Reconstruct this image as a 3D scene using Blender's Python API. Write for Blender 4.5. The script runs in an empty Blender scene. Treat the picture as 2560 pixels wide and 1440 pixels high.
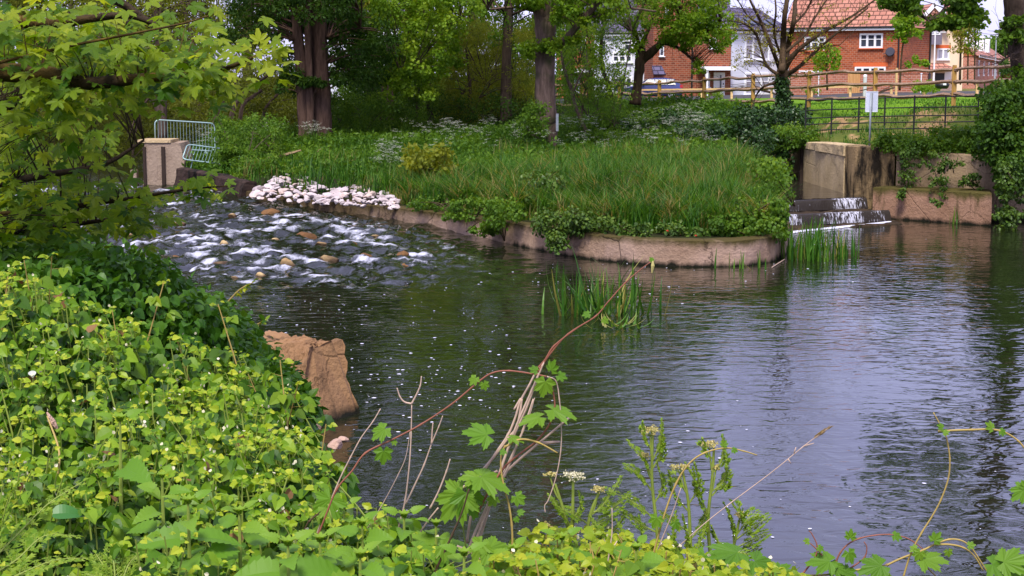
import bpy, bmesh, math, random
import numpy as np
from mathutils import Vector, Matrix

random.seed(5)
rng = np.random.default_rng(11)
PI = math.pi
SC = bpy.context.scene
COL = SC.collection

# ------------------------------------------------------------------ camera geometry (used only to measure the place)
FPX = 4000.0                      # focal length in photo pixels
PITCH = math.atan(530 / FPX)
EYE = 4.2                         # eye height above the river
CP, SP = math.cos(PITCH), math.sin(PITCH)

def ray(px, py):
    x = (px - 1280) / FPX; y = -(py - 720) / FPX
    return np.array([x, y * SP + CP, y * CP - SP])

def at(px, py, Y):
    d = ray(px, py); t = Y / d[1]
    return np.array([d[0] * t, Y, EYE + d[2] * t])

def on(px, py, z):
    d = ray(px, py); t = (z - EYE) / d[2]
    return np.array([d[0] * t, d[1] * t, z])

# ------------------------------------------------------------------ numpy noise
def _hash(ix, iy, iz, s):
    h = (ix * 374761393 + iy * 668265263 + iz * 974634777 + s * 1442695041) & 0xffffffff
    h = ((h ^ (h >> 13)) * 1274126177) & 0xffffffff
    h = (h ^ (h >> 16)) & 0xffffffff
    return h / 4294967295.0

def vnoise(p, s=0):
    p = np.asarray(p, float); i = np.floor(p).astype(np.int64); f = p - i
    u = f * f * (3 - 2 * f); r = 0
    for a in (0, 1):
        for b in (0, 1):
            for c in (0, 1):
                w = (u[..., 0] if a else 1 - u[..., 0]) * (u[..., 1] if b else 1 - u[..., 1]) * (u[..., 2] if c else 1 - u[..., 2])
                r = r + w * _hash(i[..., 0] + a, i[..., 1] + b, i[..., 2] + c, s)
    return r

def fbm(p, o=4, s=0, g=.5):
    p = np.asarray(p, float); r = 0; a = 1; t = 0
    for k in range(o):
        r = r + a * vnoise(p * 2 ** k + 17.3 * k, s + k); t += a; a *= g
    return r / t

def sstep(a, b, x):
    t = np.clip((x - a) / (b - a), 0, 1); return t * t * (3 - 2 * t)

# ------------------------------------------------------------------ mesh builder
class MB:
    def __init__(s):
        s.V = []; s.F = []; s.A = []; s.n = 0
    def add(s, V, faces, v=0.5, mi=0):
        V = np.asarray(V, float).reshape(-1, 3)
        s.V.append(V); a = np.broadcast_to(np.asarray(v, float), (len(V),)); s.A.append(a)
        if not isinstance(faces, (list, tuple)) or (len(faces) and np.isscalar(faces[0][0])):
            faces = [faces]
        for f in faces:
            f = np.asarray(f, np.int64)
            if f.ndim == 1: f = f[None]
            if len(f): s.F.append((f + s.n, mi))
        s.n += len(V)
    def mesh(s, name, org=(0, 0, 0), smooth=False):
        me = bpy.data.meshes.new(name)
        V = np.concatenate(s.V) - np.asarray(org, float)
        me.vertices.add(len(V)); me.vertices.foreach_set('co', V.astype(np.float32).ravel())
        tot = sum(f.size for f, _ in s.F); npoly = sum(len(f) for f, _ in s.F)
        me.loops.add(tot); me.polygons.add(npoly)
        me.loops.foreach_set('vertex_index', np.concatenate([f.ravel() for f, _ in s.F]).astype(np.int32))
        cnt = np.concatenate([np.full(len(f), f.shape[1]) for f, _ in s.F])
        st = np.concatenate([[0], np.cumsum(cnt)[:-1]])
        me.polygons.foreach_set('loop_start', st.astype(np.int32))
        mi = np.concatenate([np.full(len(f), m) for f, m in s.F])
        me.polygons.foreach_set('material_index', mi.astype(np.int32))
        me.polygons.foreach_set('use_smooth', np.full(npoly, bool(smooth)))
        at_ = me.attributes.new('v', 'FLOAT', 'POINT'); at_.data.foreach_set('value', np.concatenate(s.A).astype(np.float32))
        me.update(calc_edges=True); me.validate()
        return me

ORG = {}
def tag(o, label=None, cat=None, group=None, kind=None):
    if label: o['label'] = label
    if cat: o['category'] = cat
    if group: o['group'] = group
    if kind: o['kind'] = kind
    return o

def thing(name, label, cat, loc=(0, 0, 0), group=None):
    o = bpy.data.objects.new(name, None); COL.objects.link(o)
    o.location = tuple(loc); o.empty_display_size = .1
    ORG[o.name] = np.array(loc, float)
    return tag(o, label, cat, group)

def mk(name, mb, mats, parent=None, org=None, smooth=False):
    """mesh object; geometry is given in world coordinates, the origin is the thing's base"""
    if parent is not None: org = ORG[parent.name]
    elif org is None: org = np.zeros(3)
    me = mb.mesh(name, org, smooth)
    for m in (mats if isinstance(mats, (list, tuple)) else [mats]): me.materials.append(m)
    o = bpy.data.objects.new(name, me); COL.objects.link(o); ORG[o.name] = np.asarray(org, float)
    if parent is not None: o.parent = parent
    else: o.location = tuple(org)
    return o

def copytree(o, parent=None):
    c = o.copy(); COL.objects.link(c)
    if parent is not None: c.parent = parent
    for ch in list(o.children): copytree(ch, c)
    return c

# ------------------------------------------------------------------ shapes
def norm(a):
    return a / np.maximum(np.linalg.norm(a, axis=-1, keepdims=True), 1e-9)

def box(mb, c, s, rz=0., v=.5, mi=0, ry=0., rx=0.):
    x, y, z = np.array(s) / 2
    V = np.array([[-x, -y, -z], [x, -y, -z], [x, y, -z], [-x, y, -z], [-x, -y, z], [x, -y, z], [x, y, z], [-x, y, z]])
    M = np.array(Matrix.Rotation(rz, 3, 'Z') @ Matrix.Rotation(ry, 3, 'Y') @ Matrix.Rotation(rx, 3, 'X'))
    mb.add(V @ M.T + np.array(c), [np.array([[0, 3, 2, 1], [4, 5, 6, 7], [0, 1, 5, 4], [1, 2, 6, 5], [2, 3, 7, 6], [3, 0, 4, 7]])], v, mi)

def smooth_path(P, k=4):
    P = np.asarray(P, float)
    if len(P) < 3: return P
    Q = np.vstack([2 * P[0] - P[1], P, 2 * P[-1] - P[-2]]); out = []
    for i in range(1, len(Q) - 2):
        p0, p1, p2, p3 = Q[i - 1:i + 3]
        for t in np.arange(k) / k:
            out.append(.5 * ((2 * p1) + (-p0 + p2) * t + (2 * p0 - 5 * p1 + 4 * p2 - p3) * t * t + (-p0 + 3 * p1 - 3 * p2 + p3) * t ** 3))
    out.append(P[-1]); return np.array(out)

def tube(mb, P, R, n=6, v=.5, mi=0, bump=0., cap=True):
    P = np.asarray(P, float); m = len(P)
    R = np.broadcast_to(np.asarray(R, float), (m,))
    T = np.gradient(P, axis=0); T = norm(T)
    ref = np.array([1., 0, 0]) if abs(T[:, 2]).mean() > .6 else np.array([0, 0, 1.])
    X = norm(np.cross(T, ref)); Y = np.cross(T, X)
    a = np.arange(n) * 2 * PI / n
    rr = R[:, None] * np.ones(n)
    if bump: rr = rr * (1 + bump * (np.sin(a * 2 + 1.3)[None] * .4 + np.sin(a * 3 + P[:, 2:3] * .6)) + bump * 1.2 * (rng.random((m, n)) - .5))
    V = P[:, None] + rr[..., None] * (np.cos(a)[None, :, None] * X[:, None] + np.sin(a)[None, :, None] * Y[:, None])
    i = np.arange(m - 1)[:, None] * n; j = np.arange(n)[None]; j2 = (j + 1) % n
    F = np.stack([i + j, i + j2, i + n + j2, i + n + j], -1).reshape(-1, 4)
    fs = [F]
    if cap: fs += [np.arange(n)[::-1].copy()[None], (np.arange(n) + (m - 1) * n)[None]]
    mb.add(V.reshape(-1, 3), fs, v, mi)

def scatter(mb, tmpl, P, D, N, S, v=.5, mi=0):
    """copies of a leaf template; D growth direction, N upper side"""
    TV, TF = tmpl
    P = np.asarray(P, float); k = len(P)
    if k == 0: return
    y = norm(np.asarray(D, float)); x = norm(np.cross(y, N)); z = np.cross(x, y)
    S = np.asarray(S, float)
    if S.ndim == 0: S = np.full(k, S)
    if S.ndim == 1: S = np.repeat(S[:, None], 3, 1)
    W = P[:, None] + (TV[None, :, 0:1] * S[:, None, 0:1]) * x[:, None] + (TV[None, :, 1:2] * S[:, None, 1:2]) * y[:, None] + (TV[None, :, 2:3] * S[:, None, 2:3]) * z[:, None]
    off = (np.arange(k) * len(TV))
    v = np.broadcast_to(np.asarray(v, float), (k,))
    mb.add(W.reshape(-1, 3), [(f[None] + off[:, None, None]).reshape(-1, f.shape[1]) for f in TF], np.repeat(v, len(TV)), mi)

def rdir(k, up=0.):
    d = rng.normal(size=(k, 3)); d = norm(d); d[:, 2] += up; return norm(d)

def grid_leaf(w, nseg, fold, droop, tooth=0., tip=1.0, cross=2):
    """w(t) half width over t; a folded, drooping leaf"""
    V = []; F = []
    for i in range(nseg + 1):
        t = i / nseg; ww = w(t)
        if tooth and 0 < i < nseg: ww *= (1 + tooth * (1 if i % 2 else -1))
        z = -droop * t * t
        V += [[-ww, t - (tooth * .25 if i % 2 else 0), z + fold * ww], [0, t, z], [ww, t - (tooth * .25 if i % 2 else 0), z + fold * ww]]
    for i in range(nseg):
        a = 3 * i
        F += [[a, a + 1, a + 4, a + 3], [a + 1, a + 2, a + 5, a + 4]]
    return np.array(V), [np.array(F)]

KITE = (np.array([[0, 0, 0], [-.3, .45, .1], [0, 1, -.08], [.3, .45, .1]]), [np.array([[0, 2, 1], [0, 3, 2]])])
ROUND = (np.array([[0, 0, 0], [-.38, .25, .08], [-.42, .62, .1], [0, 1, -.05], [.42, .62, .1], [.38, .25, .08]]), [np.array([[0, 3, 2, 1], [0, 5, 4, 3]])])
NARROW = (np.array([[0, 0, 0], [-.13, .4, .03], [0, 1, -.12], [.13, .4, .03]]), [np.array([[0, 2, 1], [0, 3, 2]])])
OVATE = grid_leaf(lambda t: .42 * (math.sin(PI * min(1, t ** .75)) ** .75) * (1 - .25 * t) + .004, 8, .35, .22, .07)
NETTLE = grid_leaf(lambda t: .30 * (math.sin(PI * min(1, (t * .96 + .04) ** .58)) ** .8) + .004, 14, .28, .3, .13)
DOCK = grid_leaf(lambda t: .3 * (math.sin(PI * min(1, (t * .96 + .04) ** .62)) ** .8) + .004, 10, .3, .35, 0)

def palm_leaf(lobes, w, floor, teeth=.06, fold=.10, droop=.18, n=44, span=158):
    """palmate leaf: lobes = (angle, length), outline taken round the leaf base"""
    V = [[0, 0, 0]]
    for i in range(n + 1):
        a = -span + 2 * span * i / n; r = 0
        for la, ll in lobes: r = max(r, ll * (1 - .62 * min(1.6, abs(a - la) / w) ** 1.25))
        r = max(r, floor * (1 - .35 * abs(a) / 180)) * (1 + teeth * (1 if i % 2 else -1))
        q = math.radians(a); ridge = min(abs(a - la) for la, _ in lobes) / w
        V.append([math.sin(q) * r, math.cos(q) * r, fold * r * min(1, ridge) - droop * r * r])
    return np.array(V) + np.array([0, .1, 0]), [np.array([[0, i + 1, i] for i in range(1, n + 1)])]
MAPLE = palm_leaf([(-108, .58), (-52, .9), (0, 1.05), (52, .9), (108, .58)], 30, .42)
HOP = palm_leaf([(-88, .72), (-40, .9), (0, 1.05), (40, .9), (88, .72)], 34, .55, .07, .12, .3, 52, 150)

# blade of grass / iris: bends along +z of its frame
def blade_tmpl(nseg, wid, bend, taper=1.):
    V = []; F = []
    for i in range(nseg + 1):
        t = i / nseg; w = wid * (1 - t ** 2 * taper) * .5 + 1e-4
        V += [[-w, t * (1 - .25 * bend * t), bend * t * t], [w, t * (1 - .25 * bend * t), bend * t * t]]
    for i in range(nseg): a = 2 * i; F.append([a, a + 1, a + 3, a + 2])
    return np.array(V), [np.array(F)]
# ------------------------------------------------------------------ materials
def mat(name):
    m = bpy.data.materials.new(name); m.use_nodes = True; nt = m.node_tree; nt.nodes.clear()
    out = nt.nodes.new('ShaderNodeOutputMaterial'); return m, nt, out

def N(nt, t, **kw):
    n = nt.nodes.new(t)
    for k, v in kw.items():
        if k.startswith('i_'): n.inputs[k[2:].replace('_', ' ')].default_value = v
        else: setattr(n, k, v)
    return n

def ramp(nt, fac, stops):
    r = nt.nodes.new('ShaderNodeValToRGB'); e = r.color_ramp.elements
    while len(e) < len(stops): e.new(.5)
    for el, (p, c) in zip(e, stops):
        el.position = p; el.color = (*c, 1) if len(c) == 3 else c
    nt.links.new(fac, r.inputs[0]); return r.outputs[0]

def mixc(nt, fac, a, b, mode='MIX'):
    m = nt.nodes.new('ShaderNodeMix'); m.data_type = 'RGBA'; m.blend_type = mode
    for s, val in ((m.inputs[0], fac), (m.inputs[6], a), (m.inputs[7], b)):
        if hasattr(val, 'is_linked'): nt.links.new(val, s)
        elif isinstance(val, (int, float)): s.default_value = val
        else: s.default_value = (*val, 1)
    return m.outputs[2]

def math_(nt, op, a, b=0., c=0.):
    m = nt.nodes.new('ShaderNodeMath'); m.operation = op
    for s, val in zip(m.inputs, (a, b, c)):
        if hasattr(val, 'is_linked'): nt.links.new(val, s)
        else: s.default_value = val
    return m.outputs[0]

def noise(nt, scale, detail=4, vec=None, rough=.55, sc3=None, dist=0.):
    n = nt.nodes.new('ShaderNodeTexNoise'); n.inputs['Scale'].default_value = scale; n.inputs['Detail'].default_value = detail
    n.inputs['Roughness'].default_value = rough; n.inputs['Distortion'].default_value = dist
    if vec is None:
        g = nt.nodes.new('ShaderNodeNewGeometry'); vec = g.outputs['Position']
    if sc3:
        mp = nt.nodes.new('ShaderNodeMapping'); mp.inputs['Scale'].default_value = sc3; nt.links.new(vec, mp.inputs['Vector']); vec = mp.outputs[0]
    nt.links.new(vec, n.inputs['Vector']); return n.outputs['Fac']

def attr(nt, name='v'):
    a = nt.nodes.new('ShaderNodeAttribute'); a.attribute_name = name; return a.outputs['Fac']

def bump(nt, h, strength=.5, dist=.02):
    b = nt.nodes.new('ShaderNodeBump'); b.inputs['Strength'].default_value = strength; b.inputs['Distance'].default_value = dist
    nt.links.new(h, b.inputs['Height']); return b.outputs[0]

def bsdf(nt, out, col, rough=.7, nrm=None, spec=.3, metal=0.):
    p = nt.nodes.new('ShaderNodeBsdfPrincipled')
    for s, val in ((p.inputs['Base Color'], col), (p.inputs['Roughness'], rough)):
        if hasattr(val, 'is_linked'): nt.links.new(val, s)
        elif isinstance(val, (int, float)): s.default_value = val
        else: s.default_value = (*val, 1)
    p.inputs['Specular IOR Level'].default_value = spec; p.inputs['Metallic'].default_value = metal
    if nrm is not None: nt.links.new(nrm, p.inputs['Normal'])
    if out is not None: nt.links.new(p.outputs[0], out.inputs[0])
    return p

def leafmat(name, stops, tr=.4, rough=.5, tcol=None, spec=.25):
    """leaf: reflecting upper side plus light let through"""
    m, nt, out = mat(name)
    n = len(stops); c = ramp(nt, attr(nt), [(i / max(1, n - 1), s) for i, s in enumerate(stops)])
    p = bsdf(nt, None, c, rough, spec=spec)
    t = nt.nodes.new('ShaderNodeBsdfTranslucent')
    tc = mixc(nt, 1., c, tcol or (1.5, 1.35, .6), 'MULTIPLY'); nt.links.new(tc, t.inputs[0])
    mx = nt.nodes.new('ShaderNodeMixShader'); mx.inputs[0].default_value = tr
    nt.links.new(p.outputs[0], mx.inputs[1]); nt.links.new(t.outputs[0], mx.inputs[2]); nt.links.new(mx.outputs[0], out.inputs[0])
    return m

def plain(name, col, rough=.6, spec=.3, metal=0., var=.15, sc=8.):
    m, nt, out = mat(name)
    c = mixc(nt, noise(nt, sc), tuple(x * (1 - var) for x in col), tuple(min(1, x * (1 + var)) for x in col))
    bsdf(nt, out, c, rough, spec=spec, metal=metal); return m

def barkmat(name, a, b, moss=None, sc=(9, 9, 1.6)):
    m, nt, out = mat(name)
    n = noise(nt, 1., 6, sc3=sc, rough=.65); c = ramp(nt, n, [(.3, a), (.7, b)])
    if moss:
        n2 = noise(nt, 1.3, 4); c = mixc(nt, ramp(nt, n2, [(.5, (0, 0, 0)), (.68, (1, 1, 1))]), c, moss)
    bsdf(nt, out, c, .85, bump(nt, n, .8, .04), .15); return m

def concmat(name, a, b, stain=(.05, .045, .025), stain_lo=.55, water_z=None, top=None, pink=None, mossx=None, crk=.35):
    m, nt, out = mat(name)
    n1 = noise(nt, 1.1, 7, rough=.65); n2 = noise(nt, 14., 5, rough=.7); n3 = noise(nt, 1., 5, sc3=(2.2, 2.2, .55), rough=.6)
    c = ramp(nt, n1, [(.25, a), (.75, b)])
    c = mixc(nt, .55, c, mixc(nt, n2, (.45, .42, .4), (1.3, 1.3, 1.3)), 'MULTIPLY')
    if pink: c = mixc(nt, ramp(nt, noise(nt, .7, 4), [(.45, (0, 0, 0)), (.62, (1, 1, 1))]), c, pink)
    c = mixc(nt, ramp(nt, n3, [(stain_lo, (0, 0, 0)), (stain_lo + .13, (1, 1, 1))]), c, stain)
    g = nt.nodes.new('ShaderNodeNewGeometry'); s = nt.nodes.new('ShaderNodeSeparateXYZ'); nt.links.new(g.outputs['Position'], s.inputs[0])
    zz = math_(nt, 'ADD', s.outputs[2], math_(nt, 'MULTIPLY', n3, .35))
    if water_z is not None:
        f = nt.nodes.new('ShaderNodeMapRange'); nt.links.new(zz, f.inputs[0]); f.inputs[1].default_value = water_z + .19; f.inputs[2].default_value = water_z + .3
        f.inputs[3].default_value = 1; f.inputs[4].default_value = 0
        c = mixc(nt, f.outputs[0], c, (.012, .012, .007))
    if top is not None:
        f = nt.nodes.new('ShaderNodeMapRange'); nt.links.new(zz, f.inputs[0]); f.inputs[1].default_value = top[0]; f.inputs[2].default_value = top[1]
        c = mixc(nt, f.outputs[0], c, top[2])
    if mossx:
        f = nt.nodes.new('ShaderNodeMapRange'); nt.links.new(math_(nt, 'ADD', s.outputs[0], math_(nt, 'MULTIPLY', n1, 2.5)), f.inputs[0]); f.inputs[1].default_value = mossx[0]; f.inputs[2].default_value = mossx[1]; f.inputs[3].default_value = .88; f.inputs[4].default_value = 0
        c = mixc(nt, f.outputs[0], c, mixc(nt, n2, (.035, .03, .008), (.13, .085, .035)))
    vo = nt.nodes.new('ShaderNodeTexVoronoi'); vo.feature = 'DISTANCE_TO_EDGE'; vo.inputs['Scale'].default_value = .55
    mp = nt.nodes.new('ShaderNodeVectorMath'); mp.operation = 'ADD'; nt.links.new(g.outputs['Position'], mp.inputs[0]); cv = nt.nodes.new('ShaderNodeCombineXYZ'); nt.links.new(math_(nt, 'MULTIPLY', n1, 1.3), cv.inputs[0]); nt.links.new(n1, cv.inputs[1]); nt.links.new(cv.outputs[0], mp.inputs[1]); nt.links.new(mp.outputs[0], vo.inputs['Vector'])
    crack = ramp(nt, vo.outputs['Distance'], [(0, (1, 1, 1)), (.012, (0, 0, 0))]); c = mixc(nt, math_(nt, 'MULTIPLY', crack, crk), c, tuple(x * .12 for x in a))
    hh = math_(nt, 'MULTIPLY_ADD', n1, 1.2, math_(nt, 'SUBTRACT', n2, math_(nt, 'MULTIPLY', crack, crk)))
    bsdf(nt, out, c, .9, bump(nt, hh, .8, .05), .15); return m

M = {}
M['bark_grey'] = barkmat('bark_grey', (.06, .04, .03), (.2, .135, .105), (.05, .055, .02))
M['bark_dark'] = barkmat('bark_dark', (.035, .023, .017), (.115, .08, .06))
M['bark_red'] = barkmat('bark_red', (.05, .028, .02), (.16, .095, .068))
M['bark_twig'] = barkmat('bark_twig', (.03, .018, .01), (.1, .065, .035))
M['bark_lichen'] = barkmat('bark_lichen', (.02, .014, .008), (.06, .04, .02), (.16, .1, .012), (20, 20, 20))
M['dry_stem'] = plain('dry_stem', (.46, .33, .25), .8, var=.4, sc=30)
M['dead_log'] = barkmat('dead_log', (.12, .08, .04), (.3, .22, .12), None, (12, 12, 12))
M['red_stem'] = plain('red_stem', (.24, .085, .05), .6, var=.4, sc=20)
M['green_stem'] = plain('green_stem', (.2, .26, .04), .6, var=.3, sc=20)
M['yellow_stem'] = plain('yellow_stem', (.36, .26, .07), .6, var=.3, sc=20)
# leaves: young spring greens
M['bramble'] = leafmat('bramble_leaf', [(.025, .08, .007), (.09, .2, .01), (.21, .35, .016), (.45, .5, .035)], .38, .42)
M['bramble_y'] = leafmat('bramble_leaf_young', [(.04, .1, .008), (.13, .24, .012), (.27, .36, .016), (.45, .46, .03)], 0.38, .45)
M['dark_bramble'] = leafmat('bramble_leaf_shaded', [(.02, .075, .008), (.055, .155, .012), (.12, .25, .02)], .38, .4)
M['ivy'] = leafmat('ivy_leaf', [(.01, .028, .006), (.022, .06, .01), (.05, .11, .015)], .18, .4, spec=.35)
M['ivy_lit'] = leafmat('ivy_leaf_lit', [(.025, .06, .008), (.06, .12, .014), (.13, .2, .02)], .25, .42)  # lit copy of the ivy leaf, the light put into its colour
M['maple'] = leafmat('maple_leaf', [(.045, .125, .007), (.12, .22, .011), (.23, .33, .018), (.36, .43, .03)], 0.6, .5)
M['maple_far'] = leafmat('maple_leaf_far', [(.04, .11, .008), (.09, .2, .014), (.18, .31, .02)], 0.45, .5)
M['olive'] = leafmat('willow_leaf', [(.08, .115, .01), (.17, .205, .015), (.31, .33, .028)], 0.5, .55)
M['olive_dark'] = leafmat('thicket_leaf', [(.05, .07, .007), (.11, .135, .01), (.21, .235, .02)], 0.48, .55)
M['mid'] = leafmat('hawthorn_leaf', [(.035, .09, .007), (.085, .18, .012), (.18, .29, .02)], 0.45, .5)
M['deep'] = leafmat('dark_leaf', [(.018, .055, .005), (.045, .11, .009), (.1, .19, .016)], 0.4, .5)
M['sparse_y'] = leafmat('budding_leaf', [(.13, .14, .012), (.26, .24, .018), (.4, .34, .03)], .4, .5)
M['lime'] = leafmat('lime_leaf', [(.075, .17, .01), (.165, .29, .014), (.29, .4, .025)], 0.48, .5)
M['nettle'] = leafmat('nettle_leaf', [(.06, .16, .012), (.12, .26, .018), (.22, .35, .03)], 0.35, .5)
M['umbel_leaf'] = leafmat('umbel_leaf', [(.09, .19, .012), (.17, .29, .018), (.3, .4, .04)], 0.4, .5)
M['hop_leaf'] = leafmat('hop_leaf', [(.06, .16, .012), (.12, .26, .018), (.22, .34, .03)], .4, .5)
M['blue_leaf'] = leafmat('dock_leaf', [(.04, .15, .025), (.06, .19, .035)], .25, .35)
M['grass'] = leafmat('grass_blade', [(.006, .03, .003), (.022, .09, .005), (.085, .205, .014), (.3, .23, .08)], 0.42, .5)
M['straw'] = leafmat('dry_grass', [(.16, .11, .04), (.32, .22, .09)], .3, .6)
M['herb'] = leafmat('herb_leaf', [(.016, .05, .004), (.045, .12, .007), (.12, .225, .013)], 0.42, .5)
M['iris'] = leafmat('iris_blade', [(.02, .08, .008), (.045, .14, .013), (.11, .24, .025), (.34, .31, .08)], 0.35, .4)
M['petal'] = leafmat('white_petal', [(.55, .56, .42), (.8, .8, .72)], .3, .6, tcol=(1, 1, .9))
M['bud'] = leafmat('pale_bud', [(.4, .38, .12), (.62, .52, .22)], .2, .6)
M['umbel_w'] = leafmat('cream_floret', [(.6, .56, .34), (.75, .7, .5)], .2, .6, tcol=(1, 1, .8))
M['dead_leaf'] = leafmat('dead_leaf', [(.16, .08, .03), (.34, .2, .08)], .25, .7, tcol=(1.2, 1, .8))
M['red_leaf'] = leafmat('red_leaf', [(.4, .02, .015), (.5, .05, .02)], .3, .5, tcol=(1.3, .8, .6))
# masonry
M['wall_conc'] = concmat('river_wall_concrete', (.3, .19, .125), (.47, .33, .235), (.075, .05, .03), .6, 0.0, (.56, .74, (.075, .058, .018)), (.44, .3, .23), (-3.2, -.4), .6)
M['weir_conc'] = concmat('weir_wall_concrete', (.26, .18, .1), (.45, .33, .21), (.05, .035, .02), .55, .1, None, None)
M['weir_light'] = concmat('weir_wall_pale', (.46, .34, .18), (.68, .52, .31), (.12, .085, .05), .66)
M['weir_dark'] = concmat('weir_wall_stained', (.2, .135, .06), (.36, .25, .13), (.02, .015, .009), .47)
M['ledge'] = concmat('ledge_concrete', (.27, .15, .09), (.42, .25, .165), (.085, .06, .025), .56, 0.0, (.85, 1.05, (.09, .075, .02)))
M['pier'] = concmat('pier_concrete', (.26, .19, .14), (.42, .32, .24), (.12, .085, .06), .64, .33, crk=.05)
M['slot'] = plain('slot_shade', (.03, .018, .012), .8)  # near-black strips standing in for the shade inside grooves and gaps
M['dark_stone'] = concmat('dark_rubble', (.025, .015, .012), (.07, .045, .035), (.012, .01, .008), .5)
M['block'] = concmat('broken_concrete', (.2, .105, .05), (.4, .235, .115), (.06, .038, .022), .53, 0.03)
M['rubble'] = concmat('rubble_pink', (.4, .24, .17), (.6, .42, .32), (.2, .13, .08), .62)
M['weir_step'] = concmat('weir_step', (.03, .02, .012), (.085, .058, .034), (.015, .011, .008), .5, crk=.1)
M['car_glass'] = plain('car_glass', (.02, .025, .03), .15, .35)
def rockmat(name, a, b, wet=None):
    m, nt, out = mat(name)
    oi = nt.nodes.new('ShaderNodeObjectInfo'); n1 = noise(nt, 2.2, 6, rough=.65); n2 = noise(nt, 16., 5)
    c = ramp(nt, n1, [(.3, a), (.7, b)]); c = mixc(nt, .5, c, mixc(nt, n2, (.6, .58, .58), (1.15, 1.15, 1.15)), 'MULTIPLY')
    c = mixc(nt, .55, c, ramp(nt, oi.outputs['Random'], [(0, (.5, .44, .44)), (.25, (.85, .78, .78)), (.7, (1, 1, 1)), (1, (1.1, .82, .58))]), 'MULTIPLY')
    if wet is not None:
        g = nt.nodes.new('ShaderNodeNewGeometry'); s = nt.nodes.new('ShaderNodeSeparateXYZ')
        tc = nt.nodes.new('ShaderNodeTexCoord'); nt.links.new(tc.outputs['Object'], s.inputs[0])
        zz = math_(nt, 'ADD', s.outputs[2], math_(nt, 'MULTIPLY', n1, .5)); f = nt.nodes.new('ShaderNodeMapRange')
        nt.links.new(zz, f.inputs[0]); f.inputs[1].default_value = wet; f.inputs[2].default_value = wet + .22
        c = mixc(nt, f.outputs[0], (.05, .028, .012), c)
    bsdf(nt, out, c, .75, bump(nt, n2, .5, .03), .25); return m
M['white_rock'] = rockmat('pale_limestone', (.4, .34, .34), (.72, .64, .62))
M['brown_rock'] = rockmat('wet_boulder', (.34, .21, .08), (.62, .47, .24), .36)
M['sub_rock'] = rockmat('mossy_boulder', (.1, .05, .018), (.22, .11, .035))
# timber, metal, paint
M['oak'] = barkmat('fence_oak', (.34, .19, .045), (.5, .3, .085), None, (14, 14, 2))
M['cleft'] = barkmat('cleft_rail', (.16, .1, .065), (.42, .28, .19), None, (3, 18, 18))
M['pale_wood'] = barkmat('new_softwood', (.6, .36, .17), (.78, .52, .28), None, (3, 10, 10))
M['gate_wood'] = barkmat('gate_boards', (.5, .25, .09), (.68, .38, .16), None, (12, 12, 1.5))
M['iron'] = plain('black_iron', (.012, .012, .013), .5, .4)
M['galv'] = plain('galvanised', (.34, .37, .4), .45, .5, .2)
M['barrier'] = plain('barrier_steel', (.3, .43, .42), .4, .5, .25)
M['sign_back'] = plain('sign_back', (.68, .72, .84), .4, .4, .0, .05)
M['white'] = plain('white_paint', (.8, .8, .82), .5, .3, 0, .04)
M['upvc'] = plain('window_frame_white', (.82, .83, .86), .4, .4, 0, .03)
M['black'] = plain('black_plastic', (.012, .012, .014), .4, .4)
M['tyre'] = plain('tyre_rubber', (.02, .02, .02), .8)
M['asphalt'] = plain('asphalt', (.055, .054, .055), .9, var=.3, sc=20)
M['lead'] = plain('slate_trim', (.05, .05, .07), .6)
M['grey_tube'] = plain('grey_column', (.55, .55, .56), .5, var=.08)
def glassmat(name, col, rough=.06):
    m, nt, out = mat(name); bsdf(nt, out, mixc(nt, noise(nt, 1.2, 3), col, tuple(x * 2.2 for x in col)), rough, spec=.8); return m
M['glass'] = glassmat('window_glass', (.03, .035, .05))
M['glass_pale'] = glassmat('curtained_glass', (.22, .22, .26), .1)
def brickmat(name, a, b, mortar, scale=1.0):
    m, nt, out = mat(name)
    tc = nt.nodes.new('ShaderNodeTexCoord'); s = nt.nodes.new('ShaderNodeSeparateXYZ'); nt.links.new(tc.outputs['Object'], s.inputs[0])
    cb = nt.nodes.new('ShaderNodeCombineXYZ'); nt.links.new(math_(nt, 'ADD', s.outputs[0], s.outputs[1]), cb.inputs[0]); nt.links.new(s.outputs[2], cb.inputs[1])
    br = nt.nodes.new('ShaderNodeTexBrick'); nt.links.new(cb.outputs[0], br.inputs['Vector'])
    for k, val in (('Color1', a), ('Color2', b), ('Mortar', mortar)): br.inputs[k].default_value = (*val, 1)
    br.inputs['Scale'].default_value = scale; br.inputs['Brick Width'].default_value = .34; br.inputs['Row Height'].default_value = .15
    br.inputs['Mortar Size'].default_value = .016; br.inputs['Bias'].default_value = -.1
    c = mixc(nt, .6, br.outputs['Color'], mixc(nt, noise(nt, 3., 6, rough=.7), (.55, .5, .5), (1.35, 1.35, 1.35)), 'MULTIPLY')
    bsdf(nt, out, c, .85, spec=.15); return m
M['brick'] = brickmat('red_brick', (.43, .1, .035), (.25, .055, .025), (.38, .22, .15))
M['brick_dark'] = brickmat('brown_brick', (.31, .085, .04), (.15, .04, .022), (.3, .18, .12))
M['brick_pink'] = brickmat('garden_brick', (.46, .17, .1), (.33, .11, .065), (.5, .33, .26))
M['brick_trim'] = plain('rubbed_brick', (.62, .13, .04), .8)
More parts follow.
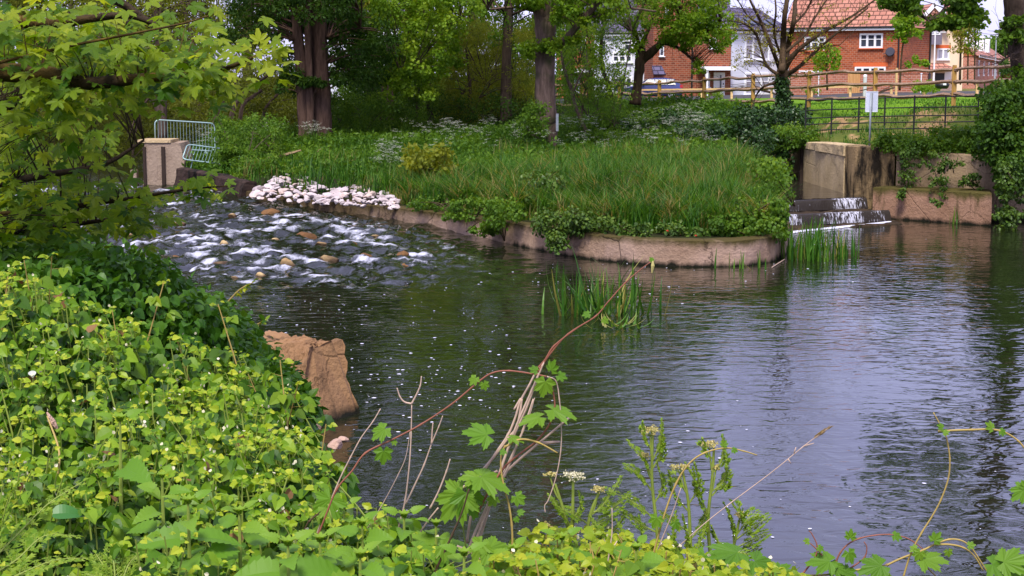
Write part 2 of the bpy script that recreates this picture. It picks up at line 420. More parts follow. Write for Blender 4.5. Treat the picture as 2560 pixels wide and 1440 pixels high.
def tilemat(name, a, b, row=.32):
    m, nt, out = mat(name)
    tc = nt.nodes.new('ShaderNodeTexCoord'); s = nt.nodes.new('ShaderNodeSeparateXYZ'); nt.links.new(tc.outputs['Object'], s.inputs[0])
    cb = nt.nodes.new('ShaderNodeCombineXYZ'); nt.links.new(math_(nt, 'ADD', s.outputs[0], math_(nt, 'MULTIPLY', s.outputs[1], .01)), cb.inputs[0]); nt.links.new(s.outputs[2], cb.inputs[1])
    br = nt.nodes.new('ShaderNodeTexBrick'); nt.links.new(cb.outputs[0], br.inputs['Vector'])
    for k, val in (('Color1', a), ('Color2', b), ('Mortar', tuple(x * .22 for x in a))): br.inputs[k].default_value = (*val, 1)
    br.inputs['Scale'].default_value = 1; br.inputs['Brick Width'].default_value = .5; br.inputs['Row Height'].default_value = row
    br.inputs['Mortar Size'].default_value = .05; br.inputs['Mortar Smooth'].default_value = .6
    c = mixc(nt, .5, br.outputs['Color'], mixc(nt, noise(nt, 1.5, 5), (.6, .6, .6), (1.3, 1.3, 1.3)), 'MULTIPLY')
    bsdf(nt, out, c, .8, spec=.2); return m
M['tile_red'] = tilemat('clay_tile', (.52, .24, .17), (.4, .17, .12))
M['tile_slate'] = tilemat('slate_tile', (.14, .12, .2), (.09, .08, .14), .3)
def boardmat(name, col):
    m, nt, out = mat(name)
    tc = nt.nodes.new('ShaderNodeTexCoord'); s = nt.nodes.new('ShaderNodeSeparateXYZ'); nt.links.new(tc.outputs['Object'], s.inputs[0])
    f = math_(nt, 'FRACT', math_(nt, 'DIVIDE', s.outputs[2], .24))
    c = ramp(nt, f, [(0, tuple(x * .45 for x in col)), (.1, col), (1, col)])
    bsdf(nt, out, c, .6, bump(nt, f, .6, .03), .3); return m
M['board'] = boardmat('white_weatherboard', (.74, .76, .86))
M['beige'] = plain('cream_render', (.78, .6, .43), .85, .1, 0, .05, .5)
M['grey_box'] = plain('grey_cladding', (.16, .14, .18), .7)
M['carpaint'] = plain('blue_paint', (.06, .075, .2), .22, .7, .35, .05)
M['lamp_red'] = plain('tail_lamp', (.5, .03, .04), .2, .6)
M['rim'] = plain('alloy_rim', (.6, .6, .62), .3, .5, .6)
M['cyan'] = plain('blue_plastic', (.12, .45, .6), .5)
# ------------------------------------------------------------------ plan of the river
def xy(p): return [float(p[0]), float(p[1])]
FAR = [xy(on(430, 470, .42)), xy(on(520, 478, .42))] + [xy(on(*q)) for q in
      [(610, 494, .38), (705, 512, .3), (800, 533, .17), (950, 562, .06), (1100, 588, 0), (1300, 620, 0), (1420, 640, 0), (1500, 651, 0), (1600, 662, 0), (1700, 667, 0),
       (1800, 667, 0), (1890, 662, 0), (1945, 650, 0), (1968, 634, 0)]] + [[6.9, 39.6], [7.2, 42.5], [7.5, 45.5], [7.9, 49], [8.3, 53], [8.9, 58]]
WEIRW = [[9.9, 58], [10.05, 53], [10.25, 48.6], [11.45, 48.0], [12.2, 47.65], [13.9, 46.9], [16.5, 46.5], [22, 46.1], [34, 45.5]]
NEARS = [[34, 6.5], [8, 8.6], [3, 9.6], [.6, 10.6], [-.8, 13], [-1.75, 18.2], [-2.6, 20.5], [-4.0, 24], [-5.9, 31], [-9.0, 38], [-13, 47], [-19, 57], [-32, 66]]
UPS = [[-32, 80], [-13.2, 78], [-12.4, 60]]
POLY = np.array(FAR + WEIRW + NEARS + UPS)
NF, NW, NN = len(FAR), len(WEIRW), len(NEARS)

def seg_dist(P, line):
    line = np.asarray(line); d = np.full(len(P), 1e9)
    for a, b in zip(line[:-1], line[1:]):
        ab = b - a; t = np.clip(((P - a) @ ab) / max(ab @ ab, 1e-9), 0, 1)
        d = np.minimum(d, np.hypot(*(P - a - t[:, None] * ab).T))
    return d

def inside(P, poly):
    r = np.zeros(len(P), bool); n = len(poly)
    for i in range(n):
        a, b = poly[i], poly[(i + 1) % n]
        c = (a[1] > P[:, 1]) != (b[1] > P[:, 1])
        with np.errstate(divide='ignore', invalid='ignore'):
            xx = (b[0] - a[0]) * (P[:, 1] - a[1]) / (b[1] - a[1]) + a[0]
        r ^= c & (P[:, 0] < xx)
    return r

def idw(P, C, pw=3.5):
    C = np.asarray(C, float); num = 0; den = 0
    for c in C:
        w = 1 / (np.hypot(P[:, 0] - c[0], P[:, 1] - c[1]) ** pw + .05); num = num + w * c[2]; den = den + w
    return num / den

FARC = [(p[0], p[1] + .6, .6) for p in FAR[2:16]] + [(-8, 53, .95), (-6, 51, .95), (-3.5, 49, .9), (0, 46, .95), (3, 42, .95), (5.2, 39, .85), (6, 45, 1.0), (6.6, 50, 1.2), (7.2, 55, 1.5), (0, 52, 1.15), (-4, 56, 1.15),
        (-9, 60, 1.25), (-13, 68, 1.3), (-5, 66, 1.4), (2, 57, 1.3), (4, 63, 1.6), (0, 72, 1.6), (-12, 56.6, .9), (-10, 56.5, .75), (-11, 80, 1.5), (-25, 82, 1.4), (-40, 90, 1.6), (0, 85, 1.9),
        (10.8, 58, 2.05), (10.9, 52, 1.95), (11.4, 49.3, 2.05), (12.6, 48.4, 2.0), (14, 47.8, 1.85), (17, 47.5, 1.9), (22, 47, 2.0), (34, 47, 2.2), (12, 53.5, 2.3), (17, 53, 2.35), (22, 53, 2.4),
        (12, 58, 2.75), (16, 57, 3.05), (20, 57, 3.3), (26, 57, 3.4), (8.6, 63, 2.3), (9, 68, 2.7), (7, 78, 2.78), (10, 72, 2.95), (14, 68, 3.05), (18, 70, 3.2), (8, 90, 2.75), (15, 90, 2.95), (24, 90, 3.1), (30, 80, 3.3),
        (10, 112, 2.6), (18, 112, 2.85), (28, 112, 3.1), (0, 110, 2.4), (-20, 110, 1.8), (40, 120, 3.1), (40, 180, 3.0), (0, 180, 3), (-60, 150, 2)]
NEARC = [(0, 0, 2.6), (2, 4, 2.35), (-1, 4, 2.55), (1.5, 6, 1.9), (4, 6.5, 1.6), (-2, 5, 2.75), (6, 4, 2.3), (-5, 7, 2.55), (-3.5, 10, 2.2), (-1, 7.5, 2.0), (-6, 14, 1.9), (-4, 16, 1.4), (-6, 22, 1.4), (-10, 30, 1.4), (-14, 38, 1.3), (-20, 48, 1.3), (-30, 56, 1.4), (20, 3, 2.5), (-30, 10, 2.6)]

def ground_z(P):
    P = np.asarray(P, float).reshape(-1, 2)
    ins = inside(P, POLY)
    dn = seg_dist(P, POLY[NF + NW:NF + NW + NN]); df = np.minimum(seg_dist(P, POLY[:NF]), seg_dist(P, POLY[NF:NF + NW])); df = np.minimum(df, seg_dist(P, np.vstack([POLY[NF + NW + NN:], POLY[:1]])))
    near = dn < df
    lf = idw(P, FARC); ln = idw(P, NEARC)
    z = np.where(near, -.15 + (ln + .15) * sstep(0, 1, dn / np.where(P[:, 0] > -1, 6.2, 3.6)), lf)
    z = np.where(~near, np.where(df < .32, -.7, z), z)
    # soft bank beyond the pier where no wall stands
    z = np.where(~near & (P[:, 0] < -12.5) & ~ins, -.1 + (lf + .1) * sstep(0, 3., df), z)
    z = z + (fbm(np.c_[P, 0 * P[:, 0]] * .6, 4, 3) - .5) * .22 * sstep(.3, 1.5, np.minimum(df, dn)) * (P[:, 1] < 75)
    return np.where(ins, -.7, z)

def gz(x, y): return float(ground_z([[x, y]])[0])

def grid_mesh(xs, ys, zf):
    X, Y = np.meshgrid(xs, ys); P = np.c_[X.ravel(), Y.ravel()]; z = zf(P)
    nx, ny = len(xs), len(ys); i = np.arange(ny - 1)[:, None] * nx + np.arange(nx - 1)[None]
    F = np.stack([i, i + 1, i + nx + 1, i + nx], -1).reshape(-1, 4)
    return np.c_[P, z], F

gxs = np.concatenate([[-1500, -700, -350, -180, -110, -70], np.arange(-45, -16, .8), np.arange(-16, 26, .25), np.arange(26, 50, 1.), [55, 65, 80, 110, 180, 350, 700, 1500]])
gys = np.concatenate([[-120, -60, -25, -10, -3], np.arange(0, 24, .4), np.arange(24, 82, .25), np.arange(82, 130, 1.5), [140, 160, 200, 300, 500, 900, 1800, 3000]])
GV, GF = grid_mesh(gxs, gys, ground_z)
gm = MB()
x, y, z = GV.T
nz = fbm(GV * np.array([.5, .5, 0]), 5, 9); nz2 = fbm(GV * np.array([1.6, 1.1, 0]), 4, 19)
lawn = sstep(-.35, .25, y - (56.8 + np.maximum(0, 19 - x) * .62 + (nz - .5) * 2.2)) * (x > 3) * (y < 112) * sstep(3.5, 6.5, x - (nz - .5) * 3)
dirt = sstep(.47, .6, nz2) * (x > 9.5) * (y > 47) * (1 - lawn)
earth = ((x < 9.5) & (y > 30)) | (y < 30)
kind = np.where(lawn > .5, 1.0, np.where(earth, 0.0, .5 + .25 * (dirt > .5)))
kind = np.where((x > 9.3) & (y > 46) & (lawn < .98), .35 + .3 * dirt * (1 - lawn) + .65 * lawn, kind)
gm.add(GV, GF, kind)
def groundmat():
    m, nt, out = mat('ground_soil_and_turf')
    k = attr(nt); n1 = noise(nt, 2.2, 6, rough=.7); n2 = noise(nt, 22., 4)
    soil = ramp(nt, n1, [(.3, (.012, .014, .005)), (.7, (.035, .04, .012))])
    turf = ramp(nt, n1, [(.3, (.05, .085, .012)), (.7, (.14, .15, .03))])
    bare = ramp(nt, n1, [(.3, (.22, .13, .055)), (.7, (.42, .27, .13))])
    lawn_ = ramp(nt, noise(nt, .8, 5), [(.3, (.085, .19, .008)), (.7, (.15, .27, .012))])
    c = ramp(nt, k, [(.2, (0, 0, 0)), (.33, (1, 1, 1))]); c = mixc(nt, c, soil, turf)
    c = mixc(nt, ramp(nt, k, [(.45, (0, 0, 0)), (.6, (1, 1, 1))]), c, bare)
    c = mixc(nt, ramp(nt, k, [(.72, (0, 0, 0)), (.85, (1, 1, 1))]), c, lawn_)
    bsdf(nt, out, c, .95, bump(nt, n2, .8, .05), .1); return m
tag(mk('ground', gm, groundmat(), smooth=True), 'soil banks, patchy slope and mown lawn round the river', 'ground', kind='structure')

# ------------------------------------------------------------------ water of the river: pool, rapids
def water_z(P):
    x, y = P[:, 0], P[:, 1]
    d = y - (-.62 * (x + 5)) * 0
    r = sstep(33, 55, y + .25 * (x + 6)) * .46 * sstep(2.2, -2.5, x)
    return r

def ramp_mask(P):
    x, y = P[:, 0], P[:, 1]
    return sstep(30, 34.5, y) * sstep(1.5, -3.5, x + (y - 40) * .12) * (1 - .55 * sstep(52, 58, y))

FOAM = [[(150, 632), (230, 640), (330, 605), (480, 598), (620, 578), (700, 563)], [(380, 628), (470, 618), (560, 610), (640, 604)], [(600, 545), (680, 536), (740, 531)], [(560, 578), (650, 572), (720, 570), (760, 560)],
        [(830, 562), (870, 575), (905, 592)], [(860, 606), (910, 600), (965, 590)], [(940, 602), (975, 612), (1010, 622)], [(640, 655), (690, 642), (735, 640)], [(770, 672), (815, 690), (850, 712), (870, 700)],
        [(620, 692), (660, 684), (705, 680)], [(180, 474), (250, 466), (330, 470)], [(20, 492), (100, 480), (200, 476)], [(750, 553), (800, 550), (860, 548)], [(300, 560), (400, 545), (450, 552)], [(330, 520), (430, 508), (520, 510)],
        [(600, 630), (650, 622), (700, 628)], [(720, 598), (790, 600), (830, 590)], [(1000, 640), (1060, 632)], [(500, 655), (560, 640)], [(470, 572), (560, 566)], [(440, 640), (520, 628)], [(850, 640), (930, 648)], [(0, 600), (90, 585), (180, 600)], [(250, 560), (340, 548), (430, 560), (520, 556)], [(420, 590), (520, 588)], [(660, 618), (740, 615)], [(760, 640), (800, 650)], [(690, 555), (720, 548)], [(520, 610), (600, 600)], [(620, 668), (700, 660), (760, 668)], [(880, 580), (940, 575)], [(400, 480), (470, 478), (540, 488)], [(560, 508), (640, 515)]]
def foam_val(P):
    f = np.zeros(len(P)); 
    for L in FOAM:
        L3 = np.array([on(px, py, .12 + .3 * float(sstep(640, 480, py)))[:2] for px, py in L])
        L3 = smooth_path(np.c_[L3, np.zeros(len(L3))], 4)[:, :2]
        d = seg_dist(P, L3); f = np.maximum(f, np.exp(-(d / .28) ** 2))
    return f

wxs = np.concatenate([[-60, -45, -34], np.arange(-27, 3.4, .085), np.arange(3.4, 36, .8), [60]])
wys = np.concatenate([[2, 6, 10, 14, 18, 22, 25], np.arange(27, 60, .13), [61, 64, 70, 78, 90]])
def wz(P):
    msk = ramp_mask(P); z = water_z(P)
    p3 = np.c_[P * np.array([1.1, .8]), np.zeros(len(P))]
    w = fbm(p3 + fbm(p3 * .7, 3, 41)[:, None] * 1.5, 5, 31, .55) - .5
    fo = foam_val(P)
    rid = 1 - np.abs(2 * fbm(np.c_[P * np.array([2.2, 1.6]), 0 * P[:, 0]], 4, 77) - 1)
    return z + msk * (w * .25 + fo * .07 + (rid - .8) * .16 + (fbm(np.c_[P * np.array([6., 4.]), 0 * P[:, 0]], 3, 55) - .5) * .13) 
WV, WF = grid_mesh(wxs, wys, wz)
P2 = WV[:, :2]; msk = ramp_mask(P2); fo = foam_val(P2)
br = fbm(np.c_[P2 * np.array([5., 2.6]), 0 * P2[:, 0]], 4, 5, .65)
br2 = fbm(np.c_[P2 * np.array([1.0, 1.2]), 0 * P2[:, 0]] + 3., 4, 8)
rid = 1 - np.abs(2 * fbm(np.c_[P2 * np.array([1.5, 2.2]), 0 * P2[:, 0]], 4, 61) - 1)
brk = sstep(.36, .62, fbm(np.c_[P2 * np.array([1.3, 2.4]), 0 * P2[:, 0]] + 9., 4, 23, .6))
foam = np.clip(fo * (.4 + .55 * brk) * sstep(.3, .75, br + .16 * fo) + msk * sstep(.86, .98, rid) * sstep(.42, .6, br2) * .7, 0, 1) * np.clip(msk * 1.8, 0, 1)
cz = WV.reshape(len(wys), len(wxs), 3).mean()
wm = MB(); wm.add(WV, WF, foam)
def watermat(name, col, foamy=True, b1=.5):
    m, nt, out = mat(name)
    g = nt.nodes.new('ShaderNodeNewGeometry'); pos = g.outputs['Position']
    n1 = noise(nt, 1., 2, pos, .45, (2.4, 3.6, 1), .8); n2 = noise(nt, 1., 2, pos, .5, (7, 10, 1), .5); n3 = noise(nt, 1., 2, pos, .5, (.35, .35, 1))
    h = math_(nt, 'MULTIPLY_ADD', n2, .11, n1)
    calm = ramp(nt, n3, [(.34, (.35, .35, .35)), (.62, (1, 1, 1))])
    h = math_(nt, 'MULTIPLY', h, calm)
    p = bsdf(nt, None, (0, 0, 0), .015, spec=.5)
    p.inputs['IOR'].default_value = 1.6
    bn = nt.nodes.new('ShaderNodeBump'); bn.inputs['Strength'].default_value = b1; bn.inputs['Distance'].default_value = .045
    nt.links.new(h, bn.inputs['Height']); nt.links.new(bn.outputs[0], p.inputs['Normal'])
    bed = ramp(nt, noise(nt, .8, 4, pos), [(.35, col), (.65, tuple(c * 1.9 for c in col))])
    if foamy:
        f = attr(nt); fn = noise(nt, 1., 8, pos, .88, (9, 4, 4)); 
        ff = math_(nt, 'MULTIPLY_ADD', fn, 1.0, math_(nt, 'SUBTRACT', math_(nt, 'MULTIPLY', f, .62), .68)); r = nt.nodes.new('ShaderNodeMapRange'); nt.links.new(ff, r.inputs[0])
        r.inputs[1].default_value = .02; r.inputs[2].default_value = .38
        fac = math_(nt, 'MULTIPLY', math_(nt, 'MULTIPLY', r.outputs[0], .9), ramp(nt, f, [(.02, (0, 0, 0)), (.25, (1, 1, 1))]))
        nt.links.new(mixc(nt, fac, bed, (.62, .63, .72)), p.inputs['Base Color'])
        nt.links.new(math_(nt, 'MULTIPLY_ADD', fac, .6, .03), p.inputs['Roughness'])
    else: nt.links.new(bed, p.inputs['Base Color'])
    nt.links.new(p.outputs[0], out.inputs[0]); return m
M['water'] = watermat('river_water', (.007, .0085, .0035))
tag(mk('river_water', wm, M['water'], smooth=True), 'dark green river water with white rapids and a calm pool', 'river', kind='structure')

# ------------------------------------------------------------------ wall builder along a plan line
def plan_wall(name, line, z0, ztop, thick, side, m, label, cat, amp=.03, smooth_k=5, step=.18, closed_ends=True, top_amp=.03, batter=0., seed=0):
    L = smooth_path(np.c_[np.array(line), np.zeros(len(line))], smooth_k)[:, :2] if smooth_k else np.array(line, float)
    d = np.concatenate([[0], np.cumsum(np.hypot(*np.diff(L, axis=0).T))]); n = max(3, int(d[-1] / step))
    s = np.linspace(0, d[-1], n); L = np.c_[np.interp(s, d, L[:, 0]), np.interp(s, d, L[:, 1])]
    T = norm(np.gradient(L, axis=0)); Nn = np.c_[-T[:, 1], T[:, 0]] * side       # towards the land
    zt = np.interp(s / d[-1], np.linspace(0, 1, len(np.atleast_1d(ztop))), np.atleast_1d(ztop)) if np.ndim(ztop) else np.full(n, float(ztop))
    prof = []
    nv = 9
    for k in range(nv): t = k / (nv - 1); prof.append((batter * t, t, 0))
    prof += [(.05, 1, .03), (thick * .5, 1, .04), (thick - .03, 1, .02), (thick, 1, -.03), (thick, .5, 0), (thick, 0, 0)]
    rows = []
    for off, t, dz in prof:
        P = np.c_[L + Nn * off, z0 + (zt - z0) * t + dz]
        a = (fbm(P * 2.2, 4, seed + 3) - .5) * 2 * amp + (fbm(P * .8, 3, seed + 5) - .5) * 2 * amp
        P[:, :2] += Nn * a[:, None]; P[:, 2] += (fbm(P * 1.7, 3, seed + 9) - .5) * 2 * top_amp * (t > .9)
        rows.append(P)
    V = np.stack(rows, 1); k = len(prof)
    i = np.arange(n - 1)[:, None] * k; j = np.arange(k - 1)[None]
    F = np.stack([i + j, i + k + j, i + k + j + 1, i + j + 1], -1).reshape(-1, 4)
    if side < 0: F = F[:, ::-1]
    mb = MB(); e0 = np.arange(k)[None]; e1 = (np.arange(k) + (n - 1) * k)[None]
    mb.add(V.reshape(-1, 3), [F, e0 if side > 0 else e0[:, ::-1], e1[:, ::-1] if side > 0 else e1])
    o = mk(name, mb, m, org=[L[n // 2, 0], L[n // 2, 1], z0]); tag(o, label, cat); return o

plan_wall('river_wall', FAR[1:], -.75, .57, .5, 1, M['wall_conc'], 'long curved low concrete wall round the grassy point', 'retaining wall', amp=.035, seed=1)

# right of the weir: pale block, stained block, wall behind ivy, low ledge
plan_wall('weir_wall', [[9.9, 58], [9.97, 55.3]], -.7, 1.85, .6, 1, M['weir_conc'], 'shaded brown end of the weir wall left of the dark upright slot', 'wall', amp=.02, smooth_k=0, seed=4)
o = thing('weir_wall', 'pale squared concrete wall section beside the weir with crumbling top', 'wall', (10.1, 52, -.7))
def wall_piece(parent, pname, line, z0, ztop, thick, m, amp=.02, seed=0, step=.15):
    ob = plan_wall(pname, line, z0, ztop, thick, 1, m, None, None, amp=amp, smooth_k=0, seed=seed, step=step, top_amp=.02)
    me = ob.data; off = Vector(ob.location) - Vector(parent.location)
    me.transform(Matrix.Translation(off)); ob.location = (0, 0, 0); ob.parent = parent
    ORG[ob.name] = ORG[parent.name]; return ob
wall_piece(o, 'lower_face', [[10.0, 55.0], [10.12, 51.8], [10.22, 49.3]], -.7, 1.72, .6, M['weir_light'], .02, 6)
wall_piece(o, 'coping', [[9.96, 55.05], [10.08, 51.8], [10.18, 49.25]], 1.76, [1.93, 2.03, 2.08], .7, M['weir_light'], .05, 7, .1)
mb = MB(); box(mb, (9.99, 55.16, .75), (.16, .12, 2.2)); tag(mk('wall_slot', mb, M['slot'], org=(9.99, 55.16, -.3)), 'narrow dark upright slot between the weir wall sections', 'slot')
plan_wall('weir_wall', [[10.23, 49.2], [10.33, 48.45], [10.75, 48.1], [11.45, 47.95]], -.7, [2.06, 2.08, 2.06, 1.98], .6, 1, M['weir_dark'], 'black stained concrete wall right of the pale weir wall', 'wall', amp=.02, smooth_k=0, seed=12)
plan_wall('weir_wall', [[11.5, 47.93], [12.2, 47.6], [13.9, 46.85], [16.5, 46.5], [24, 46]], -.7, [1.98, 1.8, 1.8, 1.9], .5, 1, M['weir_conc'], 'long brown concrete wall hung with ivy above the ledge', 'wall', amp=.03, smooth_k=0, seed=15)
mb = MB()
led = np.array([[10.75, 47.6], [11.3, 47.15], [12.4, 46.1], [13.5, 44.95], [13.95, 46.6], [12.2, 47.7], [11.2, 48.1]])
def prism(mb, plan, z0, zt, nz=6, v=.5, amp=.02, seed=0, sub=.2):
    plan = np.asarray(plan, float); n = len(plan); L = []
    for i in range(n):
        a, b = plan[i], plan[(i + 1) % n]; k = max(1, int(np.hypot(*(b - a)) / sub)); L += [a + (b - a) * t / k for t in range(k)]
    L = np.array(L); m = len(L); c = L.mean(0); rows = []
    area = np.sum(plan[:, 0] * np.roll(plan[:, 1], -1) - plan[:, 1] * np.roll(plan[:, 0], -1))
    if area < 0: L = L[::-1]
    zt_ = np.broadcast_to(np.asarray(zt, float), (m,)) if np.ndim(zt) == 0 else np.interp(np.arange(m) / m, np.linspace(0, 1, len(zt)), zt)
    for k in range(nz + 1):
        t = k / nz; P = np.c_[L, z0 + (zt_ - z0) * t]; P[:, :2] += (norm(L - c)) * ((fbm(P * 2., 4, seed) - .5) * 2 * amp)[:, None]; rows.append(P)
    P = rows[-1].copy(); P[:, :2] += (c - P[:, :2]) * .03; P[:, 2] += .03 + (fbm(P * 3, 3, seed) - .5) * amp; rows.append(P)
    P = P.copy(); P[:, :2] += (c - P[:, :2]) * .45; P[:, 2] += (fbm(P * 3, 3, seed) - .5) * amp; rows.append(P)
    V = np.vstack(rows + [[[c[0], c[1], P[:, 2].mean()]]]); R = len(rows)
    i = np.arange(R - 1)[:, None] * m; j = np.arange(m)[None]; j2 = (j + 1) % m
    F = np.stack([i + j, i + j2, i + m + j2, i + m + j], -1).reshape(-1, 4)
    k = (R - 1) * m; T = np.stack([k + np.arange(m), k + (np.arange(m) + 1) % m, np.full(m, R * m)], -1)
    mb.add(V, [F, T], v)
prism(mb, led, -.7, .9, seed=3)
tag(mk('concrete_ledge', mb, M['ledge'], org=(12.4, 46.6, -.7)), 'low reddish concrete ledge at the waterline below the ivy wall', 'ledge')

# the stepped weir and its falling water
w = thing('weir', 'dark stepped concrete weir with thin white falls', 'weir', (9, 46.5, -.7))
tops = [([[7.0, 46.0], [10.5, 47.6], [10.4, 58], [7.9, 58]], .555), ([[6.7, 44.3], [10.9, 46.35], [10.6, 47.8], [7.0, 46.2]], .29), ([[6.6, 43.0], [11.2, 45.6], [11.2, 46.6], [6.7, 44.5]], .03)]
for q, (pl, zt) in enumerate(tops):
    mb = MB(); prism(mb, pl, -.7, zt - .03, 5, amp=.1, seed=20 + q, sub=.12); mk('step', mb, M['weir_step'], w)
M['weir_water'] = watermat('weir_water', (.02, .016, .012), False, .35)
mb = MB(); xs = np.linspace(6.9, 10.6, 40); ys = np.linspace(45.8, 58, 60)
V, F = grid_mesh(xs, ys, lambda P: .62 + (fbm(np.c_[P * 2, 0 * P[:, 0]], 3, 2) - .5) * .02)
ok = V[:, 1] > 46.0 + (V[:, 0] - 7.0) * .457; keep = ok[F].all(1); mb.add(V, F[keep]); tag(mk('weir_pool_water', mb, M['weir_water'], smooth=True), 'thin sheet of dark water above the weir', 'water', kind='structure')
def fallmat():
    m, nt, out = mat('falling_water')
    g = nt.nodes.new('ShaderNodeNewGeometry'); n = noise(nt, 1., 4, g.outputs['Position'], .7, (19, 19, 1.4))
    v = attr(nt); f = math_(nt, 'ADD', n, math_(nt, 'SUBTRACT', v, .55))
    fac = ramp(nt, f, [(.52, (0, 0, 0)), (.68, (1, 1, 1))])
    c = mixc(nt, fac, (.025, .018, .012), (.66, .66, .76)); bsdf(nt, out, c, .45, bump(nt, n, .6, .03), spec=.35); return m
M['fall'] = fallmat()
def fall(p0, p1, ztop, zbot, dens, seed):
    mb = MB(); n = 50; k = 8; s = np.linspace(0, 1, n); L = np.array(p0)[None] + (np.array(p1) - np.array(p0))[None] * s[:, None]
    nrm = np.array([p1[1] - p0[1], -(p1[0] - p0[0])]); nrm = nrm / np.hypot(*nrm); rows = []
    for j in range(k + 1):
        t = j / k; off = .03 + .14 * math.sqrt(t) + .03 * (vnoise(np.c_[s * 14, 0 * s + t, 0 * s], seed) - .5)
        rows.append(np.c_[L + nrm * np.asarray(off)[:, None], np.full(n, ztop + .02 - (ztop + .02 - zbot) * t ** 1.2)])
    V = np.stack(rows, 1); i = np.arange(n - 1)[:, None] * (k + 1); j = np.arange(k)[None]
    F = np.stack([i + j, i + j + 1, i + k + 2 + j, i + k + 1 + j], -1).reshape(-1, 4)
    D = np.interp(s, np.linspace(0, 1, len(dens)), dens)
    mb.add(V.reshape(-1, 3), F, np.repeat(D, k + 1)); return mk('waterfall', mb, M['fall'], w)
fall((7.0, 45.98), (10.5, 47.58), .6, .3, [.55, .68, .6, .5, .46, .42, .38, .36, .62, .68, .6, .45], 1)
fall((6.7, 44.28), (10.9, 46.33), .33, .04, [.72, .74, .55, .66, .42, .45, .58, .6, .68, .45, .56, .4], 2)
def froth(line, wid, seed, dens=.8):
    mb = MB(); L = smooth_path(np.c_[np.array(line), np.zeros(len(line))], 6); n = len(L)
    T = norm(np.gradient(L[:, :2], axis=0)); Nn = np.c_[-T[:, 1], T[:, 0]]; rows = []
    for k, t in enumerate((-1, -.4, .4, 1)):
        a = .6 + .8 * vnoise(np.c_[np.arange(n) * .9, np.zeros(n) + k, np.zeros(n)], seed)
        rows.append(np.c_[L[:, :2] + Nn * (t * wid * a)[:, None], L[:, 2] + (.035 if abs(t) < 1 else .0)])
    V = np.stack(rows, 1); i = np.arange(n - 1)[:, None] * 4; j = np.arange(3)[None]
    F = np.stack([i + j, i + 4 + j, i + 5 + j, i + 1 + j], -1).reshape(-1, 4); mb.add(V.reshape(-1, 3), F, dens); return mb
M['froth'] = plain('white_froth', (.7, .7, .8), .6, var=.25, sc=14)
mb = froth([(*xy(on(px, py, .01)), .012) for px, py in [(1968, 583), (2010, 578), (2060, 573), (2120, 567), (2180, 561), (2225, 556)]], .09, 3); mk('foam_line', mb, M['froth'], w)
mb = froth([(*xy(on(px, py, .3)), .3) for px, py in [(2068, 515), (2100, 513), (2135, 511)]], .06, 4); mk('foam_line', mb, M['froth'], w)
mb = froth([(*xy(on(px, py, .3)), .3) for px, py in [(1965, 524), (2000, 522), (2040, 521)]], .07, 5); mk('foam_line', mb, M['froth'], w)
mb = froth([(*xy(on(px, py, .04)), .04) for px, py in [(1968, 562), (2020, 556), (2090, 549), (2165, 546)]], .1, 6); mk('foam_line', mb, M['froth'], w)
# ------------------------------------------------------------------ rocks
def rock_mesh(name, seed, m, sub=3, ax=(1, .8, .6), rough=.34):
    bm = bmesh.new(); bmesh.ops.create_icosphere(bm, subdivisions=sub, radius=.5)
    V = np.array([v.co[:] for v in bm.verts]); r = np.random.default_rng(seed)
    for _ in range(13):                                  # flat broken faces
        nrm = norm(r.normal(size=3)); d = r.uniform(.25, .42); s = V @ nrm - d
        V = V - np.where(s > 0, s * .93, 0)[:, None] * nrm
    V = V * (1 + rough * (fbm(V * 3.2 + seed, 4, seed)[:, None] - .5)) * np.array(ax)
    for v, c in zip(bm.verts, V): v.co = c
    me = bpy.data.meshes.new(name); bm.to_mesh(me); bm.free(); me.materials.append(m); return me
def rock(me, name, loc, s, label, group=None, rz=0, rx=0, ry=0):
    o = bpy.data.objects.new(name, me); COL.objects.link(o); o.location = tuple(loc); o.scale = s if hasattr(s, '__len__') else (s, s, s)
    o.rotation_euler = (rx, ry, rz); return tag(o, label, 'rock', group)
RM = [rock_mesh('pale_stone', 30 + k, M['white_rock'], 3, (1, random.uniform(.7, .95), random.uniform(.42, .62)), .16) for k in range(7)]
cnt = 0
edge = np.array(FAR[2:7])
for row in range(10):
    for px in np.arange(628, 1000, 12):
        t = (px - 628) / 372
        ytop = np.interp(px, [628, 660, 700, 760, 800, 850, 900, 960, 1000], [482, 452, 432, 438, 462, 468, 462, 480, 500]); ybot = np.interp(px, [628, 1000], [487, 517])
        py = ybot - (ybot - ytop) * row / 9 + random.uniform(-3, 3)
        if row and (ybot - ytop) * row / 9 > (ybot - ytop) or (ybot - ytop) < 8 and row > 2: continue
        z = .62 + row / 9 * (ybot - ytop) / 55 * .34
        p = on(px + random.uniform(-6, 6), py + 3, z)
        s = random.choice([.11, .14, .18, .22, .28, .36, .44]) if row > 1 else random.choice([.16, .22, .28])
        if cnt > 285 or (row % 2 and random.random() < .25): continue
        if vnoise([[px / 22., py / 9., 3.]], 4)[0] > .78: continue
        cnt += 1
        rock(random.choice(RM), 'pale_stone', p - [0, 0, s * .12], (s, s * random.uniform(.8, 1.1), s), 'pale pinkish grey limestone lump in the pile behind the river wall', 'pale stones piled behind the river wall', random.uniform(0, 6), random.uniform(-.4, .4), random.uniform(-.4, .4))
RB = [rock_mesh('boulder', 60 + k, M['brown_rock'], 4, a, .3) for k, a in enumerate([(1, .7, .55), (.8, .7, .9), (1.1, .6, .3), (1, .7, .6)])]
RS = [rock_mesh('boulder', 70 + k, M['sub_rock'], 3, (1, .7, .5), .3) for k in range(3)]
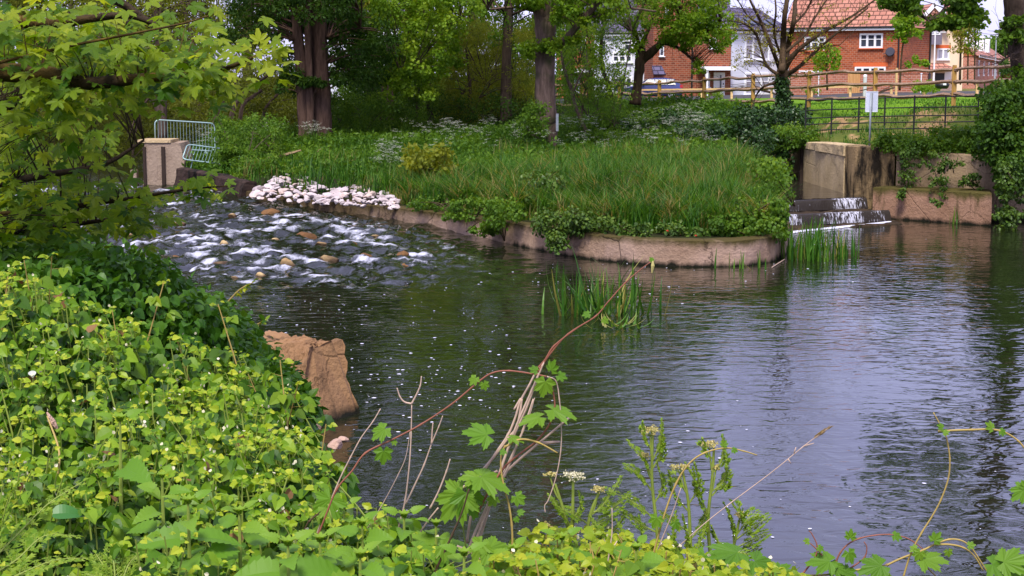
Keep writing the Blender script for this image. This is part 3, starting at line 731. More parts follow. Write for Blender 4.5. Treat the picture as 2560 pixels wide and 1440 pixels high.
for px, py, wpx, hk, me, lab in [
    (822, 655, 78, 1.0, RB[0], 'large dark wet boulder with a pale dry top in the rapids'),
    (716, 668, 62, .85, RB[1], 'rounded brown boulder with water breaking left of it, beside the dark boulder'),
    (556, 658, 66, .9, RB[2], 'flat cream rock lying at the edge of the rapids by the dark bush'),
    (585, 682, 74, .8, RB[2], 'long flat cream and brown rock below the flat cream one'),
    (588, 697, 32, .9, RB[3], 'small pink lump of rock at the bank end of the long flat rock'),
    (582, 541, 32, 1.0, RB[3], 'small orange brown rock alone near the top of the rapids'),
    (590, 580, 22, .9, RS[0], 'small dark red rock in the white line of the middle rapids'),
    (912, 638, 50, .8, RS[1], 'mossy ochre rock barely above water right of the dark boulder'),
    (1010, 634, 40, .9, RS[0], 'reddish rock nearest the river wall end of the rapids'),
    (1012, 663, 40, .7, RS[2], 'low orange rock just breaking the surface below the reddish one'),
    (870, 605, 60, .6, RS[1], 'flat brown rock awash in the middle of the rapids'),
    (636, 636, 60, .7, RS[2], 'flat brown rock awash above the rounded boulder'),
    (520, 636, 26, .8, RS[0], 'dark small rock beside the flat cream one'),
    (480, 590, 60, .7, RS[1], 'dark brown rock under the long white rapid'),
    (370, 580, 70, .7, RS[2], 'wide brown rock at the left of the rapids'),
    (760, 585, 80, .6, RS[1], 'long low brown rock between two white riffles'),
    (440, 645, 70, .6, RS[2], 'brown rock ledge by the near bank of the rapids'),
    (680, 527, 60, .6, RS[0], 'low dark red rock at the head of the riffle'),
    (2150, 552, 50, .5, RS[0], 'dark flat stone at the right foot of the weir'), (2190, 551, 44, .6, RS[2], 'dark stone nearest the concrete ledge below the weir'), (2120, 556, 34, .6, RS[1], 'small dark stone among the froth below the weir'), (2225, 553, 40, .5, RS[0], 'dark stone touching the left end of the concrete ledge'),
    (330, 590, 40, .8, RB[3], 'pale brown rock in the white water at the left of the rapids'), (450, 560, 46, .7, RB[0], 'pointed brown rock upstream of the long white rapid'), (560, 612, 34, .8, RB[1], 'small pointed rock between the two long white rapids'), (690, 600, 30, .8, RB[3], 'small wet rock near the middle of the rapids'), (800, 610, 44, .7, RB[0], 'wet brown rock upstream of the large dark boulder'), (940, 592, 36, .7, RB[3], 'wet rock close under the river wall'), (650, 690, 40, .6, RB[1], 'low wet rock at the downstream edge of the rapids'),
    (905, 655, 22, .7, RS[2], 'tiny ochre stone right of the dark boulder')]:
    z = float(wz(on(px, py, .15)[None, :2])[0]); p = on(px, py, z); s = wpx / FPX * p[1] / (1.0)
    rock(me, 'boulder', p + [0, 0, -.06 * s], (s * 1.05, s, s * 1.2 * hk), lab, None, random.uniform(-.3, .3))
# stones by the broken block
for px, py, z, wpx, hk, rz, lab in [(775, 1062, .75, 62, 1., .6, 'round pink stone tucked under the broken concrete block'), (838, 1112, .35, 46, .8, 1.4, 'flat pink stone at the waterline below the round one'),
                               (800, 1130, .45, 40, .7, 2.2, 'small broken pink stone half hidden by brambles'), (858, 1098, .25, 30, .7, .3, 'small pale stone beside the flat pink stone at the water')]:
    p = on(px, py, z); s = wpx / FPX * p[1] * 1.15
    rock(rock_mesh('rubble_stone', int(px), M['rubble'], 3, (1, .8, .75), .3), 'rubble_stone', p, (s, s, s * hk), lab, None, rz)

# broken concrete block on the near bank: a leaning slab with a hacked face
mb = MB()
a = on(596, 838, .92); b = on(778, 862, .92); dirv = norm((b - a)[None, :2])[0]; nv = np.array([dirv[1], -dirv[0]])
nU, nT = 90, 70; rows = []
for i in range(nU + 1):
    u = i / nU; base = a[:2] + (b[:2] - a[:2]) * (u * 1.02); ring = []
    for j in range(nT):
        t = j / nT
        # profile: top back, top front, front face battered, bottom
        if t < .25: q = t / .25; off, z = -.55 + .55 * q, .92
        elif t < .7: q = (t - .25) / .45; off, z = .05 + .30 * q + .12 * math.sin(q * 5), .92 - 1.3 * q
        elif t < .8: q = (t - .7) / .1; off, z = .35 - .9 * q, -.38
        else: q = (t - .8) / .2; off, z = -.55, -.38 + 1.3 * q
        ring.append([*(base + nv * off), z])
    rows.append(ring)
V = np.array(rows)
end = np.linspace(0, 1, nU + 1)[:, None] ** 3
V[..., :2] += dirv * (.42 * end[..., None] * np.clip((.92 - V[..., 2:3]) / 1.3, 0, 1))
d1 = (fbm(V * 2.6, 5, 4, .6) - .5); d2 = np.abs(fbm(V * 6, 5, 14, .65) - .5)
cc = V.mean((0, 1)); V += norm(V - cc) * (d1 * .34 - d2 * .26 - .10 * np.exp(-((V[..., 2] - .42 - .12 * (V[..., 0] + 2.6)) / .03) ** 2))[..., None]
i = np.arange(nU)[:, None] * nT; j = np.arange(nT)[None]; j2 = (j + 1) % nT
F = np.stack([i + j, i + j2, i + nT + j2, i + nT + j], -1).reshape(-1, 4)
mb.add(V.reshape(-1, 3), [F[:, ::-1], np.arange(nT)[None], (np.arange(nT) + nU * nT)[::-1][None]])
tag(mk('concrete_block', mb, M['block'], org=(a[0] / 2 + b[0] / 2, a[1], 0)), 'broken orange brown concrete block jutting from the near bank', 'concrete block')

# ------------------------------------------------------------------ pier with stop-log slots and rubble wall at the head of the rapids
pl = [xy(on(x_, y_, .4)) for x_, y_ in [(345, 452), (362, 466), (398, 470), (436, 462)]]
Yp = pl[1][1]; pier = thing('weir_pier', 'chamfered pale concrete pier with two dark slots at the head of the rapids', 'pier', (*pl[1], -.7))
z_t = at(400, 356, Yp)[2]; zs = at(400, 395, Yp)[2]
xL, xA, xB, xR = [at(q, 400, Yp)[0] for q in (345, 362, 408, 462)]
prof = [(xL, -.7), (xR - .25, -.7), (xR, zs - .1), (at(438, 0, Yp)[0], z_t - .02), (xA, z_t), (at(350, 0, Yp)[0], zs)]
mb = MB(); y0, y1 = Yp, Yp + 1.6; n = len(prof); sub = []
for q in range(n):
    p, r = np.array(prof[q]), np.array(prof[(q + 1) % n]); k = max(1, int(np.hypot(*(r - p)) / .14)); sub += [p + (r - p) * t / k for t in range(k)]
sub = np.array(sub); m_ = len(sub); ys_ = np.linspace(y0, y1, 8)
V = np.array([[[p[0], yy, p[1]] for p in sub] for yy in ys_]); V += (fbm(V * 2.4, 4, 8)[..., None] - .5) * .09
i = np.arange(7)[:, None] * m_; j = np.arange(m_)[None]; j2 = (j + 1) % m_
F = np.stack([i + j, i + j2, i + m_ + j2, i + m_ + j], -1).reshape(-1, 4); mb.add(V.reshape(-1, 3), [F, np.arange(m_)[::-1][None], (np.arange(m_) + 7 * m_)[None]])
mk('body', mb, M['pier'], pier)
for q, wd in ((362, .09), (409, .12)):
    xq = at(q, 400, Yp)[0]; mb = MB(); box(mb, (xq, Yp - .03, (z_t - .25 - .3) / 2 + .1), (wd, .12, z_t - .25 + .3)); mk('slot', mb, M['slot'], pier)
mb = MB(); box(mb, ((xA + xB) / 2 + .03, Yp + .7, z_t + .04), (xB - xA + .5, 1.5, .1)); mk('coping', mb, M['weir_light'], pier)
mb = MB(); prism(mb, [(xL - .3, Yp + .05), (xL - .08, Yp + .05), (xL - .08, Yp + .35), (xL - .3, Yp + .35)], -.7, at(350, 428, Yp)[2], 4, amp=.02)
tag(mk('marker_post', mb, M['pier'], org=(xL - .2, Yp + .2, -.7)), 'short stub of concrete post left of the pier', 'post')
plan_wall('rubble_wall', [on(438, 472, .42)[:2].tolist(), on(520, 481, .42)[:2].tolist(), on(606, 495, .38)[:2].tolist()], -.7, [1.1, 1.0, .85], .5, 1, M['dark_stone'], 'dark wet rubble wall between the pier and the white stones', 'wall', amp=.16, smooth_k=3, seed=33, top_amp=.1)

# ------------------------------------------------------------------ steel crowd barriers
def barrier(name, label, c0, ux, uz, L=2.1, H=1.1, legs=True, lo=.1):
    c0 = np.array(c0); ux = norm(np.array(ux, float)[None])[0]; uz = norm(np.array(uz, float)[None])[0]
    t = thing(name, label, 'crowd barrier', c0, 'steel crowd barriers by the pier'); r = .16
    fr = []
    for cx, cz, a0 in ((r, lo + r, 180), (L - r, lo + r, 270), (L - r, H - r, 0), (r, H - r, 90)):
        for k in range(5):
            a = math.radians(a0 + 90 * k / 4); fr.append(c0 + ux * (cx + r * math.cos(a)) + uz * (cz + r * math.sin(a)))
    fr.append(fr[0]); mb = MB(); tube(mb, fr, .024, 7); mk('frame', mb, M['barrier'], t, smooth=True)
    mb = MB()
    for k in range(1, 19): x_ = L * k / 19; tube(mb, [c0 + ux * x_ + uz * (lo + .02), c0 + ux * x_ + uz * (H - .02)], .0065, 5)
    mk('infill_bars', mb, M['barrier'], t)
    un = np.cross(ux, uz)
    for x_ in (.35, L - .35):
        mb = MB(); tube(mb, smooth_path([c0 + ux * x_ + un * -.3, c0 + ux * x_ + uz * (lo + .02) + un * -.1, c0 + ux * x_ + uz * (lo + .02) + un * .1, c0 + ux * x_ + un * .3], 3), .017, 6); mk('foot', mb, M['barrier'], t)
    return t
b0 = at(389, 377, 57.0); barrier('crowd_barrier', 'upright galvanised crowd barrier standing behind the pier', b0, (at(536, 385, 57.6) - b0), (0, 0, 1))
b1 = at(455, 400, 55.0); e1 = at(600, 418, 55.6)
barrier('crowd_barrier', 'second crowd barrier tipped over beside the pier, half buried in weeds', b1, e1 - b1, (0.02, .86, .5), lo=.05, H=1.0)

# ------------------------------------------------------------------ black estate railing, notice, fence
rl = thing('estate_railing', 'black iron five bar estate railing above the weir wall', 'railing', at(2230, 340, 53))
tops_ = [(2015, 250, 55.5), (2080, 247, 54.9), (2148, 245, 54.2), (2213, 243, 53.6), (2287, 241, 53.0), (2365, 240, 52.3), (2447, 238, 51.7)]
TP = [at(*q) for q in tops_]
for p in TP:
    mb = MB(); box(mb, (p[0], p[1], p[2] - .72), (.05, .03, 1.5)); mk('post', mb, M['iron'], rl)
for k, h in enumerate((.02, .36, .63, .84, 1.05)):
    mb = MB(); tube(mb, [p - np.array([0, .0, h]) for p in TP], .02 if k else .022, 5); mk('rail', mb, M['iron'], rl)
sb = at(2174, 350, 49.2); sg = thing('notice_board', 'white notice on a pole, its plain back turned to the river', 'sign', sb)
mb = MB(); tube(mb, [sb - [0, 0, .2], at(2178, 232, 49.2)], .03, 8); mk('pole', mb, M['galv'], sg, smooth=True)
pc = at(2179, 254, 49.26); mb = MB(); w_, h_ = .345, .60
box(mb, pc, (w_, .025, h_)); mk('panel', mb, M['sign_back'], sg)
mb = MB()
for sx in (-1, 1): box(mb, pc + [sx * (w_ / 2 + .008), -.004, 0], (.018, .04, h_ + .03))
for sz in (-1, 1): box(mb, pc + [0, -.004, sz * (h_ / 2 + .008)], (w_ - .006, .04, .018))
mk('frame', mb, M['white'], sg)
mb = MB(); box(mb, pc + [0, -.03, .0], (.05, .03, h_ - .06)); mk('clamp', mb, M['galv'], sg)

FP = [(1370, 207, 268, 88), (1456, 206, 266, 84.5), (1548, 205, 264, 81), (1648, 203, 263, 77.5), (1760, 195, 261, 73.5), (1882, 186, 258, 69), (2022, 180, 254, 65), (2187, 172, 248, 61), (2384, 166, 243, 57), (2600, 158, 238, 53.5)]
fn = thing('post_and_rail_fence', 'cleft oak post and rail fence along the lawn edge', 'fence', at(1882, 258, 69)); PT = []
for px, y0_, y1_, Y in FP:
    tp, bt = at(px, y0_, Y), at(px, y1_, Y); tp[0] = bt[0]; PT.append((tp, bt)); mb = MB()
    wd = .15; hgt = tp[2] - bt[2]; box(mb, (tp[0], Y, (tp[2] + bt[2]) / 2 - .15), (wd, wd, hgt + .3), random.uniform(-.2, .2)); box(mb, (tp[0], Y, tp[2] + .02), (wd * .8, wd * .8, .05)); mk('post', mb, M['oak'], fn)
for (t0, q0), (t1, q1) in zip(PT[:-1], PT[1:]):
    for fr_ in (.08, .50, .92):
        a_, b_ = t0 + (q0 - t0) * fr_ , t1 + (q1 - t1) * fr_; n = 14; s = np.linspace(-.03, 1.03, n)[:, None]; P = a_ + (b_ - a_) * s
        P[:, 2] += (vnoise(np.c_[np.arange(n) * .45, np.full(n, a_[0] * 3), np.full(n, fr_ * 9)], 3) - .5) * .16 ; P[:, 1] -= .02
        mb = MB(); tube(mb, P, .052 + .022 * vnoise(np.c_[np.arange(n) * .6, np.full(n, a_[0]), np.full(n, fr_ * 5)], 7), 6, bump=.25); mk('rail', mb, M['cleft'], fn)
kf = thing('knee_rail_fence', 'low new softwood knee rail in front of the houses', 'fence', at(2000, 222, 92))
KP = [(1590, 224, 100), (1755, 222, 97), (1830, 221, 96), (1930, 220, 94), (2030, 218, 92), (2127, 216, 90.5), (2230, 210, 88), (2312, 212, 86), (2390, 205, 84), (2445, 204, 82), (2600, 199, 78)]
KP = [(px, py + 1, Y) for px, py, Y in KP]; pts = [at(*q) for q in KP]
for p, r in zip(pts[:-1], pts[1:]):
    d = r - p; mb = MB(); box(mb, (p + r) / 2, (np.hypot(d[0], d[1]) - .004, .1, .1), math.atan2(d[1], d[0]), ry=-math.atan2(d[2], np.hypot(d[0], d[1]))); mk('rail', mb, M['pale_wood'], kf)
for p in pts: mb = MB(); box(mb, p - [0, -.12, .35], (.13, .12, .8)); mk('post', mb, M['pale_wood'], kf)
# grey vent column and lamp columns
p = at(2162, 228, 88); vc = thing('vent_column', 'short fat grey column with a domed cap behind the fence', 'vent column', p)
r_ = 8.5 * 88 / FPX * .55; zt_ = at(2162, 186, 88)[2]
mb = MB(); tube(mb, [p - [0, 0, .3], [p[0], p[1], zt_ - .14]], r_, 14); mk('tube', mb, M['grey_tube'], vc, smooth=False)
mb = MB(); tube(mb, [[p[0], p[1], zt_ - .12], [p[0], p[1], zt_ - .03], [p[0], p[1], zt_]], [r_ * 1.1, r_ * .95, r_ * .4], 14); mk('cap', mb, M['white'], vc)
def lamp(px, pb, pt, Y, label, arm=None):
    b_, t_ = at(px, pb, Y), at(px, pt, Y); t_[0] = b_[0]; l = thing('street_lamp', label, 'street lamp', b_)
    mb = MB(); tube(mb, [b_ - [0, 0, .5], b_ + (t_ - b_) * .3, t_], [.1, .07, .05], 8); mk('column', mb, M['white'] if arm is None else M['galv'], l)
    mb = MB(); e = t_ + np.array(arm if arm else (.35, 0, .12))
    tube(mb, [t_, e], .035, 6); mk('arm', mb, M['galv'], l)
    mb = MB(); box(mb, e + [.2 if e[0] > t_[0] else -.2, 0, .0], (.6, .2, .1)); mk('lantern', mb, M['grey_tube'], l)
lamp(2334, 205, 84, 135, 'white street lamp column in front of the cream block')
lamp(2487, 190, 90, 150, 'thin grey street lamp with a long arm against the pale sky', arm=(1.1, 0, .45))
# ------------------------------------------------------------------ houses: each facade is a frame (u along it, z up, w outward)
class Face:
    def __init__(s, L, R):
        s.L = np.array(L[:2], float); s.R = np.array(R[:2], float); d = s.R - s.L; s.len = np.hypot(*d); s.u = d / s.len; s.n = np.array([s.u[1], -s.u[0]]); s.rz = math.atan2(s.u[1], s.u[0])
    def uz(s, px, py):
        d = ray(px, py); A = np.array([[d[0], -s.u[0]], [d[1], -s.u[1]]]); t, u = np.linalg.solve(A, s.L); return u, EYE + d[2] * t
    def P(s, u, z, w=0): q = s.L + s.u * u + s.n * w; return np.array([q[0], q[1], z])

class Part:                                               # house root rotated to the facade so bricks follow the walls
    def __init__(s, name, label, cat, face, zb):
        s.o = thing(name, label, cat, (*face.L, zb)); s.o.rotation_euler = (0, 0, face.rz); s.f = face; s.zb = zb
    def mk(s, name, mb, m, parent=None):                  # geometry in local coordinates: x along, y inward, z above zb
        me = mb.mesh(name); 
        for q in (m if isinstance(m, (list, tuple)) else [m]): me.materials.append(q)
        o = bpy.data.objects.new(name, me); COL.objects.link(o); o.parent = parent or s.o; return o
    def uz(s, px, py): u, z = s.f.uz(px, py); return u, z - s.zb

def window(H, r, cols=3, rows=2, trim=True, glass='glass', head=None, proud=.02, name='window'):
    (u0, z1), (u1, z0) = H.uz(r[0], r[1]), H.uz(r[2], r[3]); cu, cz, w, h = (u0 + u1) / 2, (z0 + z1) / 2, u1 - u0, z1 - z0; fw = min(.13, w * .16)
    mb = MB(); y = -proud
    for sx in (-1, 1): box(mb, (cu + sx * (w - fw) / 2, y, cz), (fw, .12, h))
    for sz in (-1, 1): box(mb, (cu, y, cz + sz * (h - fw) / 2), (w - 2 * fw, .12, fw))
    fo = H.mk(name, mb, M['upvc'])
    mb = MB()
    for k in range(1, cols): box(mb, (cu - w / 2 + w * k / cols, y - .004, cz), (fw * 1.25, .1, h - 2 * fw))
    if rows > 1: 
        for k in range(cols): box(mb, (cu - w / 2 + w * (k + .5) / cols, y + .006, cz + h * .1), (w / cols - fw * 1.3, .08, .06))
    if cols > 1 or rows > 1: H.mk('glazing_bar', mb, M['upvc'], fo)
    mb = MB(); box(mb, (cu, y + .03, cz), (w - 2 * fw, .03, h - 2 * fw)); H.mk('pane', mb, M[glass], fo)
    if trim: mb = MB(); box(mb, (cu, y - .05, cz - h / 2 - .04), (w + .16, .2, .07)); H.mk('sill', mb, M['upvc'] if trim is True else M[trim], fo)
    if head: mb = MB(); box(mb, (cu, -.008, cz + h / 2 + .16), (w + .3, .05, .3)); H.mk('lintel', mb, M[head], fo)
    return fo
def walls(H, w, d, h, m, name='wall', x0=0, y0=0):
    mb = MB(); box(mb, (x0 + w / 2, y0 + d / 2, h / 2), (w, d, h)); return H.mk(name, mb, M[m])
def slab(mb, P, th=.12):
    P = np.array(P, float); n = len(P); nr = np.cross(P[1] - P[0], P[2] - P[0]); nr = nr / np.linalg.norm(nr)
    if nr[2] < 0: P = P[::-1]; nr = -nr
    V = np.vstack([P, P - nr * th]); q = np.arange(n)
    mb.add(V, [q[None], (q[::-1] + n)[None], np.stack([q, q + n, (q + 1) % n + n, (q + 1) % n], -1)])
def gable_roof(H, w, d, h, rise, m, ov=.3, x0=0, y0=0, name='roof', hipr=0, hipl=0):
    """ridge along the facade"""
    a, b, c, e = x0 - ov, x0 + w + ov, y0 - ov, y0 + d + ov; my = (c + e) / 2; k = rise / (d / 2 + ov); lo = h - .02 
    mb = MB(); hl, hr = a + hipl, b - hipr; top = lo + k * (d / 2 + ov)
    slab(mb, [[a, c, lo], [b, c, lo], [hr, my, top], [hl, my, top]]); slab(mb, [[a, e, lo], [hl, my, top], [hr, my, top], [b, e, lo]])
    if hipr: slab(mb, [[b, c, lo], [b, e, lo], [hr, my, top]])
    if hipl: slab(mb, [[a, e, lo], [a, c, lo], [hl, my, top]])
    r = H.mk(name, mb, M[m])
    if not hipr or not hipl:
        g = MB()
        for x_, on_ in ((x0, not hipl), (x0 + w, not hipr)):
            if on_: V = np.array([[x_ - .1, y0, h - .1], [x_ - .1, y0 + d, h - .1], [x_ - .1, my, top - .15], [x_ + .1, y0, h - .1], [x_ + .1, y0 + d, h - .1], [x_ + .1, my, top - .15]]); g.add(V, [np.array([[0, 2, 1], [3, 4, 5]]), np.array([[0, 3, 5, 2], [1, 2, 5, 4], [0, 1, 4, 3]])])
        if g.n: H.mk('gable', g, M['brick'])
    mb = MB(); box(mb, ((a + b) / 2, c - .05, lo - .11), (b - a, .06, .2)); H.mk('fascia', mb, M['upvc'])
    mb = MB(); tube(mb, [[a, c - .14, lo + .02], [b, c - .14, lo + .02]], .07, 6); H.mk('gutter', mb, M['black'])
    return r
def pipe(H, px, y0, y1, w=.09, m='black'):
    (u, z1), (_, z0) = H.uz(px, y0), H.uz(px, y1); mb = MB(); tube(mb, [[u, -.09, z0], [u, -.09, z1]], w / 2 + .02, 6); return H.mk('downpipe', mb, M[m])

# red brick house on the right
f = Face(at(1972, 230, 124.5), at(2253, 226, 119.5)); H = Part('brick_house', 'red brick house with a clay tile roof beside the cream block', 'house', f, 2.6)
eave = f.uz(2240, 67)[1] - 2.6; side = Face(f.R, at(2318, 226, 124.5)); dd = side.len
walls(H, f.len, dd, eave, 'brick'); gable_roof(H, f.len, dd, eave, 4.6, 'tile_red', .35, hipr=3.6)
window(H, (2150, 84, 2207, 120), 3, 2, 'brick_trim'); window(H, (2012, 92, 2064, 126), 3, 2, 'brick_trim'); window(H, (2138, 167, 2214, 200), 4, 2, head='brick_trim'); window(H, (1998, 176, 2056, 205), 3, 2)
pipe(H, 2249, 69, 225); u, z = H.uz(2313, 190); mb = MB(); tube(mb, [[f.len + .02, dd - .15, 0], [f.len + .1, dd - .15, eave - .1]], .07, 6); H.mk('downpipe', mb, M['black'])
u, z = H.uz(2229, 130); mb = MB(); box(mb, (u - .35, -.12, z - .12), (.5, .05, .05)); 
for k in range(3): tube(mb, [[u, -.3, z], [u + .02, -.42 + .05 * k, z + .02]], [.36 - .1 * k, .3 - .1 * k], 12)
H.mk('satellite_dish', mb, M['lead'])
# garden wall and gate before it
g0, g1 = at(1968, 222, 114), at(2316, 228, 108); fw_ = Face(g0, g1); G = Part('garden_wall', 'pinkish brick garden wall below the brick house windows', 'wall', fw_, 2.4)
zt_ = fw_.uz(2200, 184)[1] - 2.4; walls(G, fw_.len, .22, zt_, 'brick_pink'); mb = MB(); box(mb, (fw_.len / 2, .11, zt_ + .04), (fw_.len + .06, .3, .075)); G.mk('coping', mb, M['brick_pink'])
u0, u1 = G.uz(2120, 200)[0], G.uz(2151, 200)[0]; q = fw_.P((u0 + u1) / 2, 2.5, .03); ga = thing('side_gate', 'orange boarded timber gate set in the garden wall', 'gate', q); ga.rotation_euler = (0, 0, fw_.rz); mb = MB()
for k in range(6): box(mb, ((k - 2.5) * (u1 - u0) / 6, 0, zt_ / 2 - .05), ((u1 - u0) / 6 - .012, .05, zt_ - .1))
for z_ in (.3, zt_ - .35): box(mb, (0, .05, z_), (u1 - u0, .045, .12))
me = mb.mesh('board'); me.materials.append(M['gate_wood']); o_ = bpy.data.objects.new('board_panel', me); COL.objects.link(o_); o_.parent = ga
mb = MB(); box(mb, ((u1 - u0) * .36, -.05, zt_ * .5), (.12, .05, .06)); me = mb.mesh('latch'); me.materials.append(M['iron']); o_ = bpy.data.objects.new('latch', me); COL.objects.link(o_); o_.parent = ga
for px, m_ in ((2046, 'white'), (2302, 'white')):
    p = at(px, 228, 107); mb = MB(); tube(mb, [p - [0, 0, .4], p + [0, 0, 1.15]], .04, 6); box(mb, p + [0, 0, 1.16], (.12, .12, .06)); tag(mk('marker_post', mb, M[m_], org=p), 'thin white marker post in front of the garden wall, ' + ('left of the gate' if px < 2100 else 'at its far right end'), 'post')

# white weatherboarded house
f = Face(at(1826, 238, 121), at(1972, 235, 125.5)); H = Part('boarded_house', 'white weatherboarded house with a slate roof behind the ivy clad tree', 'house', f, 2.5)
eave = f.uz(1900, 77)[1] - 2.5; walls(H, f.len, 7, eave, 'board'); gable_roof(H, f.len, 7, eave, 1.9, 'tile_slate', .25)
window(H, (1862, 88, 1922, 150), 3, 2, glass='glass_pale'); window(H, (1862, 182, 1922, 236), 3, 2, glass='glass_pale')
mb = MB()
for px in (1862, 1880, 1898, 1916, 1934, 1952): u, z = H.uz(px, 50); box(mb, (u, .95, eave + .75), (.5, 1.1, .06), rx=.5)
H.mk('solar_panels', mb, M['glass'])
# tall brick house in the middle
f = Face(at(1632, 240, 119.5), at(1828, 240, 120.5)); H = Part('brick_house', 'tall brown brick house with a white porch behind the parked car', 'house', f, 2.5)
uw = f.uz(1742, 100)[0]; eh = f.uz(1800, 62)[1] - 2.5; walls(H, uw, 9, 9.6, 'brick_dark'); walls(H, f.len - uw - .002, 8.4, eh, 'brick_dark', x0=uw + .002, y0=.25)
mb = MB(); slab(mb, [[-.3, -.3, 9.5], [uw / 2, -.3, 9.5 + uw * .6], [uw / 2, 9, 9.5 + uw * .6], [-.3, 9, 9.5]]); slab(mb, [[uw + .3, -.3, 9.5], [uw / 2, -.3, 9.5 + uw * .6], [uw / 2, 9, 9.5 + uw * .6], [uw + .3, 9, 9.5]]); H.mk('roof', mb, M['tile_slate'])
mb = MB(); mb.add(np.array([[0, .02, 9.6], [uw, .02, 9.6], [uw / 2, .02, 9.4 + uw * .6], [0, .2, 9.6], [uw, .2, 9.6], [uw / 2, .2, 9.4 + uw * .6]]), [np.array([[0, 1, 2], [3, 5, 4]]), np.array([[0, 2, 5, 3], [1, 4, 5, 2], [0, 3, 4, 1]])]); H.mk('gable', mb, M['brick_dark'])
gable_roof(H, f.len - uw - .3, 8, eh, 4.2, 'tile_slate', .25, x0=uw + .3, y0=.3, hipr=0)
window(H, (1776, 94, 1794, 121), 1, 2, proud=-.2); window(H, (1649, 110, 1659, 140), 1, 2); window(H, (1663, 16, 1672, 42), 1, 2); pipe(H, 1731, 40, 242)
u0, z1 = H.uz(1742, 166); u1, z0 = H.uz(1829, 176); mb = MB(); box(mb, ((u0 + u1) / 2, -.55, (z0 + z1) / 2), (u1 - u0, 1.5, z1 - z0)); po = H.mk('porch', mb, M['white'])
uu, zz = H.uz(1756, 176); mb = MB(); box(mb, (uu, -1.15, zz / 2), (.2, .2, zz - .02)); H.mk('porch_post', mb, M['white'], po)
window(H, (1764, 182, 1776, 218), 1, 2, proud=-.2)
u0, z1 = H.uz(1786, 181); u1, z0 = H.uz(1813, 238); mb = MB(); box(mb, ((u0 + u1) / 2, .2, (z0 + z1) / 2), (u1 - u0, .14, z1 - z0)); do = H.mk('door', mb, M['white'])
mb = MB(); box(mb, ((u0 + u1) / 2 + .1, .12, (z0 + z1) / 2 + .1), (.12, .03, 1.1)); H.mk('pane', mb, M['glass'], do)
mb = MB(); box(mb, (u1 - .12, .1, (z0 + z1) / 2), (.05, .08, .12)); H.mk('handle', mb, M['iron'], do)
mb = MB(); u0, z1 = H.uz(1630, 164); u1, z0 = H.uz(1660, 186); slab(mb, [[u0, -.02, z1], [u1 - .2, -.02, z1], [u1, -.6, z0], [u0, -.6, z0]]); H.mk('lean_to_roof', mb, M['tile_slate'])
# white house seen through the trees, and more brick to its left
f = Face(at(1484, 243, 123), at(1632, 241, 122)); H = Part('boarded_house', 'white boarded house with dark windows seen through the trees behind the pollard', 'house', f, 2.4)
eave = f.uz(1560, 82)[1] - 2.4; walls(H, f.len - .01, 8, eave, 'board'); gable_roof(H, f.len - .4, 8, eave, 3.6, 'tile_slate', .2, x0=.1)
for r, c in (((1531, 130, 1581, 156), 3), ((1560, 100, 1582, 128), 1), ((1531, 193, 1581, 234), 3), ((1500, 100, 1516, 128), 1)): window(H, r, c, 2)
f = Face(at(1392, 244, 124.5), at(1484, 243, 123.2)); H = Part('brick_house', 'orange brick house with a white porch glimpsed right of the big centre trunk', 'house', f, 2.4)
eave = f.uz(1440, 68)[1] - 2.4; walls(H, f.len - .01, 8, eave, 'brick'); gable_roof(H, f.len - .3, 8, eave, 3.4, 'tile_slate', .2, x0=.1)
window(H, (1452, 90, 1466, 125), 1, 2); window(H, (1428, 190, 1450, 232), 2, 2); u0, z1 = H.uz(1415, 172); u1, z0 = H.uz(1484, 182); mb = MB(); box(mb, ((u0 + u1) / 2, -.5, (z0 + z1) / 2), (u1 - u0, 1.2, z1 - z0)); H.mk('porch', mb, M['white'])
f = Face(at(820, 240, 128), at(1000, 240, 126)); H = Part('boarded_house', 'pale house with an orange brick corner glimpsed through the wood', 'house', f, 2.2)
walls(H, f.len, 7, 6.2, 'board'); gable_roof(H, f.len, 7, 6.2, 3., 'tile_slate', .2); u0, z1 = H.uz(917, 150); u1, z0 = H.uz(928, 178); mb = MB(); box(mb, ((u0 + u1) / 2, -.02, 2.9), (u1 - u0, .1, 5.8)); H.mk('brick_pier', mb, M['brick'])
window(H, (935, 150, 975, 182), 2, 2)
# cream block of flats
f = Face(at(2300, 200, 149), at(2404, 200, 149)); H = Part('cream_flats', 'cream rendered block with a gable, grey bay and tiled porch', 'block of flats', f, 2.8)
ug = f.uz(2384, 60)[0]; eg = f.uz(2384, 62)[1] - 2.8; walls(H, ug, 10, eg, 'beige'); el = f.uz(2404, 78)[1] - 2.8
sd = Face(f.R, at(2442, 200, 158)); walls(H, f.len - ug - .002, 10, el, 'beige', x0=ug + .002, y0=.01)
uapex, zap = H.uz(2334, 8); mb = MB(); slab(mb, [[-1.6, -.35, eg - .9], [uapex, -.35, zap], [uapex, 10, zap], [-1.6, 10, eg - .9]]); slab(mb, [[ug + .3, -.35, eg - .25], [uapex, -.35, zap], [uapex, 10, zap], [ug + .3, 10, eg - .25]]); H.mk('roof', mb, M['tile_red'])
mb = MB(); mb.add(np.array([[0, .02, eg], [ug, .02, eg], [uapex, .02, zap - .25], [0, .3, eg], [ug, .3, eg], [uapex, .3, zap - .25]]), [np.array([[0, 1, 2], [3, 5, 4]]), np.array([[0, 2, 5, 3], [1, 4, 5, 2], [0, 3, 4, 1]])]); H.mk('gable', mb, M['beige'])
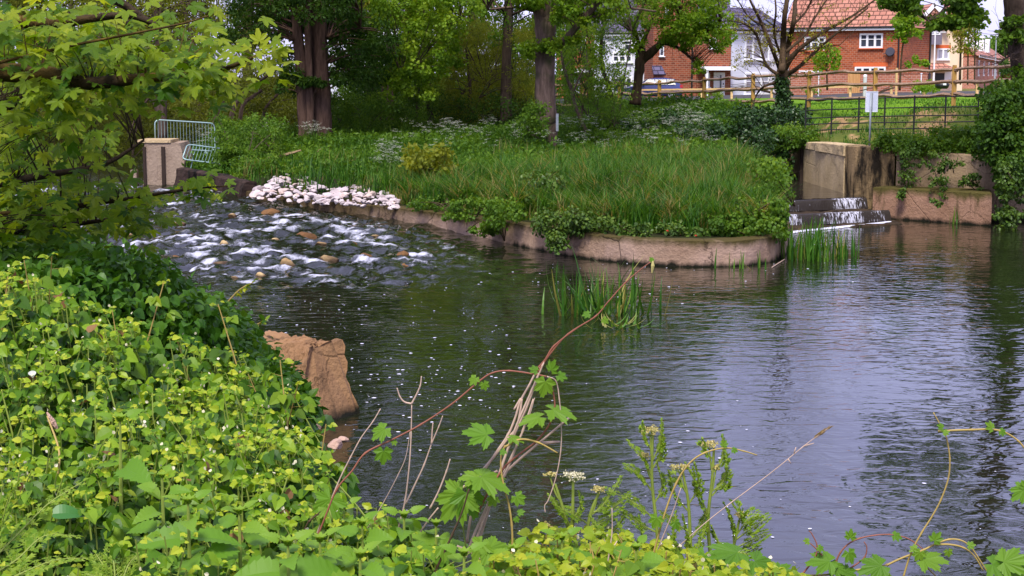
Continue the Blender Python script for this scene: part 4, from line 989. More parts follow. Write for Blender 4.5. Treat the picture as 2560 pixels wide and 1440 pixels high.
for (xa, za), (xb, zb) in (((-1.5, eg - .95), (uapex, zap - .1)), ((ug + .3, eg - .35), (uapex, zap - .1))):
    mb = MB(); d = np.array([xb - xa, zb - za]); box(mb, ((xa + xb) / 2, -.4, (za + zb) / 2 - .05), (np.hypot(*d), .08, .34), ry=-math.atan2(d[1], d[0])); H.mk('bargeboard', mb, M['upvc'])
mb = MB(); slab(mb, [[ug, -.3, el - .1], [f.len + .2, -.3, el - .1], [f.len + .2, 4.6, el + 3.2], [ug, 4.6, el + 3.2]]); H.mk('lower_roof', mb, M['tile_red'])
(u0, z1), (u1, z0) = H.uz(2300, 74), H.uz(2347, 112); mb = MB(); box(mb, ((u0 + u1) / 2, -.5, (z0 + z1) / 2), (u1 - u0, 1.1, z1 - z0)); by = H.mk('bay', mb, M['grey_box'])
(u0, z1), (u1, z0) = H.uz(2302, 70), H.uz(2343, 88); mb = MB(); box(mb, ((u0 + u1) / 2, -1.07, (z0 + z1) / 2), (u1 - u0, .06, z1 - z0)); H.mk('bay_window', mb, M['upvc'], by)
mb = MB(); 
for k in (.5, .82): box(mb, (u0 + (u1 - u0) * k, -1.11, (z0 + z1) / 2), ((u1 - u0) * .22, .03, (z1 - z0) * .7))
H.mk('pane', mb, M['glass_pale'], by)
mb = MB(); ub, zb_ = H.uz(2330, 45); slab(mb, [[ub - 1.6, -1.1, zb_ - 1.], [ub, -1.1, zb_ + .6], [ub, .2, zb_ + .6], [ub - 1.6, .2, zb_ - 1.]]); slab(mb, [[ub + 1.4, -1.1, zb_ - .9], [ub, -1.1, zb_ + .6], [ub, .2, zb_ + .6], [ub + 1.4, .2, zb_ - .9]]); H.mk('bay_roof', mb, M['tile_red'])
window(H, (2343, 121, 2372, 149), 2, 1, glass='glass_pale', head='brick_trim')
(u0, z1), (u1, z0) = H.uz(2300, 156), H.uz(2378, 172); mb = MB(); slab(mb, [[u0, -1.6, z0], [u1, -1.6, z0], [u1 - .8, .1, z1], [u0, .1, z1]]); slab(mb, [[u1, -1.6, z0], [u1, .1, z0], [u1 - .8, .1, z1]]); pr = H.mk('porch_roof', mb, M['tile_red'])
mb = MB(); u0, z1 = H.uz(2338, 183); u1, z0 = H.uz(2360, 202); box(mb, ((u0 + u1) / 2, -.04, (z0 + z1) / 2), (u1 - u0, .1, z1 - z0)); H.mk('door', mb, M['black'])
mb = MB(); u0, z1 = H.uz(2361, 180); u1, z0 = H.uz(2376, 202); box(mb, ((u0 + u1) / 2, -.05, (z0 + z1) / 2), (u1 - u0, .1, z1 - z0)); H.mk('side_panel', mb, M['upvc'])
mb = MB(); u0, z1 = H.uz(2312, 184); u1, z0 = H.uz(2326, 202); box(mb, ((u0 + u1) / 2, -.04, (z0 + z1) / 2), (u1 - u0, .1, z1 - z0)); H.mk('pane', mb, M['glass'])
pipe(H, 2402, 80, 200)
mb = MB(); L_ = sd.len; box(mb, (f.len + .02, L_ / 2, el / 2), (.1, L_, el - .1)); H.mk('side_wall', mb, M['beige'])
# long terrace going away on the right
f = Face(at(2438, 200, 172), at(2524, 196, 262)); H = Part('brick_terrace', 'long red brick terrace with dormers running away behind the saplings', 'terrace', f, 2.8)
ev = f.uz(2450, 140)[1] - 2.8; walls(H, f.len, 9, ev, 'brick_pink'); gable_roof(H, f.len, 9, ev, 3.2, 'tile_red', .3)
for k in range(9):
    u = f.len * (k + .5) / 9; mb = MB(); box(mb, (u, -.03, ev * .62), (1.8, .12, 1.7)); fo = H.mk('window', mb, M['upvc']); mb = MB(); box(mb, (u, -.1, ev * .62), (1.3, .03, 1.3)); H.mk('pane', mb, M['glass_pale'], fo)
for k in (1, 2.2, 3.4): 
    mb = MB(); u = f.len * k / 9; box(mb, (u, 1.5, ev + 1.6), (1.7, 2.2, 1.7)); d_ = H.mk('dormer', mb, M['upvc']); mb = MB(); box(mb, (u, .38, ev + 1.6), (1.2, .06, 1.2)); H.mk('pane', mb, M['glass'], d_)
f = Face(at(2480, 200, 235), at(2560, 200, 225)); H = Part('brick_house', 'far red roofed house at the right edge below the wooded hill', 'house', f, 2.8)
ev = f.uz(2520, 160)[1] - 2.8; walls(H, f.len, 8, ev, 'brick'); gable_roof(H, f.len, 8, ev, 2.0, 'tile_red', .4)
# driveway
mb = MB(); V, F = grid_mesh(np.linspace(-2, 42, 60), np.linspace(99, 118, 30), lambda P: ground_z(P) + .03); mb.add(V, F); tag(mk('driveway', mb, M['asphalt']), 'asphalt drive in front of the houses', 'road', kind='structure')
# distant wooded hill
V, F = grid_mesh(np.linspace(90, 700, 50), np.linspace(480, 900, 30), lambda P: 3 + 20 * np.exp(-((P[:, 0] - 330) / 200) ** 2 - ((P[:, 1] - 690) / 130) ** 2) + 2 * fbm(np.c_[P / 20, 0 * P[:, 0]], 3, 3))
mb = MB(); mb.add(V, F); hm = leafmat('hill_green', [(.05, .1, .02), (.09, .15, .03)], 0); tag(mk('hill', mb, hm, smooth=True), 'low green hill far beyond the houses', 'hill', kind='structure')

# ------------------------------------------------------------------ parked car
cp = at(1705, 247, 112); cy = cp[1]; z0 = cp[2] - .02; car = thing('parked_car', 'dark blue hatchback parked before the tall brick house', 'car', (cp[0] - 2.1, cy, z0)); car.rotation_euler = (0, 0, -.06)
st = [(-2.1, .35, .62, .62, .62), (-2.05, .25, .72, .74, .74), (-1.5, .2, .82, .88, .8), (-1.0, .2, .9, .96, .84), (-.35, .2, .94, 1.36, .86), (.2, .2, .95, 1.47, .87), (.9, .2, .96, 1.48, .87), (1.5, .2, .98, 1.38, .86), (1.8, .22, 1.0, 1.18, .84), (2.0, .28, .95, .98, .8), (2.1, .4, .8, .82, .72)]
rows = []
for x_, zb, zs_, zt, hw in st:
    k = .0 if zt - zs_ < .12 else .2
    rows.append([[x_, -hw * .9, zb], [x_, -hw, zb + .15], [x_, -hw * 1.02, (zb + zs_) / 2], [x_, -hw * .97, zs_], [x_, -hw + k + .02, zt - .05], [x_, -hw * .55, zt], [x_, hw * .55, zt], [x_, hw - k - .02, zt - .05], [x_, hw * .97, zs_], [x_, hw * 1.02, (zb + zs_) / 2], [x_, hw, zb + .15], [x_, hw * .9, zb]])
V = np.array(rows); n, k = V.shape[:2]; i = np.arange(n - 1)[:, None] * k; j = np.arange(k)[None]; j2 = (j + 1) % k
F = np.stack([i + j, i + j2, i + k + j2, i + k + j], -1).reshape(-1, 4); mb = MB(); mb.add(V.reshape(-1, 3), [F, np.arange(k)[None], (np.arange(k) + (n - 1) * k)[::-1][None]])
def cpart(nm, mb, m, par=None, sm=False):
    me = mb.mesh(nm, smooth=sm); me.materials.append(M[m]); o_ = bpy.data.objects.new(nm, me); COL.objects.link(o_); o_.parent = par or car; return o_
cpart('body', mb, 'carpaint', None, True)
for s in (-1, 1):
    for x0_, x1_, t0, t1 in ((-.72, .12, -.3, .14), (.2, 1.0, .2, .95), (1.06, 1.62, 1.0, 1.45)):
        yb, yt = .875, .7; mb = MB(); P = np.array([[x0_, s * yb, .99], [x1_, s * yb, 1.0], [t1, s * yt, 1.36], [t0, s * yt, 1.36]]); V = np.vstack([P, P + [0, s * .012, .006]]); mb.add(V, [np.array([[0, 1, 2, 3], [4, 7, 6, 5], [0, 4, 5, 1], [1, 5, 6, 2], [2, 6, 7, 3], [3, 7, 4, 0]])]); cpart('side_window', mb, 'car_glass')
    mb = MB(); box(mb, (2.0, s * .68, .88), (.2, .26, .2)); cpart('tail_light', mb, 'lamp_red')
    mb = MB(); box(mb, (-2.0, s * .58, .68), (.18, .3, .13)); cpart('headlight', mb, 'glass_pale')
    mb = MB(); box(mb, (-.62, s * .95, 1.0), (.12, .18, .12)); cpart('wing_mirror', mb, 'black')
    for x_ in (-1.35, 1.32):
        mb = MB(); tube(mb, [[x_, s * .70, .31], [x_, s * .885, .31], [x_, s * .90, .31]], [.31, .31, .27], 20); wh = cpart('wheel', mb, 'tyre'); mb = MB(); tube(mb, [[x_, s * .892, .31], [x_, s * .905, .31]], .09, 8)
        for q in range(5): a = q * 2 * PI / 5; box(mb, (x_ + .1 * math.cos(a), s * .905, .31 + .1 * math.sin(a)), (.2, .02, .055), ry=-a)
        for q in range(16): a = q * PI / 8; b_ = (q + 1) * PI / 8; tube(mb, [[x_ + .2 * math.cos(a), s * .905, .31 + .2 * math.sin(a)], [x_ + .2 * math.cos(b_), s * .905, .31 + .2 * math.sin(b_)]], .018, 4)
        cpart('rim', mb, 'rim', wh)
for x0_, z0_, x1_, z1_, nm in ((-1.0, .98, -.36, 1.37, 'windscreen'), (1.86, 1.08, 1.55, 1.36, 'rear_window')):
    mb = MB(); P = np.array([[x0_, -.66, z0_], [x0_, .66, z0_], [x1_, .58, z1_], [x1_, -.58, z1_]]); P[:, 2] += .015; V = np.vstack([P, P + [0, 0, .012]]); mb.add(V, [np.array([[0, 1, 2, 3], [4, 7, 6, 5], [0, 4, 5, 1], [1, 5, 6, 2], [2, 6, 7, 3], [3, 7, 4, 0]])]); cpart(nm, mb, 'car_glass')
# bin on the lawn, bits by the right tree
p = at(2355, 222, 82); rt = .2; t = thing('rubbish_sack', 'black rounded sack with a pale patch on the grass behind the fence', 'sack', p); mb = MB()
tube(mb, [p + [0, 0, z_] for z_ in (0, .08, .22, .34, .4, .46)], [.25, .33, .35, .26, .12, .08], 14, bump=.12); mk('bag', mb, M['black'], t, smooth=True)
mb = MB(); box(mb, p + [.03, -.36, .25], (.16, .03, .13)); mk('pale_patch', mb, M['white'], t)
p = at(2532, 213, 78); mb = MB(); tube(mb, [p, p + [0, 0, .14], p + [0, 0, .22]], [.24, .26, .2], 10); tag(mk('blue_tub', mb, M['cyan'], org=p), 'small bright blue tub in the grass by the right hand trunk', 'tub')
p = at(2512, 218, 78); mb = MB(); tube(mb, [p, p + [0, 0, .1], p + [0, 0, .14]], [.2, .22, .1], 9, bump=.2); tag(mk('pale_bag', mb, M['white'], org=p), 'small crumpled white bag left of the blue tub', 'bag')
# ------------------------------------------------------------------ leaves in clumps
def clump_leaves(mb, C, R, n, tmpl, size, mi=0, droop=.5, flat=.7, vb=.0, up=.55):
    """C clump centres, R radii: n leaves each, hanging outwards"""
    C = np.asarray(C, float); k = len(C); R = np.broadcast_to(np.asarray(R, float), (k,))
    idx = np.repeat(np.arange(k), n); m = len(idx)
    d = rdir(m); r = rng.random(m) ** .5
    P = C[idx] + d * (R[idx] * r)[:, None] * np.array([1, 1, flat])
    D = norm(d * .7 + rdir(m) * .7 + np.array([0, 0, -droop])); Nn = norm(rdir(m) * .7 + np.array([0, 0, up]) + d * .3)
    cv = np.clip(.5 + .22 * rng.normal(size=k), 0, 1)
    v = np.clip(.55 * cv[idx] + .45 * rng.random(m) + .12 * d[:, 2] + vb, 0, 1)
    scatter(mb, tmpl, P, D, Nn, size * (.65 + .7 * rng.random(m)), v, mi)

def box_clumps(boxes):
    """(px0,py0,px1,py1,Y0,Y1,n,r): clump centres spread through a slab of space"""
    C = []; R = []
    for x0, y0, x1, y1, Y0, Y1, n, r in boxes:
        for _ in range(int(n)):
            Y = random.uniform(Y0, Y1); C.append(at(random.uniform(x0, x1), random.uniform(y0, y1), Y)); R.append(r * random.uniform(.6, 1.3))
    return np.array(C), np.array(R)

def twigs(mb, nodes, C, r0=.02, frac=1., n=4, mi=0, maxl=9.):
    nodes = np.asarray(nodes)
    for c in C:
        if random.random() > frac: continue
        q = nodes + np.array([0, 0, -.3]); dd = np.linalg.norm(nodes - c, axis=1) + 2.5 * np.maximum(0, nodes[:, 2] - c[2] + .2); a = nodes[int(np.argmin(dd))]
        L = np.linalg.norm(c - a)
        if L < .05 or L > maxl: continue
        mid = (a + c) / 2 + np.array([random.uniform(-.1, .1), random.uniform(-.1, .1), .1]) * L
        tube(mb, smooth_path([a, mid, c], 3), np.linspace(r0 * (1 + .25 * L), r0 * .35, 7), n, mi=mi, cap=False)

def make_tree(name, label, stems, boxes, tmpl, lsize, lmat, bark, nleaf=60, r0=.02, tw=1., extra=None, droop=.5, group=None, base=None, bumpk=.18, parts=('trunk', 'crown'), up=.55, rings=10):
    """stems: list of [(px,py,Y,radius m),...] measured stems and limbs"""
    P0 = np.array(at(*stems[0][0][:3])) if base is None else np.array(base)
    t = thing(name, label, 'tree' if 'tree' in name or 'sapling' in name else 'shrub', P0, group)
    mb = MB(); nodes = []
    for st_ in stems:
        P = np.array([at(q[0], q[1], q[2]) for q in st_]); R = np.array([q[3] for q in st_])
        Pm = smooth_path(P, 5); Rm = np.interp(np.linspace(0, 1, len(Pm)), np.linspace(0, 1, len(R)), R)
        tube(mb, Pm, Rm, rings, bump=bumpk); nodes += list(Pm)
    C, R = box_clumps(boxes); nodes = np.array(nodes)
    if tw: twigs(mb, nodes, C, r0, tw)
    mk(parts[0], mb, bark, t, smooth=True)
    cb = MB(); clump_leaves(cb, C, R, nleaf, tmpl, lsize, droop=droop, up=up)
    if extra: extra(cb)
    mk(parts[1], cb, lmat, t); return t

# big twin stemmed tree
make_tree('broadleaf_tree', 'huge dark twin stemmed tree, widest trunk, left of the middle of the wood',
    [[(803, 372, 68, .58), (805, 340, 68, .44), (802, 200, 68, .42), (793, 0, 68, .42), (785, -300, 68, .34), (790, -700, 68, .18)], [(757, 368, 67.6, .38), (761, 330, 67.6, .28), (756, 180, 67.6, .27), (742, 60, 67.6, .22), (728, -60, 67.5, .2), (700, -400, 67, .12)],
     [(776, 366, 67.3, .24), (777, 320, 67.3, .17), (772, 120, 67.3, .15), (768, -80, 67.2, .14), (800, -500, 67, .08)], [(818, 95, 68, .07), (850, 78, 67.5, .05), (900, 70, 67, .03)]],
    [(540, -1500, 1040, -350, 66, 80, 220, 1.4), (600, -300, 900, -60, 62, 74, 130, .8), (560, -60, 715, 100, 66, 72, 60, .5), (690, 0, 900, 90, 69.5, 73, 60, .45), (690, -60, 770, 50, 65, 67, 16, .35), (800, -40, 900, 40, 64, 67, 22, .4), (840, 40, 980, 200, 66, 74, 70, .5), (700, 120, 745, 230, 67, 69, 12, .3), (750, 195, 815, 212, 66.8, 67.2, 9, .2)],
    KITE, .15, M['deep'], M['bark_red'], 90, .03, .5)
# centre tree with pale grey bark
make_tree('broadleaf_tree', 'straight grey barked tree in the centre with a small blue tag low on its trunk',
    [[(1381, 398, 58, .21), (1380, 360, 58, .18), (1372, 320, 58, .3), (1366, 290, 58, .37), (1365, 150, 58, .37), (1366, 60, 58, .40), (1372, 20, 58, .33), (1376, -200, 58, .25), (1390, -700, 58, .12)], [(1356, 70, 58, .24), (1346, 20, 58, .2), (1335, -60, 58, .15), (1310, -400, 57, .1)],
     [(1382, 118, 58, .15), (1412, 100, 57.5, .12), (1455, 52, 57, .11), (1508, -5, 56.5, .1), (1560, -80, 56, .07)], [(1340, 26, 58, .08), (1290, 18, 57.5, .05), (1220, 24, 57, .03)], [(1455, 52, 57, .06), (1560, 22, 56.5, .05), (1640, 28, 56, .03)]],
    [(1130, -1450, 1700, -250, 56, 70, 240, 1.2), (1150, -150, 1560, -10, 53, 62, 110, .7), (1300, 95, 1400, 135, 57, 57.7, 12, .24), (1290, -10, 1345, 25, 56.5, 58, 12, .3), (1400, -20, 1560, 40, 55.5, 58, 26, .35), (1385, -20, 1470, 60, 56, 58, 12, .25), (1420, 90, 1460, 130, 56.5, 58, 5, .2)],
    ROUND, .11, M['lime'], M['bark_grey'], 70, .02, .6)
pb = at(1393, 306, 57.6); mb = MB(); box(mb, pb, (.09, .05, .62)); tag(mk('trunk_tag', mb, M['galv'], org=pb), 'narrow blue grey plate on the side of the centre trunk', 'plate')
# tree behind
make_tree('broadleaf_tree', 'slimmer brown trunk with ragged bark behind and left of the centre tree',
    [[(1262, 345, 72, .34), (1265, 300, 72, .25), (1268, 150, 72, .23), (1273, 0, 72, .22), (1278, -300, 72, .18), (1285, -700, 72, .1)]],
    [(1020, -1350, 1480, -200, 68, 84, 190, 1.3), (1100, -120, 1420, 30, 68, 76, 90, .6), (1230, 30, 1320, 120, 70, 74, 12, .35)], KITE, .12, M['maple_far'], M['bark_dark'], 80, .025, .5)
# slender forked tree by the pier
make_tree('slender_tree', 'slender dark forked tree rising behind the crowd barrier',
    [[(406, 350, 61, .2), (408, 270, 61, .15), (410, 200, 61, .13), (402, 130, 61, .14), (392, 50, 61, .15), (385, -20, 61, .1), (372, -150, 61, .07), (360, -400, 61, .04)], [(397, 60, 61, .1), (405, 0, 61, .08), (412, -120, 61, .05)], [(404, 300, 61, .13), (388, 250, 61, .12), (365, 205, 61, .09), (340, 150, 62, .05)],
     [(395, 70, 61, .05), (350, 45, 60.5, .04), (290, 0, 60, .035), (250, -40, 60, .03)], [(322, 62, 62, .12), (300, 20, 62, .1), (288, -20, 62, .08)], [(378, 240, 61.5, .04), (345, 280, 61, .035), (320, 350, 61, .02)]],
    [(200, -500, 560, -100, 57, 68, 120, .9), (150, -120, 560, 60, 58, 66, 110, .5), (180, 40, 560, 200, 60, 68, 60, .4)], KITE, .10, M['olive'], M['bark_dark'], 55, .018, .8)
# ivy clad tree of many rising branches
tb = [[(1958, 285, 62, .34), (1959, 240, 62, .26), (1954, 200, 62, .26), (1958, 175, 62, .24)]]
for e in [[(1958, 178, .15), (1990, 130, .1), (2050, 85, .07), (2130, 40, .045), (2200, -10, .03)], [(1956, 175, .16), (1972, 110, .12), (1985, 50, .1), (1990, -10, .08), (2010, -120, .04)], [(1955, 178, .15), (1958, 110, .13), (1962, 40, .11), (1968, -20, .09), (1960, -200, .04)],
          [(1952, 178, .1), (1930, 120, .09), (1905, 60, .07), (1880, 10, .05), (1850, -60, .03)], [(1950, 190, .09), (1915, 160, .06), (1892, 90, .05), (1862, 60, .035), (1820, 50, .02)], [(1962, 190, .12), (2000, 165, .08), (2060, 110, .06), (2120, 60, .04), (2170, 20, .03)],
          [(1965, 130, .07), (2010, 90, .05), (2040, 40, .04), (2080, -20, .03)], [(1948, 130, .06), (1935, 80, .05), (1940, 20, .04), (1930, -60, .03)], [(1990, 130, .04), (2040, 120, .03), (2100, 112, .02)], [(1905, 62, .04), (1870, 40, .03), (1838, -10, .02)], [(1948, 205, .08), (1912, 215, .05), (1890, 240, .03), (1880, 280, .02)], [(1985, 60, .05), (2020, 20, .04), (2050, -60, .03)]]:
    tb.append([(a, b, 62 + random.uniform(-.8, .8), r * .92) for a, b, r in e])
def bare_twigs(t, stems, n, L, r, bark, seed=1):
    rr = random.Random(seed); mb = MB()
    for _ in range(n):
        s = rr.choice(stems[1:]); k = rr.randrange(1, len(s)); f = rr.random(); p0, p1 = at(*s[k - 1][:3]), at(*s[k][:3]); p = p0 + (p1 - p0) * f; d = norm((p1 - p0)[None])[0]
        q = norm((d * .7 + np.array([rr.gauss(0, .7), rr.gauss(0, .7), rr.gauss(.15, .4)]))[None])[0]; l = L * rr.uniform(.4, 1.3)
        pts = [p, p + q * l * .5 + np.array([0, 0, rr.uniform(-.05, .1)]) * l, p + q * l + np.array([rr.uniform(-.1, .1), 0, rr.uniform(0, .25)]) * l]
        tube(mb, smooth_path(pts, 3), np.linspace(r, r * .3, 7), 4, cap=False)
        for _ in range(2):
            a = pts[1] + (pts[2] - pts[1]) * rr.random(); q2 = norm((q + np.array([rr.gauss(0, .6), rr.gauss(0, .6), rr.gauss(.1, .4)]))[None])[0]; tube(mb, [a, a + q2 * l * .35], [r * .5, r * .25], 3, cap=False)
    return mk('twigs', mb, bark, t)
t = make_tree('ivy_clad_tree', 'fan shaped tree with thin rising branches, budding leaves and an ivy wrapped foot', tb,
    [(1850, -300, 2120, -20, 60, 64, 50, .45), (1835, 10, 1930, 170, 61, 63, 42, .22), (1990, 60, 2070, 190, 61, 63, 26, .22), (1880, 20, 2000, 110, 61, 63, 26, .18), (2050, -10, 2180, 60, 61, 63, 14, .2), (1930, 110, 1960, 180, 61, 62.4, 6, .15)], KITE, .085, M['sparse_y'], M['bark_twig'], 16, .012, .9, bumpk=.1)
bare_twigs(t, tb, 170, .9, .012, M['bark_twig'])
cb = MB(); h_ = np.linspace(0, 1, 60); C = np.array([at(1957 + random.uniform(-9, 9), 290 - 95 * q, 61.75 + random.uniform(-.1, .25)) for q in h_]); clump_leaves(cb, C, .26, 40, ROUND, .085, droop=.8); mk('ivy', cb, M['ivy'], t)
# pollarded tree leaning over the lawn
pt = [[(1588, 262, 70, .27), (1594, 215, 70, .2), (1602, 150, 70, .24), (1604, 120, 70, .22)], [(1602, 150, 70, .2), (1632, 128, 69.6, .17), (1655, 105, 69.4, .12), (1678, 78, 69, .1), (1700, 40, 68.6, .06)], [(1650, 106, 69.4, .1), (1690, 116, 69, .07), (1732, 150, 68.5, .05), (1752, 175, 68.2, .02)], [(1655, 105, 69.4, .08), (1710, 100, 69, .06), (1760, 85, 68.6, .04), (1800, 60, 68.4, .03)], [(1600, 125, 70, .1), (1590, 80, 70, .07), (1570, 30, 70, .05), (1560, -40, 70, .04)], [(1603, 120, 70, .1), (1622, 70, 70, .07), (1640, 10, 70, .05), (1650, -60, 70, .03)]]
t = make_tree('pollard_tree', 'thick knobbly pollard with one limb arching right across the brick house', pt,
    [(1560, -250, 1800, -20, 66, 72, 80, .6), (1640, -20, 1810, 55, 67, 70, 84, .36), (1700, 40, 1835, 110, 67, 69.5, 66, .3), (1650, 40, 1720, 100, 67, 70, 22, .28), (1650, 70, 1740, 120, 68, 69.5, 16, .25), (1770, 100, 1830, 130, 68, 69, 12, .2), (1560, -20, 1640, 60, 68, 71, 26, .3), (1735, 150, 1760, 185, 68, 68.6, 7, .14), (1560, 60, 1620, 130, 68.5, 70, 14, .25)], ROUND, .11, M['lime'], M['bark_twig'], 34, .012, .9)
bare_twigs(t, pt, 130, .8, .011, M['bark_twig'], 3)
# thin curving trunks
for st_, lab in (([[(1542, 330, 66, .1), (1534, 290, 66, .085), (1530, 240, 66, .08), (1512, 190, 66, .08), (1503, 140, 66, .075), (1505, 90, 66, .07), (1514, 30, 66, .06), (1512, -60, 66, .05)], [(1508, 165, 66, .05), (1480, 130, 66, .04), (1462, 60, 66, .03)], [(1515, 200, 66, .05), (1550, 215, 66, .035), (1580, 205, 66, .02)]], 'thin dark trunk bending left then right before the white boarded house'),
                 ([[(1468, 335, 63, .09), (1440, 270, 63, .075), (1430, 230, 63, .07), (1410, 170, 63, .06), (1402, 120, 63, .05)], [(1432, 235, 63, .04), (1450, 190, 63, .03), (1470, 160, 63, .02)]], 'thin dark trunk leaning left out of the bushes beside the centre tree'),
                 ([[(1330, 300, 74, .07), (1312, 240, 74, .06), (1290, 190, 74, .05), (1276, 160, 74, .04)]], 'thin stem leaning left between the two straight trunks')):
    make_tree('slender_tree', lab, st_, [(1400, -60, 1640, 60, 62, 70, 34, .4), (1420, 60, 1560, 180, 62, 68, 20, .3), (1470, 180, 1560, 300, 63, 67, 14, .3)] if '1542' in str(st_) else ([(1385, 100, 1480, 230, 61, 66, 22, .3)] if '1468' in str(st_) else [(1270, 120, 1340, 300, 72, 75, 22, .35)]), NARROW, .1, M['mid'], M['bark_dark'], 60, .012, .8, bumpk=.1)
# saplings on the lawn with a stake
t = make_tree('sapling', 'young maple sapling with a clear stem against the corner of the brick house', [[(2249, 226, 75, .055), (2252, 165, 75, .045), (2256, 120, 75, .04), (2265, 70, 75, .035), (2270, 20, 75, .025)]], [(2228, 42, 2300, 90, 74.6, 75.4, 40, .2), (2255, 98, 2266, 108, 74.8, 75.1, 3, .12), (2262, 156, 2276, 164, 74.8, 75.2, 2, .12), (2290, 150, 2325, 162, 74.8, 75.2, 6, .12), (2282, 138, 2290, 144, 75, 75.2, 1, .1), (2240, 25, 2290, 50, 74.7, 75.3, 12, .2)], ROUND, .12, M['lime'], M['bark_twig'], 26, .008, .9, bumpk=.05)
make_tree('sapling', 'young sapling with pale leaves before the left window of the brick house', [[(2068, 226, 80, .05), (2067, 170, 80, .04), (2068, 130, 80, .035), (2075, 95, 80, .025)]], [(2034, 112, 2098, 172, 79.5, 80.5, 40, .22)], ROUND, .12, M['lime'], M['bark_twig'], 24, .008, .9, bumpk=.05)
for k, (px, top) in enumerate(((2401, 72), (2419, 62), (2436, 50))):
    make_tree('sapling', 'thin staked sapling with loose yellow leaves before the cream flats, ' + ('leftmost of the three', 'middle one of the three', 'rightmost of the three')[k], [[(px, 212, 98, .05), (px + 1, 150, 98, .045), (px + 3, top, 98, .03)]], [(px - 26, 58, px + 24, 132, 97.4, 98.6, 34, .26), (px - 14, 40, px + 26, 70, 97.5, 98.5, 12, .22)], KITE, .14, M['sparse_y'] if k < 2 else M['lime'], M['bark_twig'], 15, .01, .9, bumpk=.05)
p = at(2240, 232, 75.3); mb = MB(); box(mb, p + [0, 0, .5], (.1, .1, 1.3)); tag(mk('tree_stake', mb, M['pale_wood'], org=p), 'short pale timber stake beside the maple sapling', 'stake')
# right edge tree and its overhanging leafy boughs
rt = [[(2552, 330, 47, .5), (2556, 250, 47, .34), (2553, 150, 47, .3), (2546, 50, 47, .32), (2540, 0, 47, .33), (2530, -200, 47, .28), (2520, -600, 47, .15)], [(2538, -60, 47, .16), (2470, -130, 46.5, .11), (2400, -110, 46, .07), (2330, -60, 45.5, .045), (2270, -10, 45, .03)], [(2400, -110, 46, .05), (2380, -50, 45.5, .035), (2360, 20, 45.2, .025), (2320, 52, 45, .015)], [(2470, -130, 46.5, .05), (2455, -60, 46, .04), (2440, 10, 45.6, .025), (2430, 50, 45.5, .012)], [(2545, 130, 46.6, .05), (2520, 142, 46.4, .03), (2496, 158, 46.2, .015)], [(2545, 70, 46.6, .05), (2520, 85, 46.4, .03), (2500, 92, 46.2, .02)]]
t = make_tree('overhanging_tree', 'dark trunk at the right edge whose leafy boughs hang across the pale sky', rt,
    [(2380, -800, 2760, -180, 42, 52, 130, .9), (2200, -180, 2480, -30, 44, 47, 60, .45), (2205, -20, 2290, 12, 44.5, 46, 26, .2), (2255, 5, 2290, 28, 44.6, 45.6, 9, .16), (2310, 40, 2420, 66, 44.8, 45.6, 26, .17), (2380, 5, 2450, 50, 45, 46, 26, .18), (2350, -15, 2460, 8, 45, 46, 18, .2), (2425, 30, 2458, 58, 45.2, 45.8, 8, .16), (2508, 50, 2545, 64, 46, 46.6, 8, .16), (2500, 75, 2530, 96, 46, 46.5, 7, .14), (2530, 30, 2560, 110, 46, 47, 9, .2), (2535, 150, 2560, 230, 46.3, 46.9, 8, .2)], ROUND, .115, M['mid'], M['bark_dark'], 30, .012, .9)
bare_twigs(t, rt[3:], 40, .8, .01, M['bark_dark'], 8)
# dark bush, ivy and bramble over the right hand wall
def bush(name, label, boxes, tmpl, size, m, nleaf, stems=None, bark='bark_dark', cat='shrub', droop=.5, group=None, tw=.5, up=.55):
    C, R = box_clumps(boxes); b = C[:, :].mean(0); b[2] = C[:, 2].min()
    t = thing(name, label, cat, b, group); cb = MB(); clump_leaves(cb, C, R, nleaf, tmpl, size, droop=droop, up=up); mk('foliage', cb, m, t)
    mb = MB(); roots = np.array([[C[:, 0].mean() + random.uniform(-1, 1) * C[:, 0].std(), C[:, 1].mean() + random.uniform(-1, 1) * C[:, 1].std(), C[:, 2].min() - .2 + .12 * k] for k in range(14)])
    for st_ in (stems or []):
        P = smooth_path([at(*q[:3]) for q in st_], 5); tube(mb, P, np.interp(np.linspace(0, 1, len(P)), np.linspace(0, 1, len(st_)), [q[3] for q in st_]), 6, bump=.15); roots = np.vstack([roots, P])
    twigs(mb, roots, C[::2], .014, tw); mk('stems', mb, M[bark], t); return t
bush('dark_shrub', 'dense dark ivy covered bush at the right edge under the trunk', [(2470, 215, 2580, 330, 45, 48.5, 110, .35), (2455, 300, 2580, 400, 45, 47.5, 90, .32), (2500, 380, 2580, 470, 44.6, 46.4, 50, .28)], ROUND, .11, M['deep'], 60)
bush('hanging_ivy', 'ivy trails hanging to the water at the right end of the ledge', [(2500, 400, 2560, 560, 44.2, 45.0, 34, .22), (2490, 520, 2545, 570, 43.9, 44.4, 8, .16), (2505, 450, 2530, 560, 43.9, 44.3, 14, .14)], ROUND, .085, M['ivy_lit'], 34, cat='ivy', droop=1.)
bush('bramble_hedge', 'bramble and ivy bank spilling over the top of the ivy wall', [(2195, 338, 2300, 372, 47.6, 49.3, 60, .22), (2250, 345, 2480, 380, 47.2, 49, 130, .24), (2330, 320, 2480, 355, 47.5, 50, 60, .25)], ROUND, .085, M['mid'], 44, cat='bramble', droop=.9)
